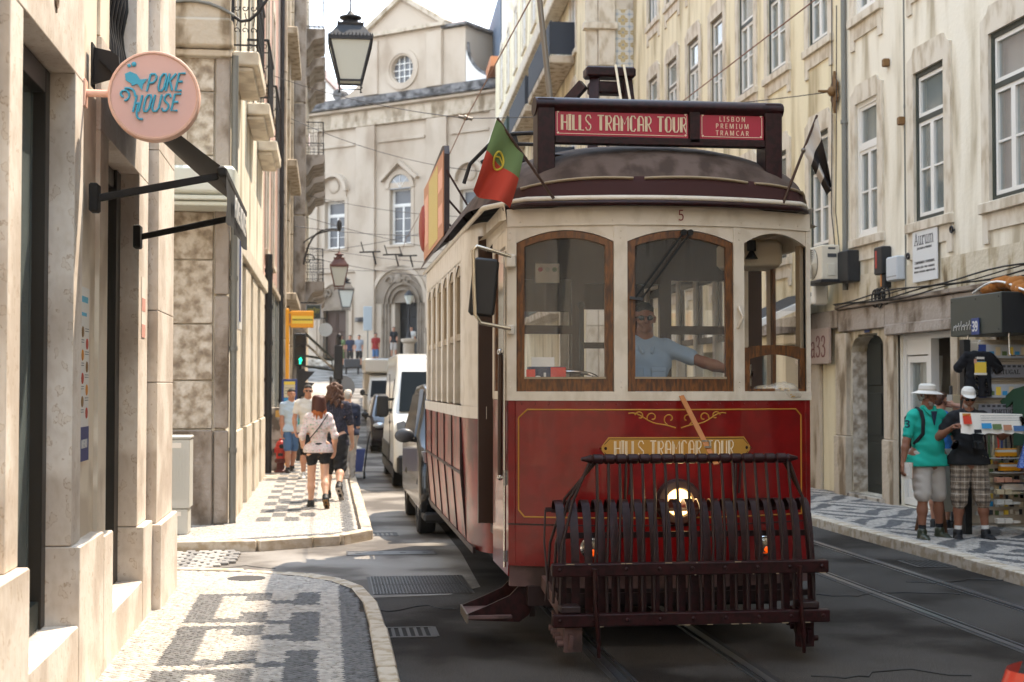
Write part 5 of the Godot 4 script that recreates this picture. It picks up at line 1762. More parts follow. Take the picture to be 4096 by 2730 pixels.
func onf(x: float, y: float, off := 0.0) -> Vector3:
	return Vector3(x, y, bow(x) + off)

func deco(m: MB, txt: String, x0: float, y0: float, w: float, h: float, r: float, where: Callable) -> void:
	var x := x0
	for ch in txt:
		if ch == " ":
			x += w * 0.5
			continue
		for s in DECO[ch]:
			var pts := []
			for k in s.size() / 2:
				pts.append(where.call(x + s[k * 2] * w, y0 + s[k * 2 + 1] * h))
			m.tube(pts, r, 5, true)
		x += w * {"I": 0.36, "M": 0.96, "L": 0.68}.get(ch, 0.8)

func bent(m: MB, x0: float, x1: float, ylo: Callable, yhi: Callable, o0: float, o1: float, n := 10) -> void:
	var f := [[], []]
	var b := [[], []]
	for i in n + 1:
		var x := lerpf(x0, x1, float(i) / n)
		f[0].append(onf(x, ylo.call(x), o1))
		f[1].append(onf(x, yhi.call(x), o1))
		b[0].append(onf(x, ylo.call(x), o0))
		b[1].append(onf(x, yhi.call(x), o0))
	m.grid([f[0], f[1]], false, true)
	m.grid([b[0], b[1]])
	m.grid([b[0], f[0]])
	m.grid([f[1], b[1]])
	for k in [0, n]:
		m.quad(f[0][k], f[1][k], b[1][k], b[0][k], Vector3.LEFT if k == 0 else Vector3.RIGHT)

func flat(v: float) -> Callable:
	return func(_x): return v

func arched(xa: float, xb: float, y: float, rise: float) -> Callable:
	var c := (xa + xb) * 0.5
	var h := (xb - xa) * 0.5
	return func(x): return y + rise * (1.0 - pow((x - c) / h, 2.0))

func rim_z(x: float) -> float:
	var a := absf(x)
	return bow(minf(a, 1.13)) + 0.09 - (maxf(0.0, a - 1.05) * 2.2)

func roof_at(x: float, v: float, z: float) -> Vector3:
	var hx := pow(maxf(0.0, 1.0 - pow(absf(x) / 1.285, 2.9)), 0.62)
	return Vector3(x * (1.0 + 0.05 * smoothstep(0.0, 0.4, v)), 3.215 + 0.53 * hx * sqrt(maxf(0.0, 1.0 - pow(1.0 - v, 2.0))), z)

func tram() -> void:
	var t := thing("tram", "red and cream vintage tramcar with a maroon fender and a route board on its roof", "tram", Vector3(2.43, RAIL_Y, -10.2))
	var red: Material = mt.tram_red
	var cream: Material = mt.tram_cream
	var maroon: Material = mt.tram_maroon
	tram_front(t, red, cream)
	tram_sides(t, cream)
	tram_inside(t)
	tram_roof(t, maroon, cream)
	tram_fender(t, maroon)
	tram_fittings(t)
	tram_flags(t)

func tram_front(t: Node3D, red: Material, cream: Material) -> void:
	var m := MB.new()
	bent(m, -1.13, 1.13, flat(0.88), flat(1.77), -0.03, 0.0, 24)
	put("front_panel", m, red, t)
	m = MB.new()
	bent(m, -1.13, 1.13, flat(0.58), flat(0.876), -0.03, 0.006, 24)
	put("lower_panel", m, red, t)
	m = MB.new()
	bent(m, -1.12, 1.12, flat(0.43), flat(0.577), -0.06, -0.012, 24)
	put("apron", m, mt.tram_apron, t)
	m = MB.new()
	bent(m, -1.14, 1.14, flat(1.765), flat(1.83), -0.06, 0.012, 24)
	put("window_rail", m, cream, t)
	m = MB.new()
	bent(m, -1.14, 1.14, flat(3.03), flat(3.15), -0.05, 0.0, 24)
	put("fascia", m, cream, t)
	m = MB.new()
	bent(m, -1.14, 1.14, flat(3.022), flat(3.034), -0.02, 0.012, 24)
	put("fascia_bead", m, cream, t)
	for q in [[-1.14, -1.075], [-0.40, -0.305], [0.485, 0.57], [1.10, 1.14]]:
		m = MB.new()
		bent(m, q[0], q[1], flat(1.83), flat(3.02), -0.09, 0.004, 3)
		put("post", m, cream, t)
	var rv := MB.new()
	for x in [-1.12, -0.35, 0.53, 1.12]:
		for y in [1.86, 1.9, 2.93, 2.98]:
			rv.ball(onf(x, y, 0.004), Vector3.ONE * 0.006, 6)
	for i in 14:
		rv.ball(onf(-1.05 + i * 0.16, 3.055, 0.001), Vector3.ONE * 0.005, 6)
	put("rivet_pattern", rv, cream, t)
	for q in [[-1.075, -0.40], [-0.305, 0.485], [0.57, 1.10]]:
		m = MB.new()
		bent(m, q[0], q[1], arched(q[0], q[1], 2.905, 0.085), flat(3.024), -0.05, -0.004, 12)
		put("window_head", m, cream, t)
	m = MB.new()
	for x in [-1.085, 1.085]:
		var pts := []
		for k in 9:
			pts.append(onf(x, lerpf(0.6, 1.76, k / 8.0), 0.001))
		m.tube(pts, 0.007, 5)
	for i in 23:
		m.ball(onf(-1.04 + i * 0.0945, 1.74, 0.001), Vector3(0.006, 0.006, 0.004), 6)
		m.ball(onf(-1.04 + i * 0.0945, 0.6, 0.007), Vector3(0.007, 0.007, 0.004), 6)
	put("screw_pattern", m, red, t)
	m = MB.new()
	bent(m, -1.13, 1.13, flat(0.872), flat(0.882), -0.02, 0.009, 24)
	put("panel_seam", m, maroon_dark(), t)
	for q in [[-1.075, -0.40], [-0.305, 0.485]]:
		var w := part("windscreen", t)
		var fr := MB.new()
		bent(fr, q[0] + 0.004, q[0] + 0.058, flat(1.83), arched(q[0], q[1], 2.9, 0.085), -0.055, -0.012, 3)
		bent(fr, q[1] - 0.058, q[1] - 0.004, flat(1.83), arched(q[0], q[1], 2.9, 0.085), -0.055, -0.012, 3)
		bent(fr, q[0] + 0.058, q[1] - 0.058, flat(1.832), flat(1.925), -0.055, -0.012, 8)
		var lo := arched(q[0], q[1], 2.85, 0.085)
		bent(fr, q[0] + 0.058, q[1] - 0.058, lo, arched(q[0], q[1], 2.9, 0.085), -0.055, -0.012, 12)
		put("frame", fr, mt.tram_wood, w)
		var bd := MB.new()
		bent(bd, q[0] + 0.055, q[1] - 0.055, flat(1.92), flat(1.935), -0.045, -0.005, 8)
		put("frame_bead", bd, mt.chipped_edge, w)
		var gl := MB.new()
		var rows := []
		for y in 2:
			var r := []
			for i in 9:
				var x := lerpf(q[0] + 0.05, q[1] - 0.05, i / 8.0)
				r.append(onf(x, 1.92 if y == 0 else lo.call(x) + 0.01, -0.034))
			rows.append(r)
		gl.grid(rows, false, true)
		put("pane", gl, mt.glass, w)
	var w3 := part("open_window", t)
	m = MB.new()
	bent(m, 0.575, 0.62, flat(1.832), flat(2.15), -0.07, -0.02, 2)
	bent(m, 1.05, 1.097, flat(1.832), flat(2.15), -0.07, -0.02, 2)
	bent(m, 0.62, 1.05, arched(0.575, 1.097, 2.05, 0.05), arched(0.5, 1.18, 2.14, 0.03), -0.07, -0.02, 8)
	bent(m, 0.62, 1.05, flat(1.832), flat(1.85), -0.07, -0.02, 6)
	put("sash", m, mt.tram_wood, w3)
	m = MB.new()
	bent(m, 1.068, 1.1, flat(2.15), flat(2.92), -0.16, -0.06, 2)
	put("worn_post", m, mt.chipped_edge, w3)
	m = MB.new()
	var ring := []
	for q in [[-1.02, 0.93], [-0.98, 0.93], [1.0, 0.93], [1.045, 0.93], [1.045, 1.655], [1.0, 1.70], [-1.0, 1.70], [-1.06, 1.64], [-1.06, 0.98], [-1.02, 0.93]]:
		ring.append(Vector2(q[0], q[1]))
	for i in ring.size() - 1:
		var pts := []
		for k in 9:
			var p: Vector2 = ring[i].lerp(ring[i + 1], k / 8.0)
			pts.append(onf(p.x, p.y, 0.001))
		m.tube(pts, 0.006, 5)
	put("gold_lining", m, mt.gold, t)
	m = MB.new()
	for s in [-1.0, 1.0]:
		for q in [[0.28, 1.655, 0.035, 0.2, 5.2], [0.19, 1.645, 0.04, -0.4, 5.0], [0.065, 1.635, 0.045, -1.2, 4.2]]:
			var pts := []
			for k in 15:
				var f := k / 14.0
				var a := lerpf(q[3], q[4], f)
				var r := lerpf(q[2], q[2] * 0.3, f)
				pts.append(onf(0.06 + s * (q[0] + r * cos(a)), q[1] + r * sin(a), 0.001))
			m.tube(pts, 0.005, 5)
		var sw := []
		for k in 13:
			var f := k / 12.0
			sw.append(onf(0.06 + s * lerpf(0.02, 0.36, f), 1.57 + 0.1 * f * f * (3 - 2 * f) + 0.01 * sin(f * 9.0), 0.001))
		m.tube(sw, 0.005, 5)
	put("gold_scroll_pattern", m, mt.gold, t)
	var pl := part("name_plaque", t)
	m = MB.new()
	var top := func(x): return 1.505 if absf(x - 0.06) < 0.5 else 1.505 - (absf(x - 0.06) - 0.5) * 1.35
	var bot := func(x): return 1.345 if absf(x - 0.06) < 0.5 else 1.345 + (absf(x - 0.06) - 0.5) * 1.35
	bent(m, -0.5, 0.62, bot, top, -0.01, 0.007, 56)
	put("plate", m, mt.plaque_gold, pl)
	m = MB.new()
	for s in [0, 1]:
		var pts := []
		for k in 30:
			var x := lerpf(-0.47, 0.59, k / 29.0)
			pts.append(onf(x, (top.call(x) - 0.012) if s == 0 else (bot.call(x) + 0.012), 0.0075))
		m.tube(pts, 0.0025, 4)
	m.ball(onf(-0.46, 1.425, 0.007), Vector3(0.012, 0.012, 0.003), 8)
	m.ball(onf(0.58, 1.425, 0.007), Vector3(0.012, 0.012, 0.003), 8)
	put("plate_lining", m, mt.tram_maroon, pl)
	m = MB.new()
	deco(m, "HILLS TRAMCAR TOUR", -0.4, 1.372, 0.067, 0.105, 0.0042, func(x, y): return onf(x, y, 0.009))
	put("lettering", m, mt.letter_cream, pl)
	var n5 := write("route_number", "5", 0.11, mt.number_red, t, onf(0.085, 3.095, 0.003), 0, false, "Droid Sans", 0.75)
	n5.rotation.y = 0.0
	var hl := part("headlamp", t)
	m = MB.new()
	m.at(onf(0.05, 1.045, 0.0), Basis(Vector3.RIGHT, PI / 2))
	m.lathe([Vector2(0.165, 0.0), Vector2(0.165, 0.05), Vector2(0.15, 0.075), Vector2(0.105, 0.08), Vector2(0.098, 0.06), Vector2(0.098, 0.03), Vector2(0.0, 0.02)], 28)
	put("housing", m, maroon_dark(), hl)
	m = MB.new()
	m.at(onf(0.05, 1.045, 0.0), Basis(Vector3.RIGHT, PI / 2))
	m.lathe([Vector2(0.096, 0.055), Vector2(0.06, 0.07), Vector2(0.0, 0.076)], 24)
	put("lamp_lens", m, mt.lamp_warm, hl)
	var li := OmniLight3D.new()
	li.name = "headlamp_light"
	li.light_color = Color("ffd9a0")
	li.light_energy = 0.05
	li.light_size = 0.1
	li.omni_range = 30.0
	li.omni_attenuation = 2.0
	li.shadow_enabled = true
	li.position = onf(0.05, 1.045, 0.2)
	hl.add_child(li)
	for x in [-0.57, 0.72]:
		var ind := part("indicator_lamp", t)
		m = MB.new()
		m.at(onf(x, 0.72, 0.0), Basis(Vector3.RIGHT, PI / 2))
		m.lathe([Vector2(0.075, 0.0), Vector2(0.075, 0.02), Vector2(0.062, 0.032), Vector2(0.055, 0.022)], 20)
		put("rim", m, mt.chrome, ind)
		m = MB.new()
		m.at(onf(x, 0.72, 0.0), Basis(Vector3.RIGHT, PI / 2))
		m.lathe([Vector2(0.056, 0.018), Vector2(0.03, 0.03), Vector2(0, 0.034)], 16)
		put("reflector", m, mt.reflector, ind)
		m = MB.new()
		m.ball(onf(x + 0.012, 0.69, 0.03), Vector3(0.02, 0.022, 0.014), 8)
		put("amber_light", m, mt.amber, ind)

func maroon_dark() -> Material:
	if not mt.has("maroon_dark"):
		mat("maroon_dark", "251112", 0.5)
	return mt.maroon_dark

func tram_sides(t: Node3D, cream: Material) -> void:
	var sred: Material = mt.tram_side_red
	for s in [-1.0, 1.0]:
		var m := MB.new()
		m.span(Vector3(s * 1.10, 0.5, -0.95), Vector3(s * 1.13, 1.765, -0.02))
		put("door_panel", m, mt.tram_red, t)
		m = MB.new()
		m.span(Vector3(s * 1.10, 1.77, -0.1), Vector3(s * 1.135, 3.03, -0.0))
		m.span(Vector3(s * 1.10, 1.77, -0.95), Vector3(s * 1.135, 1.83, -0.1))
		m.span(Vector3(s * 1.10, 1.83, -0.95), Vector3(s * 1.135, 3.03, -0.86))
		m.span(Vector3(s * 1.10, 2.9, -0.86), Vector3(s * 1.135, 3.03, -0.1))
		put("door_frame", m, cream, t)
		for zz in [-0.86, -0.16]:
			m = MB.new()
			m.span(Vector3(s * 1.105, 1.83, zz), Vector3(s * 1.13, 2.9, zz + 0.06))
			put("door_frame_trim", m, mt.tram_wood, t)
		m = MB.new()
		m.quad(Vector3(s * 1.118, 1.83, -0.8), Vector3(s * 1.118, 1.83, -0.16), Vector3(s * 1.118, 2.9, -0.16), Vector3(s * 1.118, 2.9, -0.8), Vector3(s, 0, 0))
		put("door_pane", m, mt.glass, t)
		var plan := []
		for k in 9:
			var a := PI * 0.5 * k / 8.0
			plan.append(Vector2(s * (1.12 + 0.15 * sin(a)), -1.4 - 0.75 * (1.0 - cos(a))))
		plan.append(Vector2(s * 1.27, -6.55))
		for q in [["corner_panel", 0.5, 1.6, sred, 9], ["corner_pillar", 1.7, 2.97, cream, 9], ["side_fascia", 2.97, 3.22, cream, 10], ["belt_rail", 1.6, 1.7, cream, 10]]:
			var rows := [[], []]
			for k in q[4]:
				var o: float = 0.012 if q[0] == "belt_rail" else 0.0
				var p: Vector2 = plan[k]
				var tuck := 0.0 if q[0] != "corner_panel" else 0.07
				rows[0].append(Vector3(p.x + s * o - s * tuck * 0.7, q[1], p.y + o))
				rows[1].append(Vector3(p.x + s * o, q[2], p.y + o))
			m = MB.new()
			m.grid(rows, false, s < 0)
			put(q[0], m, q[3], t)
		m = MB.new()
		var f := [[], []]
		for k in 7:
			var a := k / 6.0
			f[0].append(Vector3(s * lerpf(1.14, 1.135, a), lerpf(3.03, 2.97, a), lerpf(0.0, -1.42, a)))
			f[1].append(Vector3(s * lerpf(1.16, 1.14, a), 3.2, lerpf(0.0, -1.42, a)))
		m.grid(f, false, s < 0)
		put("canopy_side", m, cream, t)
		m = MB.new()
		m.span(Vector3(s * 0.98, 1.7, -1.46), Vector3(s * 1.08, 3.0, -1.38))
		put("bulkhead_post", m, cream, t)
		for k in 5:
			for j in 2:
				m = MB.new()
				var z0 := -2.16 - k * 0.878
				var y0 := 0.52 if j == 0 else 1.12
				var y1 := 1.113 if j == 0 else 1.6
				var x0: float = s * (1.215 if j == 0 else 1.268)
				var x1: float = s * (1.268 if j == 0 else 1.272)
				m.quad(Vector3(x0, y0, z0), Vector3(x1, y1, z0), Vector3(x1, y1, z0 - 0.87), Vector3(x0, y0, z0 - 0.87), Vector3(s, -0.05, 0).normalized())
				put("side_panel", m, sred, t)
		m = MB.new()
		for k in 6:
			m.bar(Vector3(s * 1.216, 0.52, -2.163 - k * 0.878), Vector3(s * 1.27, 1.113, -2.163 - k * 0.878), 0.03, 0.02, Vector3(s, 0, 0))
			m.bar(Vector3(s * 1.27, 1.113, -2.163 - k * 0.878), Vector3(s * 1.274, 1.6, -2.163 - k * 0.878), 0.03, 0.02, Vector3(s, 0, 0))
		m.span(Vector3(s * 1.26, 1.1, -6.55), Vector3(s * 1.28, 1.125, -2.16))
		m.span(Vector3(s * 1.2, 0.48, -6.55), Vector3(s * 1.225, 0.53, -1.6))
		put("panel_edging", m, maroon_dark(), t)
		for k in 7:
			m = MB.new()
			m.rspan(Vector3(s * 1.19, 1.7, -2.20 - k * 0.715), Vector3(s * 1.275, 2.97, -2.11 - k * 0.715), 0.012)
			put("window_pillar", m, cream, t)
		for k in 6:
			var zc := -2.155 - k * 0.715 - 0.357
			m = MB.new()
			var rows := [[], []]
			for i in 9:
				var u := lerpf(-0.32, 0.32, i / 8.0)
				rows[0].append(Vector3(s * 1.262, 2.86 + 0.09 * (1.0 - pow(u / 0.32, 2.0)), zc + u))
				rows[1].append(Vector3(s * 1.262, 2.98, zc + u))
			m.grid(rows)
			put("window_head", m, cream, t)
			m = MB.new()
			for u in [-0.295, 0.295]:
				m.span(Vector3(s * 1.22, 2.28, zc + u - 0.022), Vector3(s * 1.25, 2.9, zc + u + 0.022))
			m.span(Vector3(s * 1.22, 2.28, zc - 0.275), Vector3(s * 1.25, 2.34, zc + 0.275))
			m.span(Vector3(s * 1.22, 2.86, zc - 0.275), Vector3(s * 1.25, 2.95, zc + 0.275))
			put("drop_sash", m, mt.chipped_edge if s < 0 else mt.inside_wood, t)
			m = MB.new()
			m.quad(Vector3(s * 1.235, 2.34, zc - 0.275), Vector3(s * 1.235, 2.34, zc + 0.275), Vector3(s * 1.235, 2.88, zc + 0.275), Vector3(s * 1.235, 2.88, zc - 0.275), Vector3(s, 0, 0))
			put("sash_pane", m, mt.glass, t)
	blk("underframe", t, Vector3(-0.85, 0.25, -6.5), Vector3(0.85, 0.5, -0.1), mt.rubber)
	blk("skirt_beam", t, Vector3(-1.0, 0.3, -0.3), Vector3(1.0, 0.44, 0.1), maroon_dark())
	for z in [-2.9, -4.9]:
		for x in [-0.46, 0.46]:
			var w := MB.new()
			w.cyl(Vector3(x - 0.05, 0.35, z), Vector3(x + 0.05, 0.35, z), 0.35, 0.35, 22)
			put("wheel", w, mt.worn_steel, t)
	for s in [-1.0]:
		var st := part("step", t)
		blk("tread", st, Vector3(s * 1.10 if s > 0 else -1.43, 0.19, -0.46), Vector3(1.43 if s > 0 else -1.10, 0.225, 0.0), mt.tram_apron, 0.01)
		blk("tread_edge", st, Vector3(s * 1.433, 0.17, -0.47), Vector3(s * 1.42, 0.235, 0.01), mt.worn_steel)
		for z in [-0.46, -0.03]:
			var b := MB.new()
			b.prism(P([s * 0.95, 0.56, s * 0.98, 0.56, s * 1.02, 0.46, s * 1.12, 0.36, s * 1.28, 0.29, s * 1.42, 0.235, s * 1.42, 0.19, s * 1.05, 0.17, s * 0.98, 0.22, s * 0.93, 0.36]), z, z + 0.02)
			put("bracket", b, mt.tram_maroon, st)
		blk("hanger", st, Vector3(s * 0.93, 0.2, -0.44), Vector3(s * 0.97, 0.5, -0.05), maroon_dark())

func tram_inside(t: Node3D) -> void:
	var iw: Material = mt.inside_wood
	blk("floor", t, Vector3(-1.1, 0.68, -6.6), Vector3(1.1, 0.75, 0.0), iw)
	var c := MB.new()
	var rows := []
	for i in 9:
		var x := lerpf(-1.2, 1.2, i / 8.0)
		rows.append([Vector3(x, 3.06 + 0.2 * (1.0 - x * x / 1.44), 0.0), Vector3(x, 3.06 + 0.2 * (1.0 - x * x / 1.44), -1.4)])
	c.grid(rows)
	put("cab_ceiling", c, mt.inside_ceiling, t)
	c = MB.new()
	rows = []
	for i in 9:
		var x := lerpf(-1.24, 1.24, i / 8.0)
		rows.append([Vector3(x, 3.0 + 0.25 * (1.0 - x * x / 1.53), -1.4), Vector3(x, 3.0 + 0.25 * (1.0 - x * x / 1.53), -6.6)])
	c.grid(rows)
	put("saloon_ceiling", c, iw, t)
	for z in [-1.42, -5.9]:
		var b := part("bulkhead", t)
		var m := MB.new()
		for q in [[-1.2, -0.98, 0.75, 3.1], [-0.42, -0.32, 0.75, 3.1], [0.32, 0.42, 0.75, 3.1], [0.98, 1.2, 0.75, 3.1], [-0.98, -0.42, 0.75, 1.75], [0.42, 0.98, 0.75, 1.75], [-0.98, -0.42, 2.75, 3.1], [0.42, 0.98, 2.75, 3.1], [-0.32, 0.32, 2.72, 3.1], [-0.98, -0.42, 2.3, 2.37], [0.42, 0.98, 2.3, 2.37]]:
			m.span(Vector3(q[0], q[2], z - 0.03), Vector3(q[1], q[3], z + 0.03))
		put("frame", m, iw, b)
		for s in [-1.0, 1.0]:
			var p := MB.new()
			p.quad(Vector3(s * 0.42, 1.75, z), Vector3(s * 0.98, 1.75, z), Vector3(s * 0.98, 2.75, z), Vector3(s * 0.42, 2.75, z), Vector3.BACK)
			put("pane", p, mt.glass, b)
	blk("rear_wall", t, Vector3(-1.2, 0.6, -6.7), Vector3(1.2, 1.75, -6.62), mt.tram_side_red)
	for x in [-1.15, -0.4, 0.4, 1.15]:
		blk("rear_post", t, Vector3(x - 0.06, 1.75, -6.7), Vector3(x + 0.06, 3.1, -6.62), mt.tram_cream)
	for k in 4:
		for s in [-1.0, 1.0]:
			var st := part("seat", t)
			blk("cushion", st, Vector3(minf(s * 0.3, s * 1.1), 1.12, -2.7 - k * 0.85), Vector3(maxf(s * 0.3, s * 1.1), 1.22, -2.3 - k * 0.85), iw, 0.02)
			blk("backrest", st, Vector3(minf(s * 0.3, s * 1.1), 1.2, -2.76 - k * 0.85), Vector3(maxf(s * 0.3, s * 1.1), 1.75, -2.7 - k * 0.85), iw, 0.02)
			blk("seat_base", st, Vector3(minf(s * 0.4, s * 1.05), 0.75, -2.65 - k * 0.85), Vector3(maxf(s * 0.4, s * 1.05), 1.12, -2.35 - k * 0.85), mt.rubber)
	blk("dashboard", t, Vector3(-1.05, 1.70, -0.5), Vector3(1.05, 1.77, -0.05), iw, 0.01)
	blk("dashboard", t, Vector3(-0.8, 1.70, -0.049), Vector3(0.8, 1.77, 0.1), iw, 0.005)
	blk("controller", t, Vector3(0.42, 0.75, -0.42), Vector3(0.8, 1.78, -0.08), mt.rubber, 0.03)
	var h := MB.new()
	h.cyl(Vector3(0.61, 1.78, -0.25), Vector3(0.61, 1.86, -0.25), 0.02)
	h.bar(Vector3(0.61, 1.86, -0.25), Vector3(0.70, 1.87, -0.12), 0.03, 0.02)
	h.cyl(Vector3(0.70, 1.87, -0.12), Vector3(0.70, 2.03, -0.12), 0.02, 0.022)
	put("control_handle", h, mt.chrome, t)
	var bw := MB.new()
	bw.tube(spiral(Vector3(-0.62, 1.93, -0.28), Vector3.RIGHT, Vector3(0, 0.25, -0.97), 0.2, 0.2, 0, TAU, 24), 0.014, 6, false)
	bw.cyl(Vector3(-0.62, 1.2, -0.25), Vector3(-0.62, 1.93, -0.28), 0.025)
	put("brake_wheel", bw, mt.chrome, t)
	for q in [[-0.47, -0.7, 1.77, 2.5], [-0.9, -1.35, 0.75, 3.0]]:
		var gp := MB.new()
		gp.cyl(Vector3(q[0], q[2], q[1]), Vector3(q[0], q[3], q[1]), 0.016)
		gp.ball(Vector3(q[0], q[3], q[1]), Vector3.ONE * 0.03, 8)
		put("grab_pole", gp, mt.iron_black, t)
	var nb := part("notice_board", t)
	blk("sheet", nb, Vector3(-0.73, 2.72, -1.38), Vector3(-0.53, 2.88, -1.37), mt.paper)
	for k in 3:
		var d := MB.new()
		d.at(Vector3(-0.69 + k * 0.06, 2.83, -1.37), Basis(Vector3.RIGHT, PI / 2))
		d.lathe([Vector2(0.02, 0), Vector2(0.02, 0.003), Vector2(0, 0.003)], 12)
		put("sticker", d, [mt.sign_red, mt.canopy_pale, mt.flag_green][k], nb)
	blk("cab_box", t, Vector3(0.62, 2.78, -0.75), Vector3(1.05, 3.0, -0.35), mt.inside_ceiling, 0.04)
	var hk := MB.new()
	hk.cyl(Vector3(0.78, 2.9, -0.3), Vector3(0.78, 2.98, -0.3), 0.035)
	hk.cyl(Vector3(0.78, 2.84, -0.3), Vector3(0.78, 2.9, -0.3), 0.05, 0.015)
	put("bell", hk, mt.iron_black, t)
	blk("cab_side_wall", t, Vector3(1.0, 0.75, -1.35), Vector3(1.09, 1.8, -0.05), mt.inside_ceiling)
	var bx := thing("leaflet_box", "red and navy leaflet box behind the tram's first windscreen", "box", t.position + Vector3(-0.85, 1.77, -0.04))
	blk("case", bx, Vector3(-0.13, 0, -0.06), Vector3(0.14, 0.24, 0.04), mat("box_navy", "22304a", 0.6), 0.004)
	blk("red_half", bx, Vector3(0.03, 0.1, 0.0395), Vector3(0.141, 0.235, 0.043), mat("box_red", "d23a2a", 0.6))
	blk("red_tag", bx, Vector3(-0.15, 0.02, 0.045), Vector3(-0.085, 0.22, 0.05), mt.box_red)
	write("lettering", "ol.", 0.11, mt.letter_white, bx, Vector3(-0.03, 0.15, 0.042), 0, true)
	blk("white_leaflet", bx, Vector3(-0.1, 0.2, -0.05), Vector3(0.07, 0.31, -0.04), mt.paper)

func tram_roof(t: Node3D, maroon: Material, cream: Material) -> void:
	var lo := MB.new()
	var hi := MB.new()
	var vs := [0.0, 0.02, 0.042, 0.055, 0.14, 0.22, 0.32, 0.45, 0.6, 0.8, 1.0]
	var rows := []
	for v in vs:
		var r := []
		for j in 37:
			var x := lerpf(-1.283, 1.283, j / 36.0)
			r.append(roof_at(x, v, rim_z(x) - v * 1.25))
		rows.append(r)
	lo.grid(rows.slice(0, 3), false, true)
	var back := []
	for j in 37:
		back.append(Vector3(rows[-1][j].x, rows[-1][j].y, -6.75))
	rows.append(back)
	hi.grid(rows.slice(2), false, true)
	var ro := part("roof", t)
	put("roof_band", lo, mt.tram_band, ro)
	put("roof_skin", hi, mt.tram_roof, ro)
	for q in [[-1.05, -0.27], [-0.19, 0.58], [0.64, 1.17]]:
		var b := MB.new()
		var pts := []
		for k in 13:
			var x := lerpf(q[0], q[1], k / 12.0)
			pts.append(roof_at(x, 0.042, rim_z(x) - 0.042 * 1.25) + Vector3(0, -0.004 - 0.012 * pow(k / 6.0 - 1.0, 2.0), 0.012))
		b.tube(pts, 0.016, 6, true, Vector2(0.7, 1.2))
		put("roof_strip", b, mt.chipped_edge, ro)
	var e := MB.new()
	var g := MB.new()
	var pe := []
	var pg := []
	for j in 41:
		var x := lerpf(-1.27, 1.27, j / 40.0)
		pe.append(Vector3(x, 3.205, rim_z(x) + 0.005))
		if absf(x) <= 1.18:
			pg.append(Vector3(x, 3.168, rim_z(x) + 0.01))
	for s in 2:
		var zz := -6.7
		if s == 0:
			pe.insert(0, Vector3(-1.29, 3.205, zz))
		else:
			pe.append(Vector3(1.29, 3.205, zz))
	e.tube(pe, 0.02, 6)
	put("roof_moulding", e, cream, ro)
	g.tube(pg, 0.022, 8)
	put("rain_rail", g, maroon, ro)
	var s := part("route_board", t)
	var bx := MB.new()
	for q in [[-0.92, -0.79], [0.79, 0.92]]:
		bx.rspan(Vector3(q[0], 3.40, -0.2), Vector3(q[1], 3.97, 0.03), 0.008)
	bx.rspan(Vector3(0.215, 3.66, -0.05), Vector3(0.295, 3.9, 0.025), 0.006)
	bx.rspan(Vector3(-0.79, 3.64, -0.06), Vector3(0.79, 3.695, 0.025), 0.006)
	bx.rspan(Vector3(-0.79, 3.5, -0.3), Vector3(0.05, 3.6, -0.22), 0.006)
	bx.rspan(Vector3(-0.79, 3.69, -0.2), Vector3(0.79, 3.9, -0.17), 0.004)
	put("frame", bx, maroon, s)
	var tp := MB.new()
	tp.at(Vector3(0, 3.925, -0.085), Basis(Vector3.UP, PI / 2))
	tp.tube([Vector3(0, 0, -0.93), Vector3(0, 0, 0.93)], 0.066, 14, true, Vector2(1.0, 2.0))
	put("top_rail", tp, maroon, s)
	for q in [[-0.785, 0.21, "p1"], [0.30, 0.785, "p2"]]:
		blk("sign_panel", s, Vector3(q[0], 3.70, -0.01), Vector3(q[1], 3.895, 0.0), mt.sign_red)
		var ln := MB.new()
		for k in [[q[0] + 0.03, 3.715, q[1] - 0.03, 3.715], [q[0] + 0.03, 3.88, q[1] - 0.03, 3.88], [q[0] + 0.014, 3.73, q[0] + 0.014, 3.865], [q[1] - 0.014, 3.73, q[1] - 0.014, 3.865]]:
			ln.bar(Vector3(k[0], k[1], 0.001), Vector3(k[2], k[3], 0.001), 0.004, 0.004, Vector3.BACK)
		for cx in [q[0] + 0.02, q[1] - 0.02]:
			for cy in [3.72, 3.875]:
				ln.box(Vector3(cx, cy, 0.001), Vector3(0.014, 0.014, 0.004), Basis(Vector3.BACK, 0.785))
		put("sign_lining", ln, mt.letter_cream, s)
	var dm := MB.new()
	deco(dm, "HILLS TRAMCAR TOUR", -0.74, 3.742, 0.0715, 0.11, 0.0052, func(x, y): return Vector3(x, y, 0.003))
	put("lettering", dm, mt.letter_cream, s)
	var y := 3.848
	for w in ["LISBON", "PREMIUM", "TRAMCAR"]:
		write("lettering", " ".join(w.split("")), 0.05, mt.letter_cream, s, Vector3(0.545, y, 0.002), 0, false, "Droid Sans", 0.85)
		y -= 0.052
	var tr := part("current_collector", t)
	var b2 := MB.new()
	b2.rspan(Vector3(-0.5, 4.45, -3.1), Vector3(-0.02, 4.55, -2.9), 0.02)
	b2.rspan(Vector3(-0.46, 4.3, -3.1), Vector3(-0.06, 4.42, -2.95), 0.02)
	b2.bar(Vector3(-0.46, 3.7, -2.8), Vector3(-0.40, 4.45, -3.0), 0.09, 0.09)
	b2.bar(Vector3(-0.06, 3.7, -2.8), Vector3(-0.1, 4.45, -3.0), 0.09, 0.09)
	b2.bar(Vector3(-0.9, 3.95, -3.4), Vector3(-0.5, 4.4, -3.05), 0.06, 0.1)
	for s2 in [-1.0, 1.0]:
		var hk := MB.new()
		hk.bar(Vector3(0.31 + s2 * 0.08, 4.05, -3.0), Vector3(0.31 + s2 * 0.16, 4.35, -3.0), 0.05, 0.02)
		put("pole_hook", hk, maroon, tr)
	put("base_frame", b2, maroon, tr).position = Vector3(0.48, 0.34, 0)
	var rp := MB.new()
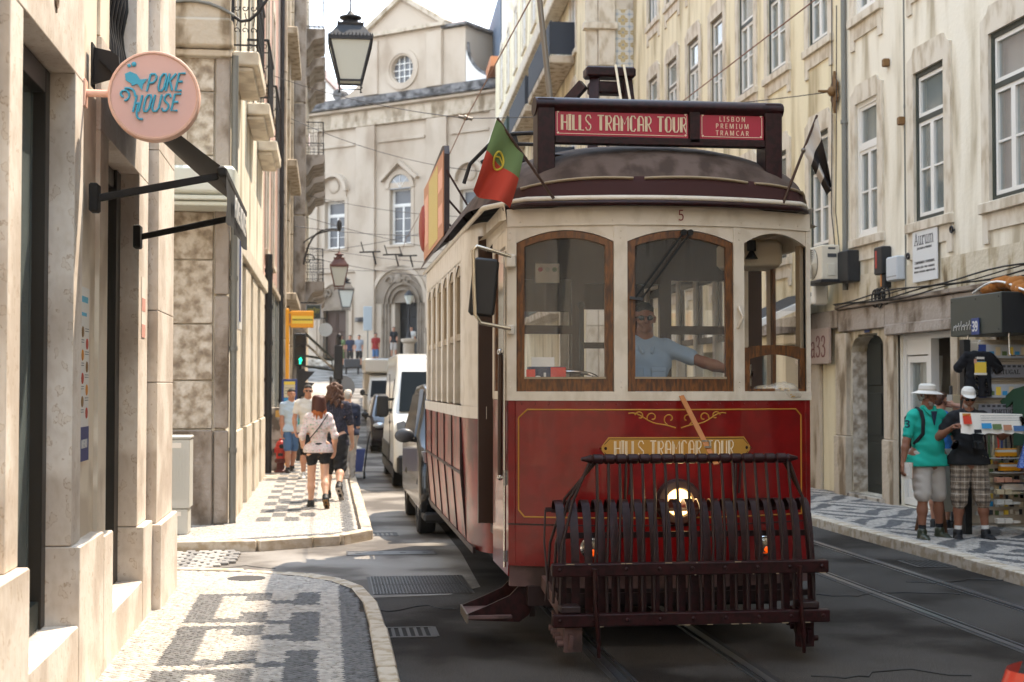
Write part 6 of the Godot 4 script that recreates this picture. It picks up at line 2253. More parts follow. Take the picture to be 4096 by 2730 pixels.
	rp.cyl(Vector3(-0.22, 4.56, -2.9), Vector3(-0.19, 3.9, -2.6), 0.012)
	rp.cyl(Vector3(-0.14, 4.56, -2.9), Vector3(-0.10, 3.9, -2.6), 0.012)
	put("rope", rp, mt.letter_cream, tr).position = Vector3(0.48, 0.34, 0)
	var po := MB.new()
	po.tube([Vector3(-0.60, 3.9, -1.2), Vector3(-0.70, 5.0, -1.3), Vector3(-0.79, 6.1, -1.4)], [0.026, 0.024, 0.022], 10)
	put("trolley_pole", po, mt.worn_steel, tr)
	var arm := MB.new()
	arm.tube([Vector3(-0.7, 3.9, -1.0), Vector3(-0.95, 3.9, -1.1), Vector3(-1.1, 3.86, -1.2), Vector3(-1.28, 3.68, -1.3), Vector3(-1.33, 3.52, -1.3)], 0.017, 8)
	arm.tube([Vector3(-0.7, 3.8, -1.0), Vector3(-0.95, 3.82, -1.1), Vector3(-1.2, 3.68, -1.2)], 0.015, 8)
	arm.tube([Vector3(-0.95, 3.88, -1.1), Vector3(-0.92, 3.75, -1.1), Vector3(-0.85, 3.6, -1.1)], 0.03, 8)
	for k in 4:
		arm.cyl(Vector3(-0.88, 3.5 + k * 0.06, -1.1), Vector3(-0.88, 3.53 + k * 0.06, -1.1), 0.05, 0.045, 10)
	put("folded_arm", arm, mt.iron_black, tr)
	var ad := part("roof_advert", t)
	var m := MB.new()
	m.at(Vector3(-1.30, 3.28, -3.6), Basis(Vector3.BACK, 0.0) * Basis(Vector3.UP, PI / 2))
	var out := [0.1, 0.0, 2.8, 0.1, 2.9, 0.25, 2.9, 0.82, 2.8, 0.9, 0.3, 0.98, 0.06, 0.95, 0.0, 0.86, 0.0, 0.1]
	m.prism(P(out), 0.0, 0.05)
	put("board", m, maroon_dark(), ad)
	for q in [[0.05, 2.85, 0.06, 0.9, mt.ad_orange, 0.0], [0.75, 2.0, 0.1, 0.86, mt.ad_yellow, 0.003], [0.15, 0.65, 0.55, 0.75, mt.ad_pale, 0.003], [0.15, 0.65, 0.2, 0.4, mt.ad_pale, 0.003], [2.15, 2.7, 0.2, 0.75, mt.ad_pale, 0.003]]:
		m = MB.new()
		m.at(Vector3(-1.305, 3.28, -3.6), Basis(Vector3.UP, -PI / 2))
		m.span(Vector3(-q[1], q[2], -0.004), Vector3(-q[0], q[3], 0.004 + q[5]))
		put("advert_print", m, q[4], ad)
	m = MB.new()
	m.at(Vector3(-1.34, 3.28, -3.6))
	m.bar(Vector3(0.06, 0.7, 0.0), Vector3(0.35, 0.2, 0.05), 0.02, 0.02)
	m.bar(Vector3(0.06, 0.45, -0.1), Vector3(0.35, 0.1, 0.0), 0.02, 0.02)
	m.bar(Vector3(0.06, 0.7, -2.5), Vector3(0.45, 0.3, -2.5), 0.02, 0.02)
	put("board_stay", m, maroon, ad)
	m = MB.new()
	m.ball(Vector3(-1.31, 3.72, -6.45), Vector3(0.06, 0.28, 0.22), 12)
	put("advert_emblem", m, mat("emblem_red", "8e3426", 0.5), ad)

func tram_fender(t: Node3D, maroon: Material) -> void:
	var f := part("fender", t)
	var dk := maroon_dark()
	var m := MB.new()
	m.rspan(Vector3(-0.95, 0.605, 0.81), Vector3(0.95, 0.69, 0.88), 0.008)
	put("upper_beam", m, maroon, f)
	m = MB.new()
	m.rspan(Vector3(-0.95, 0.275, 0.83), Vector3(0.95, 0.36, 0.90), 0.008)
	put("lower_beam", m, maroon, f)
	m = MB.new()
	m.span(Vector3(-0.82, 0.83, 0.60), Vector3(0.9, 0.87, 0.615))
	m.span(Vector3(-0.93, 1.0, 0.44), Vector3(0.86, 1.03, 0.455))
	m.span(Vector3(-0.88, 0.42, 0.62), Vector3(0.92, 0.46, 0.64))
	put("cross_bar", m, dk, f)
	m = MB.new()
	for i in 9:
		m.ball(Vector3(-0.9 + i * 0.225, 0.65, 0.88), Vector3(0.014, 0.014, 0.008), 8)
		m.ball(Vector3(-0.9 + i * 0.225, 0.32, 0.90), Vector3(0.014, 0.014, 0.008), 8)
	put("bolt_pattern", m, maroon, f)
	m = MB.new()
	for i in 26:
		var cx := rng.randf_range(-0.93, 0.93)
		var up := rng.randf() < 0.6
		m.rbox(Vector3(cx, (0.606 if rng.randf() < 0.5 else 0.688) if up else 0.277, 0.879 if up else 0.899), Vector3(rng.randf_range(0.01, 0.06), 0.006, 0.006), 0.002)
	put("paint_chip_pattern", m, mt.chipped_edge, f)
	for i in 20:
		var x := -0.86 + i * 0.0912
		m = MB.new()
		var prof := [Vector2(1.0, 0.45), Vector2(1.055, 0.465), Vector2(1.085, 0.51), Vector2(1.09, 0.56), Vector2(1.06, 0.62), Vector2(0.98, 0.67), Vector2(0.85, 0.705), Vector2(0.68, 0.735), Vector2(0.5, 0.745), Vector2(0.3, 0.74)]
		var r := [[], []]
		for p in prof:
			r[0].append(Vector3(x - 0.028, p.x, p.y))
			r[1].append(Vector3(x + 0.028, p.x, p.y))
		m.grid(r, false, true)
		var r2 := [[], []]
		for p in prof:
			r2[0].append(Vector3(x - 0.028, p.x - 0.007, p.y - 0.006))
			r2[1].append(Vector3(x + 0.028, p.x - 0.007, p.y - 0.006))
		m.grid(r2)
		m.grid([r[0], r2[0]])
		m.grid([r2[1], r[1]])
		put("hoop", m, maroon, f)
	var rb := MB.new()
	rb.at(Vector3(0.03, 1.375, 0.72), Basis(Vector3.BACK, -PI / 2))
	var pf := [Vector2(0.0, -0.76), Vector2(0.012, -0.755), Vector2(0.02, -0.72), Vector2(0.03, -0.69)]
	for i in 17:
		var y := -0.68 + i * 0.08
		pf.append_array([Vector2(0.026, y), Vector2(0.034, y + 0.008), Vector2(0.034, y + 0.068), Vector2(0.026, y + 0.076)])
	pf.append_array([Vector2(0.03, 0.69), Vector2(0.02, 0.72), Vector2(0.012, 0.755), Vector2(0.0, 0.76)])
	rb.lathe(pf, 12)
	put("roller_bar", rb, maroon, f)
	for i in 18:
		var x := -0.65 + i * 0.0785
		m = MB.new()
		var sp := x * 1.03
		m.tube([Vector3(x + 0.03, 1.35, 0.73), Vector3(lerpf(x, sp, 0.3) + 0.03, 1.1, 0.775), Vector3(sp + 0.03, 0.8, 0.795), Vector3(sp + 0.02, 0.62, 0.797), Vector3(sp + 0.02, 0.33, 0.815)], 0.0105, 6)
		put("guard_rod", m, dk, f)
	for s in [-1.0, 1.0]:
		for k in 3:
			m = MB.new()
			m.tube([Vector3(s * (0.70 - k * 0.02) + 0.03, 1.35, 0.72), Vector3(s * (0.80 + 0.02 * k) + 0.02, 1.1, 0.72 - k * 0.06), Vector3(s * (0.86 + 0.025 * k), 0.8, 0.74 - k * 0.1), Vector3(s * (0.88 + 0.03 * k), 0.4, 0.78 - k * 0.12)], 0.0105, 6)
			put("guard_rod", m, dk, f)
		m = MB.new()
		m.tube([Vector3(s * 0.93, 1.015, 0.45), Vector3(s * 0.945, 0.8, 0.5), Vector3(s * 0.93, 0.42, 0.6)], 0.007, 6)
		put("guard_rod", m, dk, f)
		m = MB.new()
		m.tube([Vector3(s * 0.7 + 0.03, 0.66, 0.92), Vector3(s * 0.7 + 0.03, 0.45, 0.93), Vector3(s * 0.7 + 0.05, 0.22, 0.93), Vector3(s * 0.7 + 0.055, 0.08, 0.92)], [0.03, 0.024, 0.026, 0.02], 8, true, Vector2(0.6, 1.0))
		put("hook", m, maroon, f)
		m = MB.new()
		m.bar(Vector3(s * 0.9, 0.48, 0.15), Vector3(s * 0.83, 0.3, 0.82), 0.03, 0.09)
		m.bar(Vector3(s * 0.86, 0.26, 0.35), Vector3(s * 0.82, 0.17, 0.86), 0.025, 0.1)
		for k in 5:
			m.cyl(Vector3(s * 0.9, 0.2 - k * 0.012, 0.42 + k * 0.09), Vector3(s * 0.8, 0.2 - k * 0.012, 0.42 + k * 0.09), 0.022, 0.022, 8)
		m.span(Vector3(s * 0.8 - 0.06, 0.1, 0.78), Vector3(s * 0.8 + 0.06, 0.3, 0.825))
		put("side_bracket", m, mt.tram_apron if s < 0 else maroon, f)
		m = MB.new()
		m.rspan(Vector3(s * 0.82 - 0.07, 0.36, 0.72), Vector3(s * 0.82 + 0.07, 0.41, 0.86), 0.01)
		put("hinge_block", m, dk, f)
	var st := part("strap", f)
	m = MB.new()
	m.bar(onf(0.075, 1.80, 0.03), Vector3(0.17, 1.46, 0.62), 0.036, 0.007, Vector3(0, 0.5, 1))
	m.bar(Vector3(0.17, 1.46, 0.62), Vector3(0.2, 1.335, 0.765), 0.036, 0.007, Vector3(0, 0.5, 1))
	put("belt", m, mt.leather, st)
	m = MB.new()
	m.box(Vector3(0.165, 1.49, 0.60), Vector3(0.05, 0.012, 0.012))
	m.box(Vector3(0.172, 1.45, 0.65), Vector3(0.05, 0.012, 0.012))
	m.box(Vector3(0.19, 1.47, 0.63), Vector3(0.01, 0.05, 0.012))
	put("buckle", m, mt.chrome, st)
	for q in [[-0.33, 1.34], [0.48, 1.34]]:
		m = MB.new()
		m.tube([onf(q[0], 1.0, 0.02), onf(q[0], 1.2, 0.05), onf(q[0] + 0.005, q[1], 0.04), onf(q[0] + 0.03, q[1] + 0.02, 0.03), onf(q[0] + 0.045, q[1] - 0.05, 0.03), onf(q[0] + 0.03, 1.1, 0.03)], 0.01, 6)
		put("grab_hook", m, maroon_dark(), t)

func tram_fittings(t: Node3D) -> void:
	var mi := part("mirror", t)
	var m := MB.new()
	m.tube([Vector3(-1.12, 2.80, 0.07), Vector3(-1.25, 2.84, 0.08), Vector3(-1.37, 2.87, 0.09), Vector3(-1.395, 2.84, 0.09), Vector3(-1.39, 2.62, 0.09), Vector3(-1.38, 2.38, 0.09), Vector3(-1.34, 2.32, 0.09), Vector3(-1.12, 2.28, 0.07)], 0.014, 8)
	put("arm", m, mt.reflector, mi)
	m = MB.new()
	m.rbox(Vector3(-1.315, 2.58, 0.05), Vector3(0.19, 0.42, 0.05), 0.03, Basis(Vector3.BACK, -0.1) * Basis(Vector3.UP, -0.2))
	put("glass_back", m, mt.mirror_black, mi)
	m = MB.new()
	m.rspan(Vector3(-1.16, 2.72, 0.0), Vector3(-1.08, 2.82, 0.08), 0.015)
	m.rspan(Vector3(-1.14, 2.24, 0.0), Vector3(-1.09, 2.31, 0.06), 0.01)
	put("clamp", m, mt.tram_cream, mi)
	var wp := part("wiper", t)
	for k in 2:
		m = MB.new()
		m.bar(onf(0.1 + k * 0.05, 2.97, 0.02), onf(-0.25 + k * 0.05, 2.5, 0.015), 0.014, 0.012)
		m.cyl(onf(0.1 + k * 0.05, 2.97, 0.0), onf(0.1 + k * 0.05, 2.97, 0.03), 0.022)
		put("blade", m, mt.rubber, wp)
	m = MB.new()
	m.bar(onf(-0.29, 2.5, 0.012), onf(-0.2, 2.49, 0.012), 0.02, 0.02)
	put("wiper_link", m, mt.plastic_grey, wp)
	m = MB.new()
	m.tube([Vector3(-1.16, 2.1, -0.2), Vector3(-1.165, 1.6, -0.2), Vector3(-1.165, 1.2, -0.2)], 0.02, 8)
	put("wooden_handrail", m, mt.inside_wood, t)
	m = MB.new()
	m.cyl(Vector3(-1.15, 0.56, -0.05), Vector3(-1.15, 2.85, -0.05), 0.011)
	for y in [2.12, 1.2]:
		m.ball(Vector3(-1.165, y, -0.2), Vector3(0.026, 0.026, 0.026), 8)
		m.bar(Vector3(-1.165, y, -0.2), Vector3(-1.13, y + 0.01, -0.06), 0.018, 0.018)
		m.span(Vector3(-1.16, y - 0.05, -0.065), Vector3(-1.13, y + 0.06, -0.04))
	m.span(Vector3(-1.16, 0.6, -0.07), Vector3(-1.13, 0.68, -0.04))
	put("door_handle", m, mt.chrome, t)
	m = MB.new()
	m.tube([onf(0.525, 2.44, 0.01), onf(0.52, 2.42, 0.04), onf(0.545, 2.37, 0.05), onf(0.52, 2.31, 0.03), onf(0.515, 2.29, 0.01)], 0.012, 6)
	put("post_handle", m, mt.tram_cream, t)

func tram_flags(t: Node3D) -> void:
	var fl := part("flag", t)
	var m := MB.new()
	var a := Vector3(-0.84, 3.2, 0.27)
	var b := Vector3(-1.26, 3.74, 0.40)
	m.cyl(a, b, 0.012, 0.01, 8)
	put("flag_pole", m, mt.inside_wood, fl)
	var cloth := func(s: float, v: float) -> Vector3:
		var p := (b + Vector3(0.0, 0, 0)).lerp(a, s * 0.46)
		var dn := Vector3(-0.19, -0.52, 0.0).lerp(Vector3(-0.1, -0.37, 0.02), s)
		return p + dn * v + Vector3(0.02 * sin(s * 7.0 + v * 2.0) * v, 0, 0.055 * sin(s * 8.0 + v * 2.5) * (0.2 + v))
	for q in [[0.0, 0.45, mt.flag_green], [0.45, 1.0, mt.flag_red]]:
		m = MB.new()
		var rows := []
		for i in 9:
			var r := []
			for j in 15:
				var s := j / 14.0
				r.append(cloth.call(s, lerpf(q[0], q[1], i / 8.0)))
			rows.append(r)
		m.grid(rows)
		put("cloth", m, q[2], fl)
	m = MB.new()
	var ring := []
	for k in 17:
		var an := TAU * k / 16.0
		ring.append(cloth.call(0.42 + 0.16 * cos(an), 0.42 + 0.12 * sin(an)) + Vector3(0, 0, 0.008))
	m.tube(ring, 0.008, 5)
	m.tube([cloth.call(0.26, 0.42) + Vector3(0, 0, 0.008), cloth.call(0.42, 0.36) + Vector3(0, 0, 0.008), cloth.call(0.58, 0.42) + Vector3(0, 0, 0.008)], 0.006, 5)
	put("flag_emblem", m, mt.flag_yellow, fl)
	var f2 := part("flag", t)
	m = MB.new()
	var c := Vector3(0.86, 3.2, 0.22)
	var d := Vector3(1.10, 3.84, 0.28)
	m.cyl(c, d, 0.011, 0.009, 8)
	put("flag_pole", m, mt.inside_wood, f2)
	var c2 := func(s: float, v: float) -> Vector3:
		var p := d.lerp(c, s * 0.42)
		var dn := Vector3(0.08, -0.50, 0.0).lerp(Vector3(0.22, -0.32, 0.0), s)
		return p + dn * v + Vector3(0.03 * sin(s * 6.0) * v, 0, 0.05 * sin(s * 9.0 + v * 2.0) * (0.2 + v))
	var band := [[0.0, 0.3, mt.flag_white], [0.3, 0.5, mt.flag_black], [0.5, 0.72, mt.flag_white], [0.72, 1.0, mt.flag_black]]
	for q in band:
		for side in 2:
			m = MB.new()
			var rows := []
			for i in 5:
				var r := []
				for j in 8:
					var s := (side * 7.0 + j) / 14.0
					r.append(c2.call(s, lerpf(q[0], q[1], i / 4.0)))
				rows.append(r)
			m.grid(rows)
			put("cloth", m, q[2] if side == 1 or q[0] < 0.4 else mt.flag_black, f2)
	m = MB.new()
	m.ball(c.lerp(d, 0.6), Vector3(0.02, 0.02, 0.02), 6)
	put("flag_clip", m, mt.worn_steel, f2)

func car_shell(prof: Array, w: float, y0: float, y1: float, tumble: float, nose := 0.0) -> MB:
	var m := MB.new()
	var ctr := Vector2.ZERO
	for p in prof:
		ctr += p
	ctr /= prof.size()
	var rows := []
	for s in [[-1.0, 0.80], [-1.0, 0.93], [-0.97, 0.985], [-0.9, 1.0], [-0.4, 1.0], [0.0, 1.0], [0.4, 1.0], [0.9, 1.0], [0.97, 0.985], [1.0, 0.93], [1.0, 0.80]]:
		var r := []
		for p in prof:
			var q: Vector2 = ctr + (p - ctr) * Vector2(lerpf(1.0, s[1], 0.35), s[1])
			var f := smoothstep(y0, y1, p.y)
			var zz := q.x - nose * pow(absf(s[0]), 3.0) * clampf((p.x + 1.2) / 1.2, 0.0, 1.0)
			r.append(Vector3(s[0] * w * (1.0 - tumble * f), q.y, zz))
		rows.append(r)
	m.grid(rows, true, false)
	m.cap(rows[0], Vector3.LEFT)
	m.cap(rows[-1], Vector3.RIGHT)
	return m

func wheels(t: Node3D, spots: Array, r: float, wid: float) -> void:
	for q in spots:
		var n := part("wheel", t, q)
		var m := MB.new()
		m.at(Vector3.ZERO, Basis(Vector3.BACK, PI / 2))
		m.lathe([Vector2(r * 0.62, -wid * 0.5), Vector2(r * 0.93, -wid * 0.5), Vector2(r, -wid * 0.36), Vector2(r, wid * 0.36), Vector2(r * 0.93, wid * 0.5), Vector2(r * 0.62, wid * 0.5), Vector2(r * 0.55, wid * 0.3)], 22)
		put("tyre", m, mt.rubber, n)
		m = MB.new()
		m.at(Vector3.ZERO, Basis(Vector3.BACK, PI / 2))
		m.lathe([Vector2(r * 0.62, -wid * 0.42), Vector2(r * 0.62, wid * 0.42), Vector2(r * 0.2, wid * 0.46), Vector2(0, wid * 0.46)], 18)
		for k in 5:
			var a := TAU * k / 5.0
			m.bar(Vector3(0, wid * -0.48, 0), Vector3(cos(a) * r * 0.6, wid * -0.44, sin(a) * r * 0.6), 0.05, 0.03)
		put("rim", m, mt.rim_alloy, n)

func side_mirror(t: Node3D, pos: Vector3, size: Vector3, m1: Material) -> void:
	var n := part("mirror", t)
	var m := MB.new()
	m.ball(pos, size, 14)
	put("housing", m, m1, n)
	m = MB.new()
	m.bar(pos + Vector3(size.x * 0.5, -size.y * 0.6, 0), pos + Vector3(size.x * 2.0, -size.y * 0.9, -0.04), 0.05, 0.04)
	put("stalk", m, mt.plastic_black, n)

func glass_strip(t: Node3D, called: String, pts: Array, m: Material) -> void:
	var g := MB.new()
	g.quad(pts[0], pts[1], pts[2], pts[3])
	put(called, g, m, t)

func cars() -> void:
	var t := thing("parked_car", "glossy black car waiting close behind the tram with its grey door mirror out", "car", Vector3(2.03, RAIL_Y, -17.25))
	t.scale = Vector3(1.0, 1.09, 1.0)
	var prof := [Vector2(-0.02, 0.28), Vector2(0.03, 0.5), Vector2(0.0, 0.72), Vector2(-0.1, 0.9), Vector2(-0.45, 1.02), Vector2(-0.95, 1.12), Vector2(-1.35, 1.4), Vector2(-1.75, 1.66), Vector2(-2.4, 1.74), Vector2(-3.4, 1.72), Vector2(-4.0, 1.5), Vector2(-4.25, 1.05), Vector2(-4.3, 0.6), Vector2(-4.25, 0.28)]
	put("body", car_shell(prof, 0.9, 1.05, 1.7, 0.16, 0.28), mt.car_black, t)
	glass_strip(t, "windscreen", [Vector3(-0.78, 1.14, -0.97), Vector3(0.78, 1.14, -0.97), Vector3(0.66, 1.63, -1.66), Vector3(-0.66, 1.63, -1.66)], mt.car_glass)
	for s in [-1.0, 1.0]:
		glass_strip(t, "side_window", [Vector3(s * 0.892, 1.1, -1.25), Vector3(s * 0.892, 1.1, -3.7), Vector3(s * 0.79, 1.6, -3.5), Vector3(s * 0.79, 1.6, -1.85)], mt.car_glass)
		var h := MB.new()
		h.prism(P([s * 0.42, 0.78, s * 0.62, 0.76, s * 0.85, 0.86, s * 0.88, 0.98, s * 0.7, 0.96, s * 0.5, 0.88]), -0.3, -0.12)
		put("headlight", h, mt.headlight, t)
		h = MB.new()
		h.at(Vector3(s * 0.66, 0.45, -0.09), Basis(Vector3.RIGHT, PI / 2))
		h.lathe([Vector2(0.14, -0.04), Vector2(0.13, 0.02), Vector2(0.07, 0.03), Vector2(0.06, 0.0), Vector2(0, 0.0)], 8)
		put("fog_lamp", h, mt.plastic_grey, t)
		side_mirror(t, Vector3(s * 1.04, 1.13, -1.1), Vector3(0.13, 0.085, 0.07), mt.plastic_grey)
	var pl := MB.new()
	for s in [-1.0, 1.0]:
		pl.bar(Vector3(s * 0.885, 1.1, -1.15), Vector3(s * 0.77, 1.66, -1.8), 0.05, 0.04)
	put("pillar_trim", pl, mt.plastic_grey, t)
	blk("grille", t, Vector3(-0.5, 0.34, -0.06), Vector3(0.5, 0.62, 0.035), mt.plastic_black, 0.02)
	blk("number_plate", t, Vector3(-0.26, 0.5, 0.03), Vector3(0.26, 0.6, 0.045), mt.white_enamel)
	blk("sill", t, Vector3(-0.86, 0.18, -4.2), Vector3(0.86, 0.3, -0.12), mt.plastic_black, 0.04)
	wheels(t, [Vector3(-0.78, 0.33, -0.85), Vector3(0.78, 0.33, -0.85), Vector3(-0.78, 0.33, -3.45), Vector3(0.78, 0.33, -3.45)], 0.33, 0.22)
	t = thing("white_van", "tall white delivery van queueing behind the black car", "van", Vector3(2.2, RAIL_Y, -25.6))
	prof = [Vector2(0.0, 0.3), Vector2(0.06, 0.6), Vector2(0.0, 0.95), Vector2(-0.12, 1.15), Vector2(-0.75, 1.38), Vector2(-1.1, 1.8), Vector2(-1.42, 2.2), Vector2(-1.75, 2.42), Vector2(-2.4, 2.5), Vector2(-5.6, 2.5), Vector2(-5.75, 2.3), Vector2(-5.75, 0.3)]
	put("body", car_shell(prof, 1.0, 1.3, 2.5, 0.12, 0.2), mt.van_white, t)
	glass_strip(t, "windscreen", [Vector3(-0.88, 1.40, -0.74), Vector3(0.88, 1.40, -0.74), Vector3(0.80, 2.14, -1.36), Vector3(-0.80, 2.14, -1.36)], mt.car_glass)
	for s in [-1.0, 1.0]:
		glass_strip(t, "side_window", [Vector3(s * 0.99, 1.35, -1.0), Vector3(s * 0.99, 1.35, -1.9), Vector3(s * 0.915, 2.0, -1.9), Vector3(s * 0.915, 2.0, -1.5)], mt.car_glass)
		var h := MB.new()
		h.prism(P([s * 0.62, 0.9, s * 0.94, 0.96, s * 0.95, 1.2, s * 0.82, 1.24, s * 0.66, 1.08]), -0.35, -0.13)
		put("headlight", h, mt.headlight, t)
		h = MB.new()
		h.rbox(Vector3(s * 1.17, 1.5, -0.95), Vector3(0.22, 0.42, 0.12), 0.05)
		put("mirror", h, mt.plastic_black, t)
		h = MB.new()
		h.bar(Vector3(s * 0.97, 1.42, -1.0), Vector3(s * 1.12, 1.42, -0.95), 0.05, 0.05)
		h.bar(Vector3(s * 0.95, 1.62, -1.05), Vector3(s * 1.12, 1.62, -0.95), 0.05, 0.05)
		h.span(Vector3(s * 0.985, 0.45, -5.4), Vector3(s * 1.012, 0.75, -2.0))
		h.span(Vector3(s * 0.985, 0.2, -5.7), Vector3(s * 1.0, 0.44, -0.4))
		put("side_trim", h, mt.plastic_black, t)
		blk("sliding_rail", t, Vector3(s * 0.985, 1.35, -5.4), Vector3(s * 1.003, 1.4, -2.6), mt.plastic_grey)
		blk("door_seam", t, Vector3(s * 0.99, 0.5, -1.98), Vector3(s * 1.004, 2.1, -1.955), mt.plastic_grey)
		blk("door_handle", t, Vector3(s * 0.99, 1.15, -1.9), Vector3(s * 1.02, 1.2, -1.7), mt.plastic_black, 0.01)
	blk("bumper", t, Vector3(-0.95, 0.28, -0.2), Vector3(0.95, 0.62, 0.07), mt.plastic_black, 0.05)
	blk("grille", t, Vector3(-0.5, 0.72, -0.1), Vector3(0.5, 0.98, 0.03), mt.plastic_black, 0.03)
	var an := MB.new()
	an.cyl(Vector3(-0.3, 2.38, -1.7), Vector3(-0.3, 3.0, -2.0), 0.01, 0.006, 6)
	put("aerial", an, mt.plastic_black, t)
	wheels(t, [Vector3(-0.87, 0.35, -1.05), Vector3(0.87, 0.35, -1.05), Vector3(-0.87, 0.35, -4.6), Vector3(0.87, 0.35, -4.6)], 0.35, 0.24)
	t = thing("parked_car", "dark plum car half hidden behind the white van", "car", Vector3(2.0, RAIL_Y + 0.04, -36.6), 0.0)
	t.rotation.x = -0.04
	prof = [Vector2(-0.02, 0.28), Vector2(0.03, 0.55), Vector2(-0.05, 0.85), Vector2(-0.9, 1.08), Vector2(-1.75, 1.62), Vector2(-2.6, 1.72), Vector2(-3.6, 1.66), Vector2(-4.1, 1.05), Vector2(-4.2, 0.28)]
	put("body", car_shell(prof, 0.88, 1.05, 1.7, 0.16, 0.22), mt.car_plum, t)
	glass_strip(t, "windscreen", [Vector3(-0.76, 1.12, -0.93), Vector3(0.76, 1.12, -0.93), Vector3(0.66, 1.6, -1.7), Vector3(-0.66, 1.6, -1.7)], mt.car_glass)
	for s in [-1.0, 1.0]:
		glass_strip(t, "side_window", [Vector3(s * 0.875, 1.1, -1.25), Vector3(s * 0.875, 1.1, -3.6), Vector3(s * 0.775, 1.58, -3.4), Vector3(s * 0.775, 1.58, -1.85)], mt.car_glass)
		var h := MB.new()
		h.ball(Vector3(s * 0.66, 0.82, -0.12), Vector3(0.17, 0.08, 0.1), 8)
		put("headlight", h, mt.headlight, t)
		side_mirror(t, Vector3(s * 1.0, 1.12, -1.1), Vector3(0.1, 0.07, 0.06), mt.plastic_black)
	wheels(t, [Vector3(-0.76, 0.32, -0.85), Vector3(0.76, 0.32, -0.85), Vector3(-0.76, 0.32, -3.3), Vector3(0.76, 0.32, -3.3)], 0.32, 0.22)
	t = thing("box_lorry", "small cream lorry with a high pale box behind its cab", "lorry", Vector3(1.95, RAIL_Y + slope(-45.0), -45.0))
	t.scale = Vector3.ONE * 0.82
	prof = [Vector2(0.0, 0.35), Vector2(0.05, 0.7), Vector2(0.0, 1.0), Vector2(-0.25, 1.1), Vector2(-0.6, 1.8), Vector2(-1.0, 1.98), Vector2(-1.8, 2.0), Vector2(-1.85, 0.35)]
	put("cab", car_shell(prof, 0.85, 1.1, 2.0, 0.12, 0.1), mt.truck_cream, t)
	glass_strip(t, "windscreen", [Vector3(-0.72, 1.12, -0.24), Vector3(0.72, 1.12, -0.24), Vector3(0.66, 1.76, -0.57), Vector3(-0.66, 1.76, -0.57)], mt.car_glass)
	blk("box", t, Vector3(-0.95, 2.06, -4.4), Vector3(0.95, 2.62, -0.75), mt.truck_cream, 0.08)
	blk("box_body", t, Vector3(-0.92, 0.6, -4.4), Vector3(0.92, 2.05, -1.9), mt.truck_cream, 0.03)
	for s in [-1.0, 1.0]:
		var h := MB.new()
		h.rbox(Vector3(s * 0.6, 0.92, 0.0), Vector3(0.3, 0.18, 0.1), 0.03)
		put("headlight", h, mt.headlight, t)
		side_mirror(t, Vector3(s * 1.02, 1.3, -0.3), Vector3(0.1, 0.12, 0.06), mt.plastic_black)
	wheels(t, [Vector3(-0.75, 0.32, -0.8), Vector3(0.75, 0.32, -0.8), Vector3(-0.75, 0.32, -3.6), Vector3(0.75, 0.32, -3.6)], 0.32, 0.22)
	t = thing("red_scooter", "bright red scooter leg shield poking in at the bottom corner of the road", "scooter", Vector3(2.40, RAIL_Y, -5.0), -PI / 2)
	var m := MB.new()
	var rows := []
	for i in 9:
		var f := i / 8.0
		var r := []
		for j in 9:
			var a := (j / 8.0 - 0.5) * 2.0
			r.append(Vector3(a * lerpf(0.24, 0.17, f), 0.2 + 0.62 * f, 0.12 - 0.22 * f - 0.14 * a * a))
		rows.append(r)
	m.grid(rows)
	put("leg_shield", m, mt.bright_red, t)
	m = MB.new()
	m.tube([Vector3(-0.05, 0.22, -0.05), Vector3(0, 0.2, -0.5), Vector3(0, 0.45, -0.9), Vector3(0, 0.62, -1.2)], [0.14, 0.16, 0.2, 0.12], 12)
	put("body", m, mt.bright_red, t)
	m = MB.new()
	m.rspan(Vector3(-0.13, 0.66, -1.25), Vector3(0.13, 0.76, -0.6), 0.04)
	put("saddle", m, mt.rubber, t)
	m = MB.new()
	m.tube([Vector3(0.3, 0.9, -0.42), Vector3(0, 0.88, -0.38), Vector3(-0.3, 0.9, -0.42)], 0.02, 8)
	m.cyl(Vector3(0, 0.6, -0.15), Vector3(0, 0.88, -0.36), 0.035)
	put("handlebar", m, mt.plastic_black, t)
	wheels(t, [Vector3(0, 0.22, 0.22), Vector3(0, 0.22, -1.1)], 0.22, 0.1)

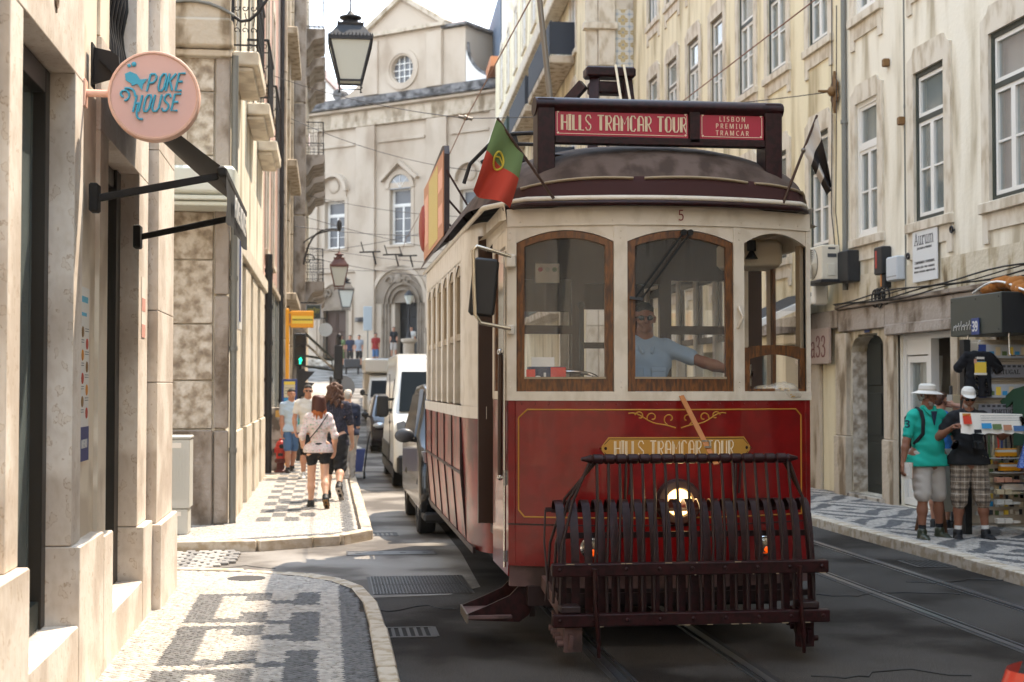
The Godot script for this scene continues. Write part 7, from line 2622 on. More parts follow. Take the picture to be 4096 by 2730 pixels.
func street_furniture() -> void:
	var t := thing("utility_cabinet", "pale grey ribbed utility cabinet against the weathered corner house", "utility cabinet", Vector3(-1.84, 0, -17.35))
	blk("base", t, Vector3(-0.26, 0, -0.2), Vector3(0.22, 0.3, 0.2), mt.cabinet_grey, 0.01)
	blk("case", t, Vector3(-0.28, 0.305, -0.21), Vector3(0.24, 1.12, 0.21), mt.cabinet_grey, 0.012)
	blk("cap", t, Vector3(-0.29, 1.122, -0.22), Vector3(0.25, 1.16, 0.22), mt.cabinet_grey, 0.015)
	for i in 12:
		blk("rib", t, Vector3(-0.22 + i * 0.035, 0.42, 0.209), Vector3(-0.205 + i * 0.035, 1.0, 0.216), mt.cabinet_grey)
	blk("label", t, Vector3(0.0, 1.02, 0.2095), Vector3(0.14, 1.08, 0.214), mt.paper)
	blk("label", t, Vector3(0.02, 0.22, 0.2), Vector3(0.14, 0.27, 0.204), mt.paper)
	t = thing("concrete_cabinet", "grubby concrete service cabinet with an orange sticker behind the hydrant", "service cabinet", Vector3(-1.08, 0, -30.2))
	blk("case", t, Vector3(-0.19, 0, -0.25), Vector3(0.19, 0.62, 0.2), mt.concrete, 0.01)
	blk("upper_case", t, Vector3(-0.2, 0.622, -0.25), Vector3(0.2, 1.3, 0.21), mt.concrete, 0.015)
	blk("sticker", t, Vector3(0.02, 1.1, 0.2095), Vector3(0.13, 1.24, 0.214), mat("sticker_orange", "c89a4a", 0.6))
	t = thing("fire_hydrant", "red fire hydrant with dark caps in front of the concrete cabinet", "fire hydrant", Vector3(-0.93, 0, -29.3))
	var m := MB.new()
	m.lathe([Vector2(0.13, 0.0), Vector2(0.13, 0.03), Vector2(0.08, 0.06), Vector2(0.08, 0.18), Vector2(0.12, 0.2), Vector2(0.12, 0.25), Vector2(0.09, 0.28)], 16)
	put("foot", m, mt.hydrant_dark, t)
	m = MB.new()
	m.lathe([Vector2(0.09, 0.27), Vector2(0.095, 0.45), Vector2(0.12, 0.47), Vector2(0.12, 0.5), Vector2(0.1, 0.52), Vector2(0.1, 0.56), Vector2(0.07, 0.62), Vector2(0.03, 0.645), Vector2(0.03, 0.68), Vector2(0, 0.69)], 16)
	put("barrel", m, mt.hydrant_red, t)
	for q in [Vector3(0.15, 0.44, 0.03), Vector3(0.02, 0.53, 0.14), Vector3(-0.13, 0.44, 0.02)]:
		m = MB.new()
		m.cyl(Vector3(0, q.y, 0), q, 0.045, 0.05, 12)
		put("outlet", m, mt.hydrant_red, t)
		m = MB.new()
		m.cyl(q, q * Vector3(1.15, 1, 1.15), 0.05, 0.03, 10)
		put("outlet_cap", m, mt.plastic_black, t)
	blk("label", t, Vector3(-0.05, 0.33, 0.085), Vector3(0.05, 0.39, 0.1), mt.plastic_black)
	t = thing("bus_stop", "yellow bus stop pole with a covered flag and a blue timetable frame", "bus stop", Vector3(-0.86, 0, -31.6))
	m = MB.new()
	m.rspan(Vector3(-0.05, 0, -0.05), Vector3(0.03, 3.45, 0.05), 0.02)
	put("pole", m, mt.yellow_paint, t)
	blk("flag", t, Vector3(0.06, 3.03, -0.03), Vector3(0.56, 3.4, 0.03), mt.yellow_paint, 0.015)
	for y in [3.1, 3.36]:
		blk("flag_arm", t, Vector3(0.0, y - 0.02, -0.02), Vector3(0.08, y + 0.02, 0.02), mt.yellow_paint)
	blk("notice", t, Vector3(0.09, 3.12, 0.0295), Vector3(0.545, 3.29, 0.034), mt.yellow_note)
	write("lettering", "PARAGEM DESATIVADA", 0.052, mt.plastic_black, t, Vector3(0.317, 3.205, 0.036), 0, true, "Droid Sans", 0.78)
	var tt := part("timetable", t)
	blk("frame", tt, Vector3(-0.12, 1.12, 0.04), Vector3(0.21, 1.9, 0.08), mt.navy, 0.012)
	blk("sheet", tt, Vector3(-0.075, 1.5, 0.0795), Vector3(0.165, 1.85, 0.084), mt.paper_tan)
	blk("yellow_heading", tt, Vector3(-0.075, 1.78, 0.0835), Vector3(0.165, 1.845, 0.087), mt.yellow_note)
	blk("blue_sheet", tt, Vector3(-0.075, 1.17, 0.0795), Vector3(0.165, 1.49, 0.084), mt.blue_note)
	for k in 3:
		blk("print_line", tt, Vector3(-0.06, 1.7 - k * 0.06, 0.0835), Vector3(0.15, 1.708 - k * 0.06, 0.086), mt.plastic_grey)
	m = MB.new()
	m.at(Vector3(0.04, 1.27, 0.084))
	m.tube(spiral(Vector3.ZERO, Vector3.RIGHT, Vector3.UP, 0.05, 0.05, 0, TAU, 14), 0.008, 4, false)
	m.cyl(Vector3(0, 0.05, 0), Vector3(0, 0.12, 0), 0.006, 0.006, 4)
	put("print_sign", m, mt.white_enamel, tt)
	t = thing("traffic_light", "black traffic light showing a green arrow beside the yellow pole", "traffic light", Vector3(-0.63, 0, -33.5), 0.05)
	m = MB.new()
	m.cyl(Vector3(-0.02, 0, -0.1), Vector3(-0.02, 3.0, -0.1), 0.06)
	put("post", m, mt.iron_black, t)
	blk("housing", t, Vector3(-0.14, 2.22, -0.1), Vector3(0.14, 2.98, 0.08), mt.iron_black, 0.03)
	for k in 3:
		m = MB.new()
		m.at(Vector3(0, 2.84 - k * 0.25, 0.08), Basis(Vector3.RIGHT, PI / 2))
		m.lathe([Vector2(0.09, 0.005), Vector2(0, 0.012)], 14)
		put("signal_lens", m, mt.dark_lens, t)
		m = MB.new()
		var rows := [[], []]
		for j in 9:
			var a := PI * j / 8.0
			rows[0].append(Vector3(0.1 * cos(a), 2.84 - k * 0.25 + 0.1 * sin(a), 0.08))
			rows[1].append(Vector3(0.105 * cos(a), 2.85 - k * 0.25 + 0.1 * sin(a), 0.25 * 0.9))
		m.grid(rows)
		put("visor", m, mt.iron_black, t)
	m = MB.new()
	m.prism(P([-0.02, 2.26, 0.02, 2.26, 0.03, 2.34, 0.06, 2.33, 0.02, 2.42, -0.04, 2.36, -0.01, 2.35]), 0.092, 0.1)
	put("green_arrow_light", m, mt.signal_green, t)
	for k in 2:
		m = MB.new()
		m.prism(P([0.08, 1.62 + k * 0.26, 0.12, 1.58 + k * 0.26, 0.34, 1.82 + k * 0.26, 0.08, 1.84 + k * 0.26]), -0.12, 0.1)
		put("pedestrian_visor", m, mt.iron_black, t)
	blk("pedestrian_head", t, Vector3(-0.08, 1.5, -0.12), Vector3(0.12, 2.15, 0.08), mt.iron_black, 0.02)
	t = thing("signal_post", "thick black signal post with the grey back of a round sign near the crossing", "signal post", Vector3(0.30, slope(-37.0), -37.0))
	m = MB.new()
	m.cyl(Vector3(0, 0, 0), Vector3(0, 2.8, 0), 0.07, 0.06)
	m.rspan(Vector3(-0.12, 1.75, -0.1), Vector3(0.1, 2.65, 0.1), 0.03)
	m.ball(Vector3(0.0, 2.86, 0), Vector3(0.07, 0.1, 0.07), 10)
	put("post", m, mt.iron_black, t)
	m = MB.new()
	for k in 2:
		m.prism(P([0.08, 1.5 - k * 0.28, 0.3, 1.5 - k * 0.28, 0.1, 1.25 - k * 0.28]), -0.12, 0.1)
	put("visor", m, mt.iron_black, t)
	m = MB.new()
	m.at(Vector3(0.1, 1.55, -0.12), Basis(Vector3.RIGHT, PI / 2))
	m.lathe([Vector2(0.0, -0.01), Vector2(0.32, -0.01), Vector2(0.32, 0.01), Vector2(0, 0.01)], 24)
	put("round_sign", m, mt.rim_alloy, t)
	t = thing("hanging_sign", "square dark green hanging sign with scrawled yellow script", "shop sign", Vector3(-0.42, 3.8, -44.0))
	blk("board", t, Vector3(-0.22, 0, -0.03), Vector3(0.22, 0.44, 0.03), mat("sign_green_dark", "26352f", 0.5), 0.01)
	m = MB.new()
	frame_bars(m, Rect2(-0.23, -0.01, 0.46, 0.46), 0.025, -0.035, 0.04)
	put("frame", m, mt.rim_alloy, t)
	write("lettering", "smfny", 0.17, mat("script_yellow", "a8a13a", 0.6), t, Vector3(0, 0.28, 0.031), 0, false, "Droid Serif", 0.75)
	m = MB.new()
	m.tube([Vector3(-0.12, 0.16, 0.032), Vector3(0.1, 0.2, 0.032), Vector3(0.03, 0.06, 0.032), Vector3(0.0, 0.16, 0.032)], 0.008, 4)
	put("script_stroke", m, mt.script_yellow, t)
	blk("bracket", t, Vector3(-0.4, 0.48, -0.02), Vector3(0.1, 0.52, 0.02), mt.iron_black)
	t = thing("round_shop_sign", "round cream hanging sign below the green one", "shop sign", Vector3(-0.06, 3.75, -51.0))
	m = MB.new()
	m.at(Vector3.ZERO, Basis(Vector3.RIGHT, PI / 2))
	m.lathe([Vector2(0, -0.04), Vector2(0.24, -0.04), Vector2(0.24, 0.04), Vector2(0, 0.04)], 24)
	put("disc", m, mt.white_enamel, t)
	m = MB.new()
	m.bar(Vector3(-0.75, 0.4, 0), Vector3(0.0, 0.4, 0), 0.04, 0.04)
	m.bar(Vector3(0, 0.4, 0), Vector3(0, 0.3, 0), 0.03, 0.03)
	put("bracket", m, mt.iron_black, t)
	var bo := thing("bollard", "black iron bollard on the pavement edge before the church, nearest of its row", "bollard", Vector3(0.1, slope(-44.0), -44.0), 0, "bollards before the church")
	m = MB.new()
	m.lathe([Vector2(0.07, 0), Vector2(0.06, 0.1), Vector2(0.05, 0.75), Vector2(0.075, 0.78), Vector2(0.06, 0.86), Vector2(0, 0.92)], 10)
	put("shaft", m, mt.iron_black, bo)
	dup(bo, "black iron bollard before the church, second of its row from the street signal", Vector3(0.12, slope(-49.0), -49.0))
	dup(bo, "black iron bollard before the church, last of its row", Vector3(0.15, slope(-55.0), -55.0))
	t = thing("dark_planter", "long dark planter standing on legs below the church steps", "planter", Vector3(1.25, slope(-72.0) - 0.35, -72.0))
	blk("trough", t, Vector3(-0.4, 0.55, -0.3), Vector3(0.4, 1.0, 0.3), mat("planter_grey", "3f4043", 0.7), 0.05)
	for s in [-0.3, 0.3]:
		blk("leg", t, Vector3(s - 0.05, -0.3, -0.2), Vector3(s + 0.05, 0.55, 0.2), mt.iron_black)
	t = thing("street_sign_panel", "pale blue grey panel on a thin post by the church front", "sign panel", Vector3(2.55, slope(-74.0), -74.0))
	blk("panel", t, Vector3(-0.7, 2.0, -0.05), Vector3(-0.25, 3.25, 0.05), mat("panel_blue_grey", "a9b3b8", 0.5), 0.02)
	blk("post", t, Vector3(-0.5, -0.5, -0.04), Vector3(-0.44, 2.0, 0.04), mt.pipe_grey)
	t = thing("no_entry_sign", "round red rimmed white road sign beside the tram's rear window", "road sign", Vector3(5.75, slope(-68.0), -68.0))
	m = MB.new()
	m.at(Vector3(-0.2, 3.1, 0), Basis(Vector3.RIGHT, PI / 2))
	m.lathe([Vector2(0.5, -0.02), Vector2(0.5, 0.02), Vector2(0.36, 0.025)], 24)
	put("rim", m, mt.hydrant_red, t)
	m = MB.new()
	m.at(Vector3(-0.2, 3.1, 0), Basis(Vector3.RIGHT, PI / 2))
	m.lathe([Vector2(0.37, 0.0), Vector2(0.37, 0.022), Vector2(0, 0.024)], 24)
	put("disc", m, mt.white_enamel, t)
	m = MB.new()
	m.cyl(Vector3(-0.2, 0, -0.05), Vector3(-0.2, 3.5, -0.05), 0.05)
	put("post", m, mt.pipe_grey, t)
	t = thing("lamp_post", "slim iron lamp post on a stone pedestal before the church portal", "lamp post", Vector3(4.3, 2.7, -75.6))
	m = MB.new()
	m.lathe([Vector2(0.42, 0), Vector2(0.42, 0.3), Vector2(0.3, 0.35), Vector2(0.3, 1.3), Vector2(0.42, 1.4), Vector2(0.42, 1.55), Vector2(0, 1.6)], 12)
	put("pedestal", m, mt.church_stone, t)
	m = MB.new()
	m.lathe([Vector2(0.14, 1.55), Vector2(0.1, 1.9), Vector2(0.06, 2.0), Vector2(0.05, 3.3), Vector2(0.09, 3.4)], 10)
	m.bar(Vector3(-0.35, 2.7, 0), Vector3(0.35, 2.7, 0), 0.04, 0.04)
	put("shaft", m, mt.iron_black, t)
	m = MB.new()
	m.flathe([Vector2(0.1, 3.4), Vector2(0.26, 3.85)], 6)
	put("lantern", m, mt.lamp_glass, t)
	m = MB.new()
	m.flathe([Vector2(0.28, 3.85), Vector2(0.12, 4.05), Vector2(0.0, 4.15)], 6)
	put("lantern_roof", m, mt.iron_black, t)
	t = thing("handcart", "navy blue wheeled shopping cart standing at the kerb by the man in the white cap", "cart", Vector3(0.55, RAIL_Y, -29.0))
	m = MB.new()
	m.prism(P([-0.2, 0.15, 0.16, 0.15, 0.22, 0.6, -0.24, 0.6]), -0.18, 0.18)
	put("bag", m, mt.navy, t)
	m = MB.new()
	m.tube([Vector3(0.2, 0.1, 0.0), Vector3(0.27, 0.7, 0.0), Vector3(0.33, 0.95, 0.0)], 0.015, 6)
	put("handle", m, mt.plastic_black, t)
	wheels(t, [Vector3(-0.15, 0.08, 0.15), Vector3(0.2, 0.08, 0.15)], 0.08, 0.04)
	m = MB.new()
	m.ball(Vector3(-0.02, 0.6, 0.0), Vector3(0.18, 0.06, 0.14), 8)
	put("paper_lining", m, mt.paper, t)

func souvenir_stall() -> void:
	var t := thing("sign_box", "big dull grey green metal sign box above the souvenir stall", "sign box", Vector3(7.7, 2.36, -15.5))
	blk("case", t, Vector3(0.0, 0, -1.35), Vector3(0.62, 0.48, 0.0), mat("box_green_grey", "474b45", 0.5, {"metal": 0.3}), 0.012)
	for z in [-1.3, -0.65, -0.06]:
		for y in [0.05, 0.43]:
			var b := MB.new()
			b.ball(Vector3(-0.002, y, z), Vector3(0.006, 0.012, 0.012), 6)
			put("rivet", b, mt.iron_black, t)
	blk("end_face", t, Vector3(0.01, 0.008, 0.0005), Vector3(0.61, 0.472, 0.006), mt.awning_black)
	var sc := MB.new()
	sc.at(Vector3(-0.004, 0.1, -1.25), Basis(Vector3.UP, -PI / 2))
	for k in 7:
		sc.tube(bez(Vector3(k * 0.075, -0.03, 0), Vector3(k * 0.075 + 0.02, 0.1, 0), Vector3(k * 0.075 + 0.05, -0.05, 0), Vector3(k * 0.075 + 0.07, 0.04 + 0.02 * (k % 3), 0), 6), 0.005, 4)
	put("scrawl", sc, mt.letter_white, t)
	number_plate("39", Vector3(7.688, 2.46, -16.12), "white and dark number plate on the grey green sign box")
	var fo := MB.new()
	var r2 := RandomNumberGenerator.new()
	r2.seed = 3
	for i in 26:
		fo.ball(Vector3(8.0 + r2.randf() * 0.25, 2.86 + 0.1 * sin(i * 0.24) + r2.randf() * 0.05, -16.6 + i * 0.075), Vector3(0.12, 0.06 + r2.randf() * 0.04, 0.09), 7)
	var f2 := thing("insulation_strip", "rough orange brown insulation bulging over the sign box", "insulation")
	put("foam", fo, mat("foam_orange", "a0642a", 0.95), f2)
	var ed := MB.new()
	var pts := []
	for i in 14:
		pts.append(Vector3(7.93, 2.9 + 0.1 * sin(i * 0.45), -16.7 + i * 0.16))
	ed.tube(pts, 0.014, 5)
	put("white_edge", ed, mt.white_enamel, f2)
	t = thing("display_board", "tall pale slatted display board hung with number plates and trinkets", "display board", Vector3(7.97, 0, -16.0))
	blk("back_panel", t, Vector3(-0.42, 0.1, -0.06), Vector3(0.4, 2.3, -0.03), mat("slat_cream", "b8ab97", 0.7))
	for k in 9:
		blk("slat", t, Vector3(-0.42, 0.12 + k * 0.24, -0.032), Vector3(0.4, 0.345 + k * 0.24, -0.012), mt.slat_cream, 0.006)
	blk("side_post", t, Vector3(-0.5, 0.0, -0.1), Vector3(-0.42, 2.3, 0.02), mt.door_dark)
	for k in 84:
		var c0 := Vector3(-0.36 + (k % 12) * 0.063 + rng.randf_range(-0.01, 0.01), 0.25 + (k / 12) * 0.1 + rng.randf_range(-0.012, 0.012), -0.012)
		blk("magnet", t, c0 - Vector3(rng.randf_range(0.015, 0.028), rng.randf_range(0.015, 0.035), 0), c0 + Vector3(rng.randf_range(0.015, 0.028), rng.randf_range(0.015, 0.035), rng.randf_range(0.01, 0.03)), [mt.paper, mt.ad_orange, mt.blue_note, mt.yellow_note, mt.flag_green, mt.tram_maroon, mt.paper_tan, mt.plastic_grey, mt.cabinet_grey][rng.randi() % 9], 0.004)
	var names := ["PORTUGAL", "PORTUGAL", "PORTUGAL", "PORTUGAL"]
	for k in 4:
		var p := thing("souvenir_plate", ["topmost souvenir number plate with a blue end and a pictured harbour", "grey patterned souvenir plate, second from the top of the board", "souvenir plate with a blue end and a painted street, third from the top", "grey patterned souvenir plate just over the heart plate"][k], "souvenir plate", Vector3(7.97, 2.16 - k * 0.235, -15.96), 0, "souvenir plates on the board")
		blk("plate", p, Vector3(-0.34, -0.08, 0), Vector3(0.3, 0.08, 0.01), [mat("plate_pale", "b9bcc0", 0.5), mat("plate_grey", "8c8c90", 0.5)][k % 2], 0.004)
		if k % 2 == 0:
			blk("blue_end", p, Vector3(-0.34, -0.08, 0.0095), Vector3(-0.24, 0.08, 0.013), mt.navy)
			for j in 6:
				blk("picture_patch", p, Vector3(-0.2 + j * 0.08, -0.05, 0.0095), Vector3(-0.14 + j * 0.08, 0.0 + 0.05 * ((j * 3 + k) % 2), 0.013), [mt.blue_note, mt.paper_tan, mt.flag_green, mt.yellow_note][(j + k) % 4])
		else:
			write("lettering", names[k], 0.075, mt.plastic_black, p, Vector3(0, -0.01, 0.011), 0, true, "Droid Serif", 0.85)
			for j in 9:
				blk("pattern_dot", p, Vector3(-0.3 + j * 0.065, 0.045, 0.0095), Vector3(-0.26 + j * 0.065, 0.07, 0.013), mt.plastic_grey)
	var h := thing("heart_plate", "white plate reading I heart LISBOA with a blue end", "souvenir plate", Vector3(7.97, 1.22 + 0.06, -15.95), 0, "souvenir plates on the board")
	blk("plate", h, Vector3(-0.38, -0.09, 0), Vector3(0.34, 0.09, 0.012), mt.white_enamel, 0.004)
	blk("blue_end", h, Vector3(-0.375, -0.085, 0.0115), Vector3(-0.27, 0.085, 0.015), mt.navy)
	write("lettering", "P", 0.1, mt.letter_white, h, Vector3(-0.32, -0.02, 0.016), 0, true)
	write("lettering", "I", 0.17, mt.plastic_black, h, Vector3(-0.235, 0, 0.013), 0, true)
	write("lettering", "LISBOA", 0.16, mt.plastic_black, h, Vector3(0.135, 0, 0.013), 0, true, "Droid Sans", 0.72)
	var hm := MB.new()
	var poly := []
	for i in 24:
		var a := TAU * i / 24.0
		poly.append_array([0.0042 * 16 * pow(sin(a), 3.0) * 0.8, 0.0042 * (13 * cos(a) - 5 * cos(2 * a) - 2 * cos(3 * a) - cos(4 * a)) * 0.8])
	hm.at(Vector3(-0.155, 0.005, 0))
	hm.prism(P(poly), 0.0115, 0.016)
	put("heart", hm, mat("heart_red", "b02a20", 0.5), h)
	for k in 12:
		var m := MB.new()
		m.tube([Vector3(0, 0, 0), Vector3(0.01 * sin(k * 2.0), -0.12, 0.01), Vector3(0.02 * sin(k * 1.3), -0.24 - 0.03 * (k % 3), 0.0)], 0.013, 6, true, Vector2(1, 0.5))
		m.ball(Vector3(0.01, -0.26, 0.0), Vector3(0.018, 0.03, 0.01), 6)
		var kr := tag(put("key_ring", m, [mt.plastic_grey, mt.tram_maroon, mt.flag_green, mt.paper_tan, mt.bright_red, mt.navy][k % 6]), "key ring hanging in the row under the heart plate, " + ["grey", "maroon", "olive green", "tan", "bright red", "navy"][k % 6] + (", post side" if k < 6 else ", street side"), "key ring", "key rings under the heart plate")
		kr.position = Vector3(7.64 + k * 0.053, 1.17, -15.93)
	for k in 3:
		var s := thing("toy_tram", ["yellow toy tram on the upper little shelf", "yellow toy tram on the shelf below", "pale toy tram standing low on the board"][k], "toy tram", Vector3(7.93 + 0.04 * k, [0.9, 0.73, 0.5][k], -15.88), 0, "toy trams on the board")
		blk("body", s, Vector3(-0.13, 0.02, -0.03), Vector3(0.13, 0.075, 0.03), mt.yellow_paint if k < 2 else mt.paper, 0.008)
		blk("window_band", s, Vector3(-0.12, 0.065, -0.026), Vector3(0.12, 0.1, 0.026), mt.paper)
		blk("roof", s, Vector3(-0.13, 0.1, -0.03), Vector3(0.13, 0.115, 0.03), mt.yellow_paint if k < 2 else mt.plastic_grey, 0.005)
		blk("shelf", s, Vector3(-0.2, -0.005, -0.09), Vector3(0.2, 0.005, 0.05), mt.glass_frost)
	for k in 4:
		var bx := tag(put("trinket_box", MB.new(), mt.paper), ["little stack of boxed tiles low on the display board", "boxed magnets on the low shelf of the board", "flat packs on the lowest shelf of the board", "bundle of white packets on the pavement under the board"][k], "box") as MeshInstance3D
		var bm := MB.new()
		for j in 5:
			bm.rspan(Vector3(-0.17 + (j % 3) * 0.1, 0.03 * (j / 3), -0.03), Vector3(-0.08 + (j % 3) * 0.1, 0.028 + 0.03 * (j / 3), 0.05), 0.003)
		bx.mesh = bm.mesh()
		bx.set_surface_override_material(0, [mt.paper_tan, mt.glass_frost, mt.ad_pale, mt.paper][k])
		bx.position = Vector3(7.95, [0.48, 0.36, 0.62, 0.14][k], -15.86)
	var ts := thing("hanging_shirt", "black T-shirt with a yellow tram print on a hanger", "shirt", Vector3(7.6, 1.98, -15.88), 0.15)
	ts.scale = Vector3.ONE * 0.85
	var m := MB.new()
	wrinkle = 0.006
	nets([[Vector3(-0.08, 0.1, 0), Vector3(-0.09, -0.45, 0), 0.11, 0.12, 0.4], [Vector3(0.08, 0.1, 0), Vector3(0.09, -0.45, 0), 0.11, 0.12, 0.4], [Vector3(-0.16, 0.14, 0), Vector3(0.16, 0.14, 0), 0.07, 0.07, 0.5], [Vector3(0.2, 0.12, 0), Vector3(0.32, -0.02, 0), 0.07, 0.075, 0.5], [Vector3(-0.2, 0.12, 0), Vector3(-0.32, -0.02, 0), 0.07, 0.075, 0.5]], 0.014, 0.03, m, -0.42)
	wrinkle = 0.0
	put("cloth", m, mat("cloth_black", "17161a", 0.9), ts)
	for q in [[-0.09, -0.1, 0.09, 0.06, mt.yellow_note], [-0.07, 0.0, 0.07, 0.07, mt.blue_note], [-0.1, -0.12, 0.1, -0.09, mt.paper], [-0.1, 0.04, -0.06, 0.1, mt.ad_pale], [-0.06, 0.1, 0.06, 0.13, mt.paper]]:
		blk("shirt_print", ts, Vector3(q[0], q[1], 0.045), Vector3(q[2], q[3], 0.052 + 0.001 * absf(q[0]) * 10), q[4])
	m = MB.new()
	m.tube([Vector3(0, 0.24, 0), Vector3(0, 0.33, 0), Vector3(0.03, 0.36, 0)], 0.006, 5)
	put("hanger", m, mt.chrome, ts)
	var rs := thing("hanging_shirt", "red and green football shirt hanging at the frame's edge", "shirt", Vector3(8.18, 1.55, -15.75), -0.9)
	m = MB.new()
	m.prism(P([-0.06, -0.5, 0.2, -0.5, 0.2, 0.04, 0.3, -0.04, 0.36, 0.06, 0.2, 0.22, 0.06, 0.24, -0.06, 0.2]), -0.04, 0.04)
	put("cloth", m, mat("cloth_red", "8c1a1c", 0.9), rs)
	m = MB.new()
	m.prism(P([-0.2, -0.5, -0.061, -0.5, -0.061, 0.2, -0.2, 0.16, -0.36, 0.02, -0.3, -0.08, -0.2, 0.02]), -0.04, 0.04)
	put("cloth", m, mat("cloth_green", "2c4a34", 0.9), rs)
	var bd := thing("hanging_dress", "blue and white patterned dress hanging at the stall's edge", "dress", Vector3(7.98, 0.82, -15.35), 0.2)
	m = MB.new()
	var rows := []
	for i in 8:
		var f := i / 7.0
		var r := []
		for j in 17:
			var a := TAU * j / 16.0
			var w := lerpf(0.2, 0.06, f) * (1.0 + 0.14 * sin(a * 5.0))
			r.append(Vector3(cos(a) * w + 0.08 * f, 0.62 * f, sin(a) * w * 0.5))
		rows.append(r)
	m.grid(rows)
	put("cloth", m, mat("cloth_blue_print", Color.WHITE, 0.9, {"tex": ntex(30, 0.06, [Color("2c4a94"), Color("3f63b0"), Color("d6dcec"), Color("3457a6")], [0.2, 0.5, 0.6, 0.7], FastNoiseLite.TYPE_CELLULAR, 2), "scale": Vector3.ONE * 1.6, "world": false}), bd)
	m = MB.new()
	m.prism(P([-0.06, 0.55, 0.02, 0.56, 0.14, 0.76, 0.08, 0.72]), -0.01, 0.06)
	put("price_tag", m, mt.paper, bd)
	for k in 2:
		var sk := thing("hanging_skirt", ["black skirt hanging below the patterned dress", "red patterned skirt beside the black one"][k], "skirt", Vector3(8.1 + k * 0.13, 0.2, -15.45), 0.2)
		m = MB.new()
		rows = []
		for i in 5:
			var r := []
			for j in 15:
				var a := TAU * j / 14.0
				var w := lerpf(0.15, 0.1, i / 4.0) * (1.0 + 0.12 * sin(a * 5.0))
				r.append(Vector3(cos(a) * w, 0.7 * i / 4.0, sin(a) * w * 0.5))
			rows.append(r)
		m.grid(rows)
		put("cloth", m, mt.cloth_black if k == 0 else mt.cloth_red, sk)
	var rk := thing("card_rack", "narrow revolving rack of small cards and magnets behind the two men", "display rack", Vector3(7.86, 0.0, -17.2))
	m = MB.new()
	m.cyl(Vector3(0, 0, 0), Vector3(0, 1.75, 0), 0.02)
	for k in 2:
		m.bar(Vector3(-0.2, 0.02, 0.2 - 0.4 * k), Vector3(0.2, 0.02, -0.2 + 0.4 * k), 0.04, 0.03)
	put("stand", m, mt.plastic_grey, rk)
	for i in 4:
		for j in 7:
			blk("card", rk, Vector3(-0.24 + i * 0.12, 0.75 + j * 0.13, 0.05), Vector3(-0.13 + i * 0.12, 0.86 + j * 0.13, 0.06), [mt.paper, mt.ad_orange, mt.canopy_pale, mt.paper_tan, mat("teal_card", "3f9aa0", 0.6)][(i * 3 + j * 2) % 5])
	var wb := thing("sandwich_board", "brown wooden sandwich board standing behind the map readers' legs", "sandwich board", Vector3(7.45, 0.0, -16.35), 0.3)
	m = MB.new()
	m.bar(Vector3(-0.3, 0.0, 0.25), Vector3(-0.26, 1.1, 0.0), 0.05, 0.03)
	m.bar(Vector3(0.3, 0.0, 0.25), Vector3(0.26, 1.1, 0.0), 0.05, 0.03)
	m.bar(Vector3(-0.3, 0.0, -0.25), Vector3(-0.26, 1.1, 0.0), 0.05, 0.03)
	m.bar(Vector3(0.3, 0.0, -0.25), Vector3(0.26, 1.1, 0.0), 0.05, 0.03)
	put("frame", m, mat("board_wood", "5f3d22", 0.7), wb)
	blk("panel", wb, Vector3(-0.26, 0.25, 0.1), Vector3(0.26, 1.0, 0.12), mt.canopy_pale)
	for k in 2:
		var ra := thing("hanger_rail", ["wire hanger rail under the sign box's lower corner", "second wire hanger rail under the sign box"][k], "rail", Vector3(7.72 + k * 0.1, 2.1, -16.4 + k * 0.85))
		m = MB.new()
		m.tube([Vector3(0, 0.26, 0), Vector3(0, 0.02, 0), Vector3(0, 0, 0.05)], 0.012, 6)
		for j in 4:
			m.bar(Vector3(0.0, 0.0, 0.02 + j * 0.04), Vector3(0.4, 0.0, 0.02 + j * 0.04), 0.012, 0.012)
		put("wire_rail", m, mt.chrome, ra)

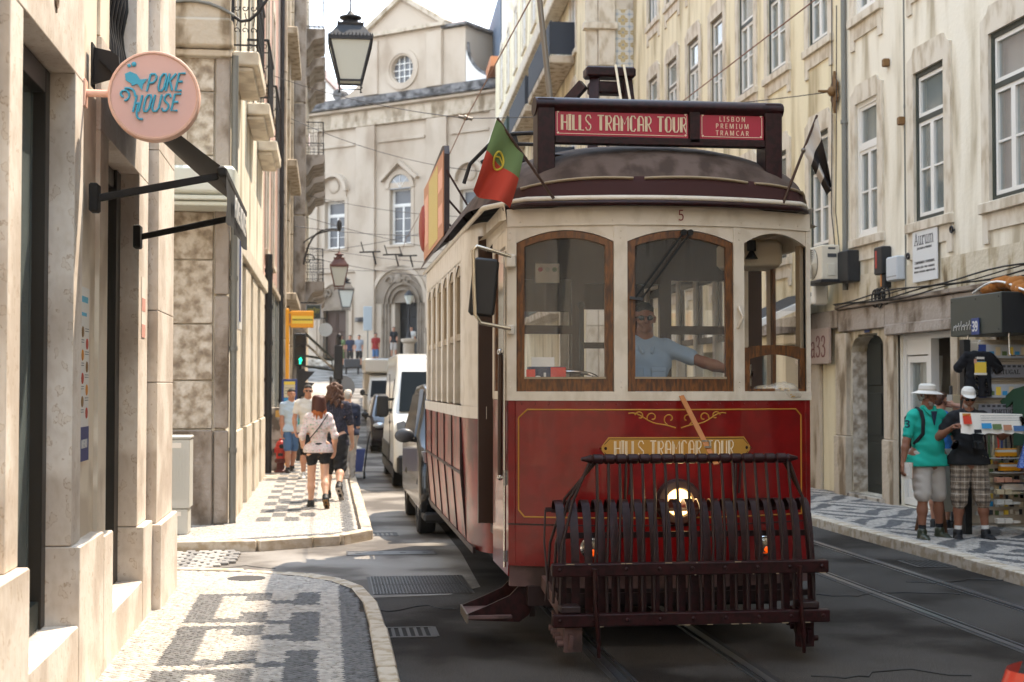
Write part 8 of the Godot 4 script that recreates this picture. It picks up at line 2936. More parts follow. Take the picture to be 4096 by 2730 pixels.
func lantern(called: String, label: String, pos: Vector3, k: float, roof: Material) -> Node3D:
	var t := thing(called, label, "street lantern", pos)
	var a := PI / 4
	var m := MB.new()
	m.flathe([Vector2(0.25 * k, 0.0), Vector2(0.47 * k, 0.75 * k)], 4, a)
	put("lamp_glass", m, mt.lamp_glass, t)
	m = MB.new()
	for q in 4:
		var d := Vector3(cos(a + q * PI / 2), 0, sin(a + q * PI / 2))
		m.bar(d * 0.255 * k, d * 0.48 * k + Vector3.UP * 0.76 * k, 0.03 * k, 0.03 * k)
		var e := Vector3(cos(a + (q + 1) * PI / 2), 0, sin(a + (q + 1) * PI / 2))
		m.bar(d * 0.255 * k, e * 0.255 * k, 0.03 * k, 0.035 * k)
		m.bar(d * 0.48 * k + Vector3.UP * 0.76 * k, e * 0.48 * k + Vector3.UP * 0.76 * k, 0.035 * k, 0.05 * k)
		m.bar(d * 0.25 * k, d * 0.25 * k + Vector3.DOWN * 0.13 * k, 0.02 * k, 0.02 * k)
		m.ball(d * 0.25 * k + Vector3.DOWN * 0.14 * k, Vector3.ONE * 0.022 * k, 6)
		m.bar(d * 0.25 * k + Vector3.DOWN * 0.09 * k, e * 0.25 * k + Vector3.DOWN * 0.09 * k, 0.018 * k, 0.02 * k)
	put("frame", m, roof, t)
	m = MB.new()
	m.flathe([Vector2(0.5 * k, 0.77 * k), Vector2(0.49 * k, 0.81 * k), Vector2(0.28 * k, 1.05 * k)], 4, a)
	put("shade", m, roof if k < 0.99 else mat("lantern_bronze", "7d6a55", 0.4, {"metal": 0.4}), t)
	m = MB.new()
	m.flathe([Vector2(0.29 * k, 1.05 * k), Vector2(0.3 * k, 1.09 * k), Vector2(0.19 * k, 1.12 * k), Vector2(0.11 * k, 1.2 * k)], 4, a)
	m.lathe([Vector2(0.1 * k, 1.19 * k), Vector2(0.18 * k, 1.22 * k), Vector2(0.18 * k, 1.25 * k), Vector2(0.07 * k, 1.29 * k), Vector2(0.03 * k, 1.36 * k)], 12)
	m.tube([Vector3(0, 1.3 * k, 0), Vector3(0, 1.6 * k, 0)], 0.012 * k, 6)
	put("cap", m, roof, t)
	m = MB.new()
	for q in 4:
		var d := Vector3(cos(a + q * PI / 2), 0, sin(a + q * PI / 2))
		var e := Vector3(cos(a + (q + 1) * PI / 2), 0, sin(a + (q + 1) * PI / 2))
		for i in 12:
			var p := d.lerp(e, (i + 0.5) / 12.0)
			m.cyl(p * 0.49 * k + Vector3.UP * 0.8 * k, p * 0.5 * k + Vector3.UP * 0.865 * k, 0.022 * k, 0.003, 4)
			if i % 2:
				m.cyl(p * 0.29 * k + Vector3.UP * 1.08 * k, p * 0.29 * k + Vector3.UP * 1.13 * k, 0.014 * k, 0.003, 4)
	put("crest_teeth", m, roof, t)
	return t

func wire(called: String, label: String, pts: Array, r: float, m: Material = null) -> void:
	var k := MB.new()
	k.tube(pts, r, 5)
	tag(put(called, k, m if m else mt.iron_black), label, "wire")

func wires_and_lamps() -> void:
	var big := lantern("street_lantern", "large black iron lantern hanging high over the pavement", Vector3(0.285, 5.72, -18.6), 0.8, mt.iron_black)
	big.scale.y = 0.86
	var m := MB.new()
	m.tube(bez(Vector3(-1.26, 6.6, -18.75), Vector3(-0.9, 6.2, -18.7), Vector3(-0.75, 7.2, -18.65), Vector3(-0.45, 7.15, -18.65)), 0.022, 8)
	m.tube(bez(Vector3(-0.45, 7.15, -18.65), Vector3(-0.1, 7.2, -18.6), Vector3(0.1, 7.35, -18.6), Vector3(0.285, 6.95, -18.6)), 0.022, 8)
	m.tube(spiral(Vector3(-1.05, 7.0, -18.7), Vector3.RIGHT, Vector3.UP, 0.16, 0.03, -1.2, 5.5, 18), 0.02, 6)
	m.tube(spiral(Vector3(-0.75, 7.35, -18.7), Vector3.RIGHT, Vector3.UP, 0.12, 0.03, -1.2, 5.5, 18), 0.016, 6)
	m.bar(Vector3(-1.26, 7.5, -18.75), Vector3(-0.5, 7.42, -18.7), 0.06, 0.12)
	m.bar(Vector3(-1.24, 6.4, -18.75), Vector3(-1.24, 7.6, -18.75), 0.04, 0.05)
	put("wall_bracket", m, mt.iron_black, big)
	for c in big.get_children():
		if String(c.name).begins_with("wall_bracket"):
			c.position = Vector3(-big.position.x, -big.position.y / 0.86, -big.position.z)
			c.scale.y = 1.0 / 0.86
	var small := lantern("street_lantern", "rusty capped lantern hanging from the brown balcony house before the church", Vector3(0.36, 4.85, -44.5), 0.8, mat("lantern_rust", "5a2c20", 0.6))
	m = MB.new()
	m.tube(bez(Vector3(-0.75, 5.6, -45.5), Vector3(-0.6, 6.6, -45.2), Vector3(-0.2, 6.75, -44.8), Vector3(0.36, 6.6, -44.5)), 0.03, 6)
	m.tube(bez(Vector3(-0.75, 6.3, -45.5), Vector3(-0.5, 6.5, -45.2), Vector3(-0.2, 6.6, -44.8), Vector3(0.36, 6.62, -44.5)), 0.025, 6)
	m.tube(spiral(Vector3(-0.6, 5.75, -45.3), Vector3.RIGHT, Vector3.UP, 0.2, 0.04, 0, 6.5, 14), 0.022, 5)
	m.cyl(Vector3(0.36, 5.95, -44.5), Vector3(0.36, 6.65, -44.5), 0.012)
	m.ball(Vector3(0.36, 6.75, -44.5), Vector3(0.08, 0.2, 0.08), 8)
	var wb := put("wall_bracket", m, mt.iron_black, small)
	wb.position = -small.position
	lantern("wall_lantern", "small dark lantern beside the narrow church door", Vector3(1.0, 6.0, -77.2), 1.2, mt.iron_black)
	var cop := mat("copper_wire", "8a5a40", 0.5)
	wire("contact_wire", "coppery contact wire over the tram's own track", sag(Vector3(2.3, 6.0, 25), Vector3(2.3, 6.25, -23.8), 0.05) + sag(Vector3(2.3, 6.25, -23.8), Vector3(2.4, 6.3, -44), 0.1).slice(1) + [Vector3(3.2, 7.2, -66)], 0.009, cop)
	wire("contact_wire", "coppery contact wire over the empty second track", sag(Vector3(5.35, 5.85, 25), Vector3(5.35, 6.1, -23.0), 0.05) + [Vector3(5.3, 6.4, -44), Vector3(5.0, 7.5, -66)], 0.009, cop)
	wire("span_wire", "steel span wire anchored at the rusty wall rosette", [Vector3(-1.25, 9.0, -33.5)] + sag(Vector3(-1.25, 9.0, -33.5), Vector3(2.3, 6.27, -23.8), 0.12).slice(1) + sag(Vector3(2.3, 6.27, -23.8), Vector3(8.3, 6.62, -22.5), 0.1).slice(1), 0.008)
	var iz := MB.new()
	iz.cyl(Vector3(2.18, 6.3, -23.8), Vector3(2.42, 6.26, -23.8), 0.03, 0.03, 8)
	iz.ball(Vector3(2.3, 6.28, -23.8), Vector3(0.05, 0.05, 0.05), 8)
	tag(put("wire_clamp", iz, mt.worn_steel), "steel clamp where span and contact wires meet", "clamp")
	var far := [["low thin span wire across the street just before the church", Vector3(-0.9, 6.2, -40), Vector3(7.0, 6.9, -46), 0.25], ["second span wire before the church, under the lantern bracket", Vector3(-0.7, 6.0, -47), Vector3(7.0, 5.8, -52), 0.3], ["span wire sloping from the brown house towards the tiled corner", Vector3(-0.7, 7.4, -48), Vector3(7.0, 6.2, -50), 0.2], ["thick black cable swagged across the church front", Vector3(-1.1, 9.6, -42), Vector3(7.0, 8.6, -45), 0.5], ["upper thin cable across the church windows", Vector3(-0.7, 8.4, -50), Vector3(7.0, 8.0, -52), 0.25], ["lowest span wire near the portal arches", Vector3(-0.7, 6.4, -56), Vector3(7.0, 7.1, -58), 0.35], ["span wire between brown house and tiled house at arch height", Vector3(-0.7, 6.9, -53), Vector3(7.0, 6.5, -55), 0.2], ["crossing wire over the junction by the church steps", Vector3(-0.5, 7.2, -58), Vector3(7.0, 8.2, -48), 0.3]]
	for q in far:
		wire("span_wire", q[0], sag(q[1], q[2], q[3], 12), 0.011)
	for q in [[Vector3(1.4, 6.2, -47.5), "black pull off insulator on the wires before the church"], [Vector3(2.3, 6.4, -50.5), "dark insulator bar near the church arch"], [Vector3(2.9, 6.5, -52.0), "small insulator cluster beside the tram's roof advert"]]:
		m = MB.new()
		m.bar(q[0] + Vector3(-0.35, 0, 0), q[0] + Vector3(0.35, 0.03, 0), 0.05, 0.05)
		m.cyl(q[0] + Vector3(-0.2, 0, 0), q[0] + Vector3(-0.3, 0.35, 0), 0.02, 0.02, 6)
		m.cyl(q[0] + Vector3(0.1, 0, 0), q[0] + Vector3(0.2, -0.4, 0), 0.03, 0.03, 6)
		tag(put("wire_insulator", m, mt.iron_black), q[1], "insulator")
	for k in 4:
		m = MB.new()
		var pts := []
		for i in 22:
			var z := -22.2 + i * 0.42
			pts.append(Vector3(8.19 - 0.012 * k, 3.0 + 0.03 * k + 0.03 * sin(i * 0.75 + k * 1.3) + 0.006 * i, z))
		m.tube(pts, 0.009 + 0.003 * (k % 2), 5)
		tag(put("wall_cable", m, mt.rubber), ["lowest sagging black cable along the stained string course", "second black cable looping along the string course", "third black cable along the string course", "topmost black cable along the string course"][k], "cable")
	wire("wall_cable", "pale cable looping over the weathered end wall's cornice", bez(Vector3(-2.6, 6.35, -18.4), Vector3(-2.0, 6.75, -18.4), Vector3(-1.6, 6.75, -18.4), Vector3(-1.2, 6.5, -18.4)), 0.02, mt.pipe_grey)
	for q in [[-22.5, "thin wire dropping down the yellow wall past the rosette", 9.5, 3.6], [-22.3, "second thin wire beside the rain pipe on the yellow wall", 8.0, 3.5]]:
		wire("drop_wire", q[1], [Vector3(8.28, q[2], q[0]), Vector3(8.25, 6.0, q[0] + 0.03), Vector3(8.26, 4.6, q[0] - 0.05), Vector3(8.25, q[3], q[0] + 0.25)], 0.009)

func nets(bones: Array, cell: float, k: float, out: MB, cut := -99.0) -> void:
	var lo := Vector3(1e9, 1e9, 1e9)
	var hi := -lo
	for b in bones:
		var r: float = maxf(b[2], b[3]) + cell * 3.0
		lo = lo.min(b[0] - Vector3.ONE * r).min(b[1] - Vector3.ONE * r)
		hi = hi.max(b[0] + Vector3.ONE * r).max(b[1] + Vector3.ONE * r)
	var nx := int((hi.x - lo.x) / cell) + 2
	var ny := int((hi.y - lo.y) / cell) + 2
	var nz := int((hi.z - lo.z) / cell) + 2
	var f := PackedFloat32Array()
	f.resize(nx * ny * nz)
	f.fill(1.0)
	for b in bones:
		var a: Vector3 = b[0]
		var c: Vector3 = b[1]
		var ra: float = b[2]
		var rb: float = b[3]
		var sq: float = b[4] if b.size() > 4 else 1.0
		var r: float = maxf(ra, rb) + cell * 2.5 + k
		var i0 := Vector3i(((a.min(c) - Vector3.ONE * r - lo) / cell).max(Vector3.ZERO))
		var i1 := Vector3i(((a.max(c) + Vector3.ONE * r - lo) / cell))
		i1 = i1.min(Vector3i(nx - 1, ny - 1, nz - 1))
		var ab := c - a
		var mz := (a.z + c.z) * 0.5
		ab.z /= sq
		var l2 := maxf(ab.length_squared(), 1e-9)
		var az := mz + (a.z - mz) / sq
		for y in range(i0.y, i1.y + 1):
			for z in range(i0.z, i1.z + 1):
				var base := (y * nz + z) * nx
				var p := Vector3(0, lo.y + y * cell - a.y, mz + (lo.z + z * cell - mz) / sq - az)
				for x in range(i0.x, i1.x + 1):
					p.x = lo.x + x * cell - a.x
					var h := clampf(p.dot(ab) / l2, 0.0, 1.0)
					var d := (p - ab * h).length() - lerpf(ra, rb, h)
					var o := f[base + x]
					var q := k - absf(o - d)
					f[base + x] = minf(o, d) - (q * q / k * 0.25 if q > 0.0 else 0.0)
	if wrinkle > 0.0:
		for y in ny:
			for z in nz:
				var b0 := (y * nz + z) * nx
				for x in nx:
					if absf(f[b0 + x]) < cell * 3.0:
						var wx := lo.x + x * cell
						var wy := lo.y + y * cell
						var wz := lo.z + z * cell
						f[b0 + x] += wrinkle * (sin(wx * 24.0 + wy * 33.0 + 1.5 * sin(wy * 11.0)) * sin(wy * 21.0 - wz * 30.0) + 0.6 * sin(wy * 62.0 + wx * 35.0))
	if cut > -50.0:
		for y in ny:
			var dc := cut - (lo.y + y * cell)
			if dc > -cell * 3.0:
				for j in nx * nz:
					f[y * nx * nz + j] = maxf(f[y * nx * nz + j], dc)
	var vid := PackedInt32Array()
	vid.resize(f.size())
	vid.fill(-1)
	var sx := 1
	var sz := nx
	var sy := nx * nz
	var lim := cell * 2.0
	for y in ny - 1:
		for z in nz - 1:
			for x in nx - 1:
				var i := (y * nz + z) * nx + x
				var f0 := f[i]
				if f0 > lim or f0 < -lim:
					continue
				var v := [f0, f[i + sx], f[i + sz], f[i + sx + sz], f[i + sy], f[i + sx + sy], f[i + sz + sy], f[i + sx + sz + sy]]
				var neg := 0
				for q in v:
					if q < 0.0:
						neg += 1
				if neg == 0 or neg == 8:
					continue
				var sum := Vector3.ZERO
				var n := 0
				for e in [[0, 1], [2, 3], [4, 5], [6, 7], [0, 2], [1, 3], [4, 6], [5, 7], [0, 4], [1, 5], [2, 6], [3, 7]]:
					var fa: float = v[e[0]]
					var fb: float = v[e[1]]
					if (fa < 0.0) != (fb < 0.0):
						var t := fa / (fa - fb)
						var pa := Vector3(e[0] & 1, e[0] >> 2, (e[0] >> 1) & 1)
						var pb := Vector3(e[1] & 1, e[1] >> 2, (e[1] >> 1) & 1)
						sum += pa.lerp(pb, t)
						n += 1
				var g := Vector3(v[1] + v[3] + v[5] + v[7] - v[0] - v[2] - v[4] - v[6], v[4] + v[5] + v[6] + v[7] - v[0] - v[1] - v[2] - v[3], v[2] + v[3] + v[6] + v[7] - v[0] - v[1] - v[4] - v[5])
				vid[i] = out.add(lo + (Vector3(x, y, z) + sum / n) * cell, g)
	for y in range(1, ny - 1):
		for z in range(1, nz - 1):
			for x in range(1, nx - 1):
				var i := (y * nz + z) * nx + x
				if vid[i] < 0 and f[i] > lim:
					continue
				var s0 := f[i] < 0.0
				if s0 != (f[i + sx] < 0.0):
					four(out, vid[i], vid[i - sz], vid[i - sz - sy], vid[i - sy])
				if s0 != (f[i + sy] < 0.0):
					four(out, vid[i], vid[i - sx], vid[i - sx - sz], vid[i - sz])
				if s0 != (f[i + sz] < 0.0):
					four(out, vid[i], vid[i - sx], vid[i - sx - sy], vid[i - sy])

func four(o: MB, a: int, b: int, c: int, d: int) -> void:
	if a < 0 or b < 0 or c < 0 or d < 0:
		return
	o.face(a, b, c)
	o.face(a, c, d)

func head_bones() -> Array:
	return [[Vector3(0, 0.035, -0.03), Vector3(0, 0.04, 0.015), 0.076, 0.07], [Vector3(0, 0.01, 0.035), Vector3(0, -0.06, 0.04), 0.056, 0.042], [Vector3(-0.03, -0.075, 0.03), Vector3(0.03, -0.075, 0.03), 0.028, 0.028], [Vector3(0, -0.095, 0.062), Vector3(0, -0.09, 0.055), 0.02, 0.02],
		[Vector3(0, 0.012, 0.09), Vector3(0, -0.028, 0.108), 0.008, 0.014], [Vector3(-0.03, 0.024, 0.082), Vector3(0.03, 0.024, 0.082), 0.012, 0.012], [Vector3(-0.02, -0.058, 0.083), Vector3(0.02, -0.058, 0.083), 0.008, 0.008], [Vector3(-0.045, -0.02, 0.06), Vector3(-0.03, -0.03, 0.07), 0.02, 0.02], [Vector3(0.045, -0.02, 0.06), Vector3(0.03, -0.03, 0.07), 0.02, 0.02],
		[Vector3(-0.078, 0.01, -0.005), Vector3(-0.076, -0.025, 0.0), 0.014, 0.009], [Vector3(0.078, 0.01, -0.005), Vector3(0.076, -0.025, 0.0), 0.014, 0.009]]

func hand_bones(curl: float) -> Array:
	var out := [[Vector3(0, 0.02, 0), Vector3(0, -0.02, 0), 0.026, 0.027], [Vector3(-0.025, -0.03, 0), Vector3(-0.028, -0.085, 0.004), 0.016, 0.014], [Vector3(0, -0.03, 0), Vector3(0, -0.09, 0.004), 0.017, 0.014], [Vector3(0.022, -0.03, 0), Vector3(0.026, -0.085, 0.004), 0.017, 0.014]]
	var k := 0
	for q in [[-0.032, 0.055], [-0.011, 0.068], [0.01, 0.074], [0.03, 0.066]]:
		var p := Vector3(q[0], -0.088, 0.004)
		var a := 0.15 + curl * 0.7
		for s in 3:
			var d := Vector3(0, -cos(a), sin(a))
			var n: Vector3 = p + d * q[1] * [0.45, 0.32, 0.23][s]
			out.append([p, n, 0.0095 - 0.001 * s, 0.0088 - 0.001 * s])
			p = n
			a += curl * 0.95 + 0.1
		k += 1
	out.append([Vector3(0.022, -0.025, 0.005), Vector3(0.05, -0.06, 0.022), 0.015, 0.011])
	out.append([Vector3(0.05, -0.06, 0.022), Vector3(0.05 - 0.02 * curl, -0.092, 0.03 + 0.02 * curl), 0.010, 0.008])
	return out

var head_mb: MB
var wrinkle := 0.0
var hand_mb := {}

func bone_basis(d: Vector3, fwd: Vector3) -> Basis:
	var y := -d.normalized()
	var x := y.cross(fwd)
	if x.length() < 0.05:
		x = y.cross(Vector3.RIGHT)
	x = x.normalized()
	return Basis(x, y, x.cross(y))

func bend(a: Vector3, c: Vector3, l1: float, l2: float, pole: Vector3) -> Vector3:
	var d := c - a
	var l := clampf(d.length(), 0.05, (l1 + l2) * 0.999)
	var u := d.normalized()
	var x := (l1 * l1 - l2 * l2 + l * l) / (2.0 * l)
	var h := sqrt(maxf(0.0, l1 * l1 - x * x))
	var w := (pole - u * pole.dot(u)).normalized()
	return a + u * x + w * h

func person(label: String, pos: Vector3, turn: float, o: Dictionary) -> Node3D:
	var t := thing("person", label, "person", pos, turn, o.get("group", ""))
	var H: float = o.get("h", 1.72)
	var fat: float = o.get("fat", 1.0)
	var cell: float = o.get("cell", 0.016)
	var skin: Material = o.get("skin", mt.skin)
	var fem: bool = o.get("fem", false)
	var lift: float = o.get("seat", 0.0)
	var hip := Vector3(0, 0.515 * H - lift, 0)
	var lean: Vector3 = o.get("lean", Vector3.ZERO)
	var chest := hip + Vector3(0, 0.22 * H, 0) + lean * 0.6
	var sh := hip + Vector3(0, 0.295 * H, 0) + lean
	var neck := sh + Vector3(0, 0.05 * H, 0.01) + lean * 0.15
	var hd := sh + Vector3(0, 0.118 * H, 0.02) + lean * 0.3
	var shw := (0.092 if fem else 0.108) * H
	var hw := (0.055 if fem else 0.05) * H
	var torso := [[hip + Vector3(-hw * 0.8, 0, 0), hip + Vector3(hw * 0.8, 0, 0), 0.078 * H * fat, 0.078 * H * fat, 0.82], [hip + Vector3(0, 0.09 * H, 0.008 + 0.05 * (fat - 1.0)), chest, (0.068 if fem else 0.082) * H * fat, 0.078 * H * lerpf(1.0, fat, 0.5), 0.8], [chest + Vector3(-shw * 0.42, 0, 0), chest + Vector3(shw * 0.42, 0, 0), 0.068 * H, 0.068 * H, 0.85], [sh + Vector3(-shw * 0.8, -0.008 * H, 0), sh + Vector3(shw * 0.8, -0.008 * H, 0), 0.036 * H, 0.036 * H], [sh + Vector3(-shw * 0.2, 0.01, 0), sh + Vector3(shw * 0.2, 0.01, 0), 0.04 * H, 0.04 * H]]
	if fem:
		torso.append([chest + Vector3(-0.05, 0.01, 0.07), chest + Vector3(0.05, 0.01, 0.07), 0.05, 0.05])
	var flesh := torso.duplicate()
	flesh.append([sh, neck + Vector3(0, 0.02, 0), 0.036 * H, 0.033 * H])
	flesh.append([neck, hd + Vector3(0, -0.05, 0.0), 0.032 * H, 0.032 * H])
	var sleeve := []
	var shorts := [torso[0], [hip + Vector3(0, 0.02 * H, 0), hip + Vector3(0, 0.025 * H, 0), 0.074 * H * fat, 0.074 * H * fat, 0.8]]
	var ends := []
	var legs: Array = o.get("legs", [[0.0, 0.0, 0.0], [0.0, 0.0, 0.0]])
	for k in 2:
		var s := -1.0 if k == 0 else 1.0
		var hj := hip + Vector3(s * hw, -0.01 * H, 0)
		var L: Array = legs[k]
		var d1 := Vector3(L[2] * s, -cos(L[0]), sin(L[0])).normalized()
		var kn := hj + d1 * 0.245 * H
		var d2 := Vector3(L[2] * s * 0.6, -cos(L[0] - L[1]), sin(L[0] - L[1])).normalized()
		var an := kn + d2 * 0.232 * H
		flesh.append([hj, kn, 0.05 * H * lerpf(1.0, fat, 0.4), 0.033 * H])
		flesh.append([kn, kn.lerp(an, 0.35) - Vector3(0, 0, 0.008), 0.032 * H, 0.034 * H])
		flesh.append([kn.lerp(an, 0.35) - Vector3(0, 0, 0.008), an, 0.033 * H, 0.02 * H])
		var reach: float = o.get("hem", 0.85)
		var loose: float = o.get("loose", 0.016)
		if reach <= 1.0:
			shorts.append([hj, hj.lerp(kn, reach), 0.054 * H * lerpf(1.0, fat, 0.4) + loose * 0.6, 0.04 * H + loose])
		else:
			shorts.append([hj, kn, 0.054 * H + loose, 0.038 * H + loose])
			shorts.append([kn, kn.lerp(an, reach - 1.0), 0.037 * H + loose, 0.03 * H + loose])
		ends.append([an, d2, kn])
	var arms: Array = o.get("arms", [Vector3(-0.2, 0.47, 0.05), Vector3(0.2, 0.47, 0.05)])
	var poles: Array = o.get("poles", [Vector3(-0.4, 0, -1), Vector3(0.4, 0, -1)])
	var hands := []
	for k in 2:
		var s := -1.0 if k == 0 else 1.0
		var sj := sh + Vector3(s * shw, -0.012 * H, 0)
		var target: Vector3 = arms[k] * Vector3(1, H, 1) if o.get("armscale", true) else arms[k]
		var el := bend(sj, target, 0.172 * H, 0.155 * H, poles[k])
		var wr := el + (target - el).normalized() * minf(0.155 * H, (target - el).length())
		flesh.append([sj, el, 0.029 * H * lerpf(1.0, fat, 0.4), 0.023 * H])
		flesh.append([el, el.lerp(wr, 0.3), 0.0235 * H, 0.024 * H])
		flesh.append([el.lerp(wr, 0.3), wr, 0.024 * H, 0.0155 * H])
		var sl: float = o.get("sleeve", 0.55)
		if sl > 0.0:
			if sl <= 1.0:
				sleeve.append([sj, sj.lerp(el, sl), 0.037 * H, 0.034 * H])
			else:
				sleeve.append([sj, el, 0.037 * H, 0.031 * H])
				sleeve.append([el, el.lerp(wr, sl - 1.0), 0.031 * H, 0.024 * H])
		hands.append([wr, (wr - el).normalized(), s])
	var m := MB.new()
	nets(flesh, cell, 0.03, m)
	if head_mb == null:
		head_mb = MB.new()
		nets(head_bones(), 0.0062, 0.018, head_mb)
	var hb := Basis(Vector3.UP, o.get("look", 0.0)) * Basis(Vector3.RIGHT, o.get("nod", 0.0))
	var hs: float = H * 0.132 / 0.23
	m.at(hd, hb.scaled(Vector3.ONE * hs))
	m.join(head_mb)
	if cell < 0.025:
		for k in 2:
			var cu: float = o.get("curl", 0.5)
			if not hand_mb.has(cu):
				hand_mb[cu] = MB.new()
				nets(hand_bones(cu), 0.0055, 0.008, hand_mb[cu])
			var q: Array = hands[k]
			var face: Vector3 = o.get("palms", [Vector3(1, 0, 0.3), Vector3(-1, 0, 0.3)])[k]
			var b := bone_basis(q[1], face)
			b = Basis(b.x * (1.0 if k == 0 else -1.0), b.y, b.z)
			if b.determinant() < 0.0:
				m.at(q[0], b.scaled(Vector3.ONE * H / 1.72))
				var flip := MB.new()
				flip.join(hand_mb[cu])
				m.join(flip)
			else:
				m.at(q[0], b.scaled(Vector3.ONE * H / 1.72))
				m.join(hand_mb[cu])
	m.x = Transform3D.IDENTITY
	put("body", m, skin, t)
	var shirt: Material = o.get("shirt", mt.cloth_white)
	var sb := []
	for b in torso.slice(1):
		sb.append([b[0], b[1], b[2] + 0.012, b[3] + 0.012, b[4] if b.size() > 4 else 1.0])
	var hang: float = o.get("hang", 0.0)
	sb.append([hip + Vector3(-hw * 0.8, hang - 0.03, 0), hip + Vector3(hw * 0.8, hang - 0.03, 0), 0.083 * H * fat + 0.014, 0.083 * H * fat + 0.014, 0.84])
	sb.append_array(sleeve)
	m = MB.new()
	wrinkle = 0.0045
	nets(sb, cell, 0.03, m, hip.y - 0.03 * H + hang)
	put("shirt", m, shirt, t)
	if o.get("half", false):
		wrinkle = 0.0
	else:
		m = MB.new()
		nets(shorts, cell, 0.02, m)
		wrinkle = 0.0
		put("shorts" if o.get("hem", 0.85) <= 1.0 else "trousers", m, o.get("bottoms", mt.cloth_dark), t)
		for e in ends:
			var an: Vector3 = e[0]
			var pitch: Vector3 = e[1]
			var fw := (Vector3(0, 0, 1) - pitch * pitch.z).normalized()
			var s2: float = -1.0 if e == ends[0] else 1.0
			fw = (fw + Vector3(s2 * 0.18, 0, 0)).normalized()
			var so := MB.new()
			nets([[an - pitch * 0.01 * H, an + pitch * 0.025 * H, 0.032 * H, 0.03 * H], [an + pitch * 0.028 * H - fw * 0.02, an + pitch * 0.03 * H + fw * 0.06 * H, 0.027 * H, 0.026 * H], [an + pitch * 0.032 * H + fw * 0.05 * H, an + pitch * 0.035 * H + fw * 0.095 * H, 0.026 * H, 0.019 * H]], cell * 0.75, 0.02, so)
			put("shoe", so, o.get("shoes", mt.shoe_black), t)
			var sl := MB.new()
			sl.bar(an + pitch * 0.052 * H - fw * 0.035 * H, an + pitch * 0.054 * H + fw * 0.11 * H, 0.045 * H, 0.012, -pitch, 0.005)
			put("shoe_sole", sl, o.get("soles", mt.rubber), t)
			if o.has("socks"):
				var sk := MB.new()
				sk.cyl(an - pitch * 0.055 * H, an + pitch * 0.01, 0.025 * H, 0.0235 * H, 12)
				put("sock", sk, o.socks, t)
	var at := Transform3D(hb.scaled(Vector3.ONE * hs), hd)
	var e2 := MB.new()
	e2.x = at
	if o.get("shades", false):
		for s in [-1.0, 1.0]:
			e2.ball(Vector3(s * 0.031, 0.004, 0.09), Vector3(0.027, 0.02, 0.012), 10)
			e2.bar(Vector3(s * 0.055, 0.01, 0.085), Vector3(s * 0.08, 0.01, 0.0), 0.006, 0.008)
		e2.bar(Vector3(-0.02, 0.01, 0.1), Vector3(0.02, 0.01, 0.1), 0.008, 0.006)
		put("sunglasses", e2, mt.shades_black, t)
	else:
		for s in [-1.0, 1.0]:
			e2.ball(Vector3(s * 0.03, 0.006, 0.082), Vector3(0.011, 0.006, 0.007), 6)
			e2.bar(Vector3(s * 0.018, 0.024, 0.095), Vector3(s * 0.044, 0.025, 0.088), 0.006, 0.005)
		e2.bar(Vector3(-0.018, -0.058, 0.0915), Vector3(0.018, -0.058, 0.0915), 0.004, 0.003)
		put("eyes", e2, mt.shades_black, t)
	var hair: String = o.get("hair", "short")
	var hm := MB.new()
	hm.x = at
	var hbn := []
	if hair == "short":
		hbn = [[Vector3(0, 0.05, -0.035), Vector3(0, 0.06, 0.01), 0.076, 0.068], [Vector3(0, 0.0, -0.06), Vector3(0, 0.03, -0.05), 0.055, 0.065], [Vector3(-0.04, 0.075, 0.05), Vector3(0.04, 0.075, 0.05), 0.022, 0.022]]
	elif hair == "long":
		hbn = [[Vector3(0, 0.045, -0.035), Vector3(0, 0.055, 0.015), 0.085, 0.074], [Vector3(0, 0.0, -0.05), Vector3(0.0, -0.13, -0.06), 0.065, 0.05]]
		var r5 := RandomNumberGenerator.new()
		r5.seed = 8
		var tips := []
		for i in 34:
			var a := PI * (0.9 + 1.2 * i / 34.0)
			var p := Vector3(cos(a) * 0.07, 0.05 + r5.randf() * 0.05, sin(a) * 0.08 - 0.02)
			var q := p + Vector3(cos(a) * r5.randf_range(0.0, 0.035), -0.16 - r5.randf() * 0.05, -0.02)
			hbn.append([p, q, 0.022, 0.014])
			tips.append([q, q + Vector3(r5.randf_range(-0.025, 0.025), -0.06 - r5.randf() * 0.1, r5.randf_range(-0.03, 0.01)), 0.017, 0.004])
		var tm := MB.new()
		tm.x = at
		nets(tips, 0.009, 0.012, tm)
		put("hair_tips", tm, mat("hair_copper", "b0602a", 0.6), t)
	elif hair == "curly":
		hbn = [[Vector3(0, 0.05, -0.03), Vector3(0, 0.06, 0.01), 0.09, 0.08]]
		var r3 := RandomNumberGenerator.new()
		r3.seed = 5
		for i in 70:
			var a := r3.randf() * TAU
			var y := r3.randf_range(-0.22, 0.12)
			var rad := 0.1 + 0.035 * clampf(-y * 5.0, 0.0, 1.0) - 0.05 * clampf((y - 0.05) * 10.0, 0.0, 1.0)
			var p := Vector3(cos(a) * rad, y, sin(a) * rad - 0.03)
			if p.z > 0.045 and y < 0.07:
				continue
			hbn.append([p, p + Vector3(r3.randf_range(-0.02, 0.02), -0.035, r3.randf_range(-0.02, 0.02)), 0.028, 0.018])
	elif hair == "fringe":
		hbn = [[Vector3(0, 0.02, -0.065), Vector3(0, -0.02, -0.06), 0.062, 0.05], [Vector3(-0.068, 0.0, -0.02), Vector3(-0.064, -0.02, -0.02), 0.02, 0.015], [Vector3(0.068, 0.0, -0.02), Vector3(0.064, -0.02, -0.02), 0.02, 0.015]]
	if hbn.size():
		nets(hbn, 0.009 if cell < 0.025 else 0.014, 0.025 if hair != "curly" else 0.012, hm)
		put("hair", hm, o.get("haircol", mt.hair_dark), t)
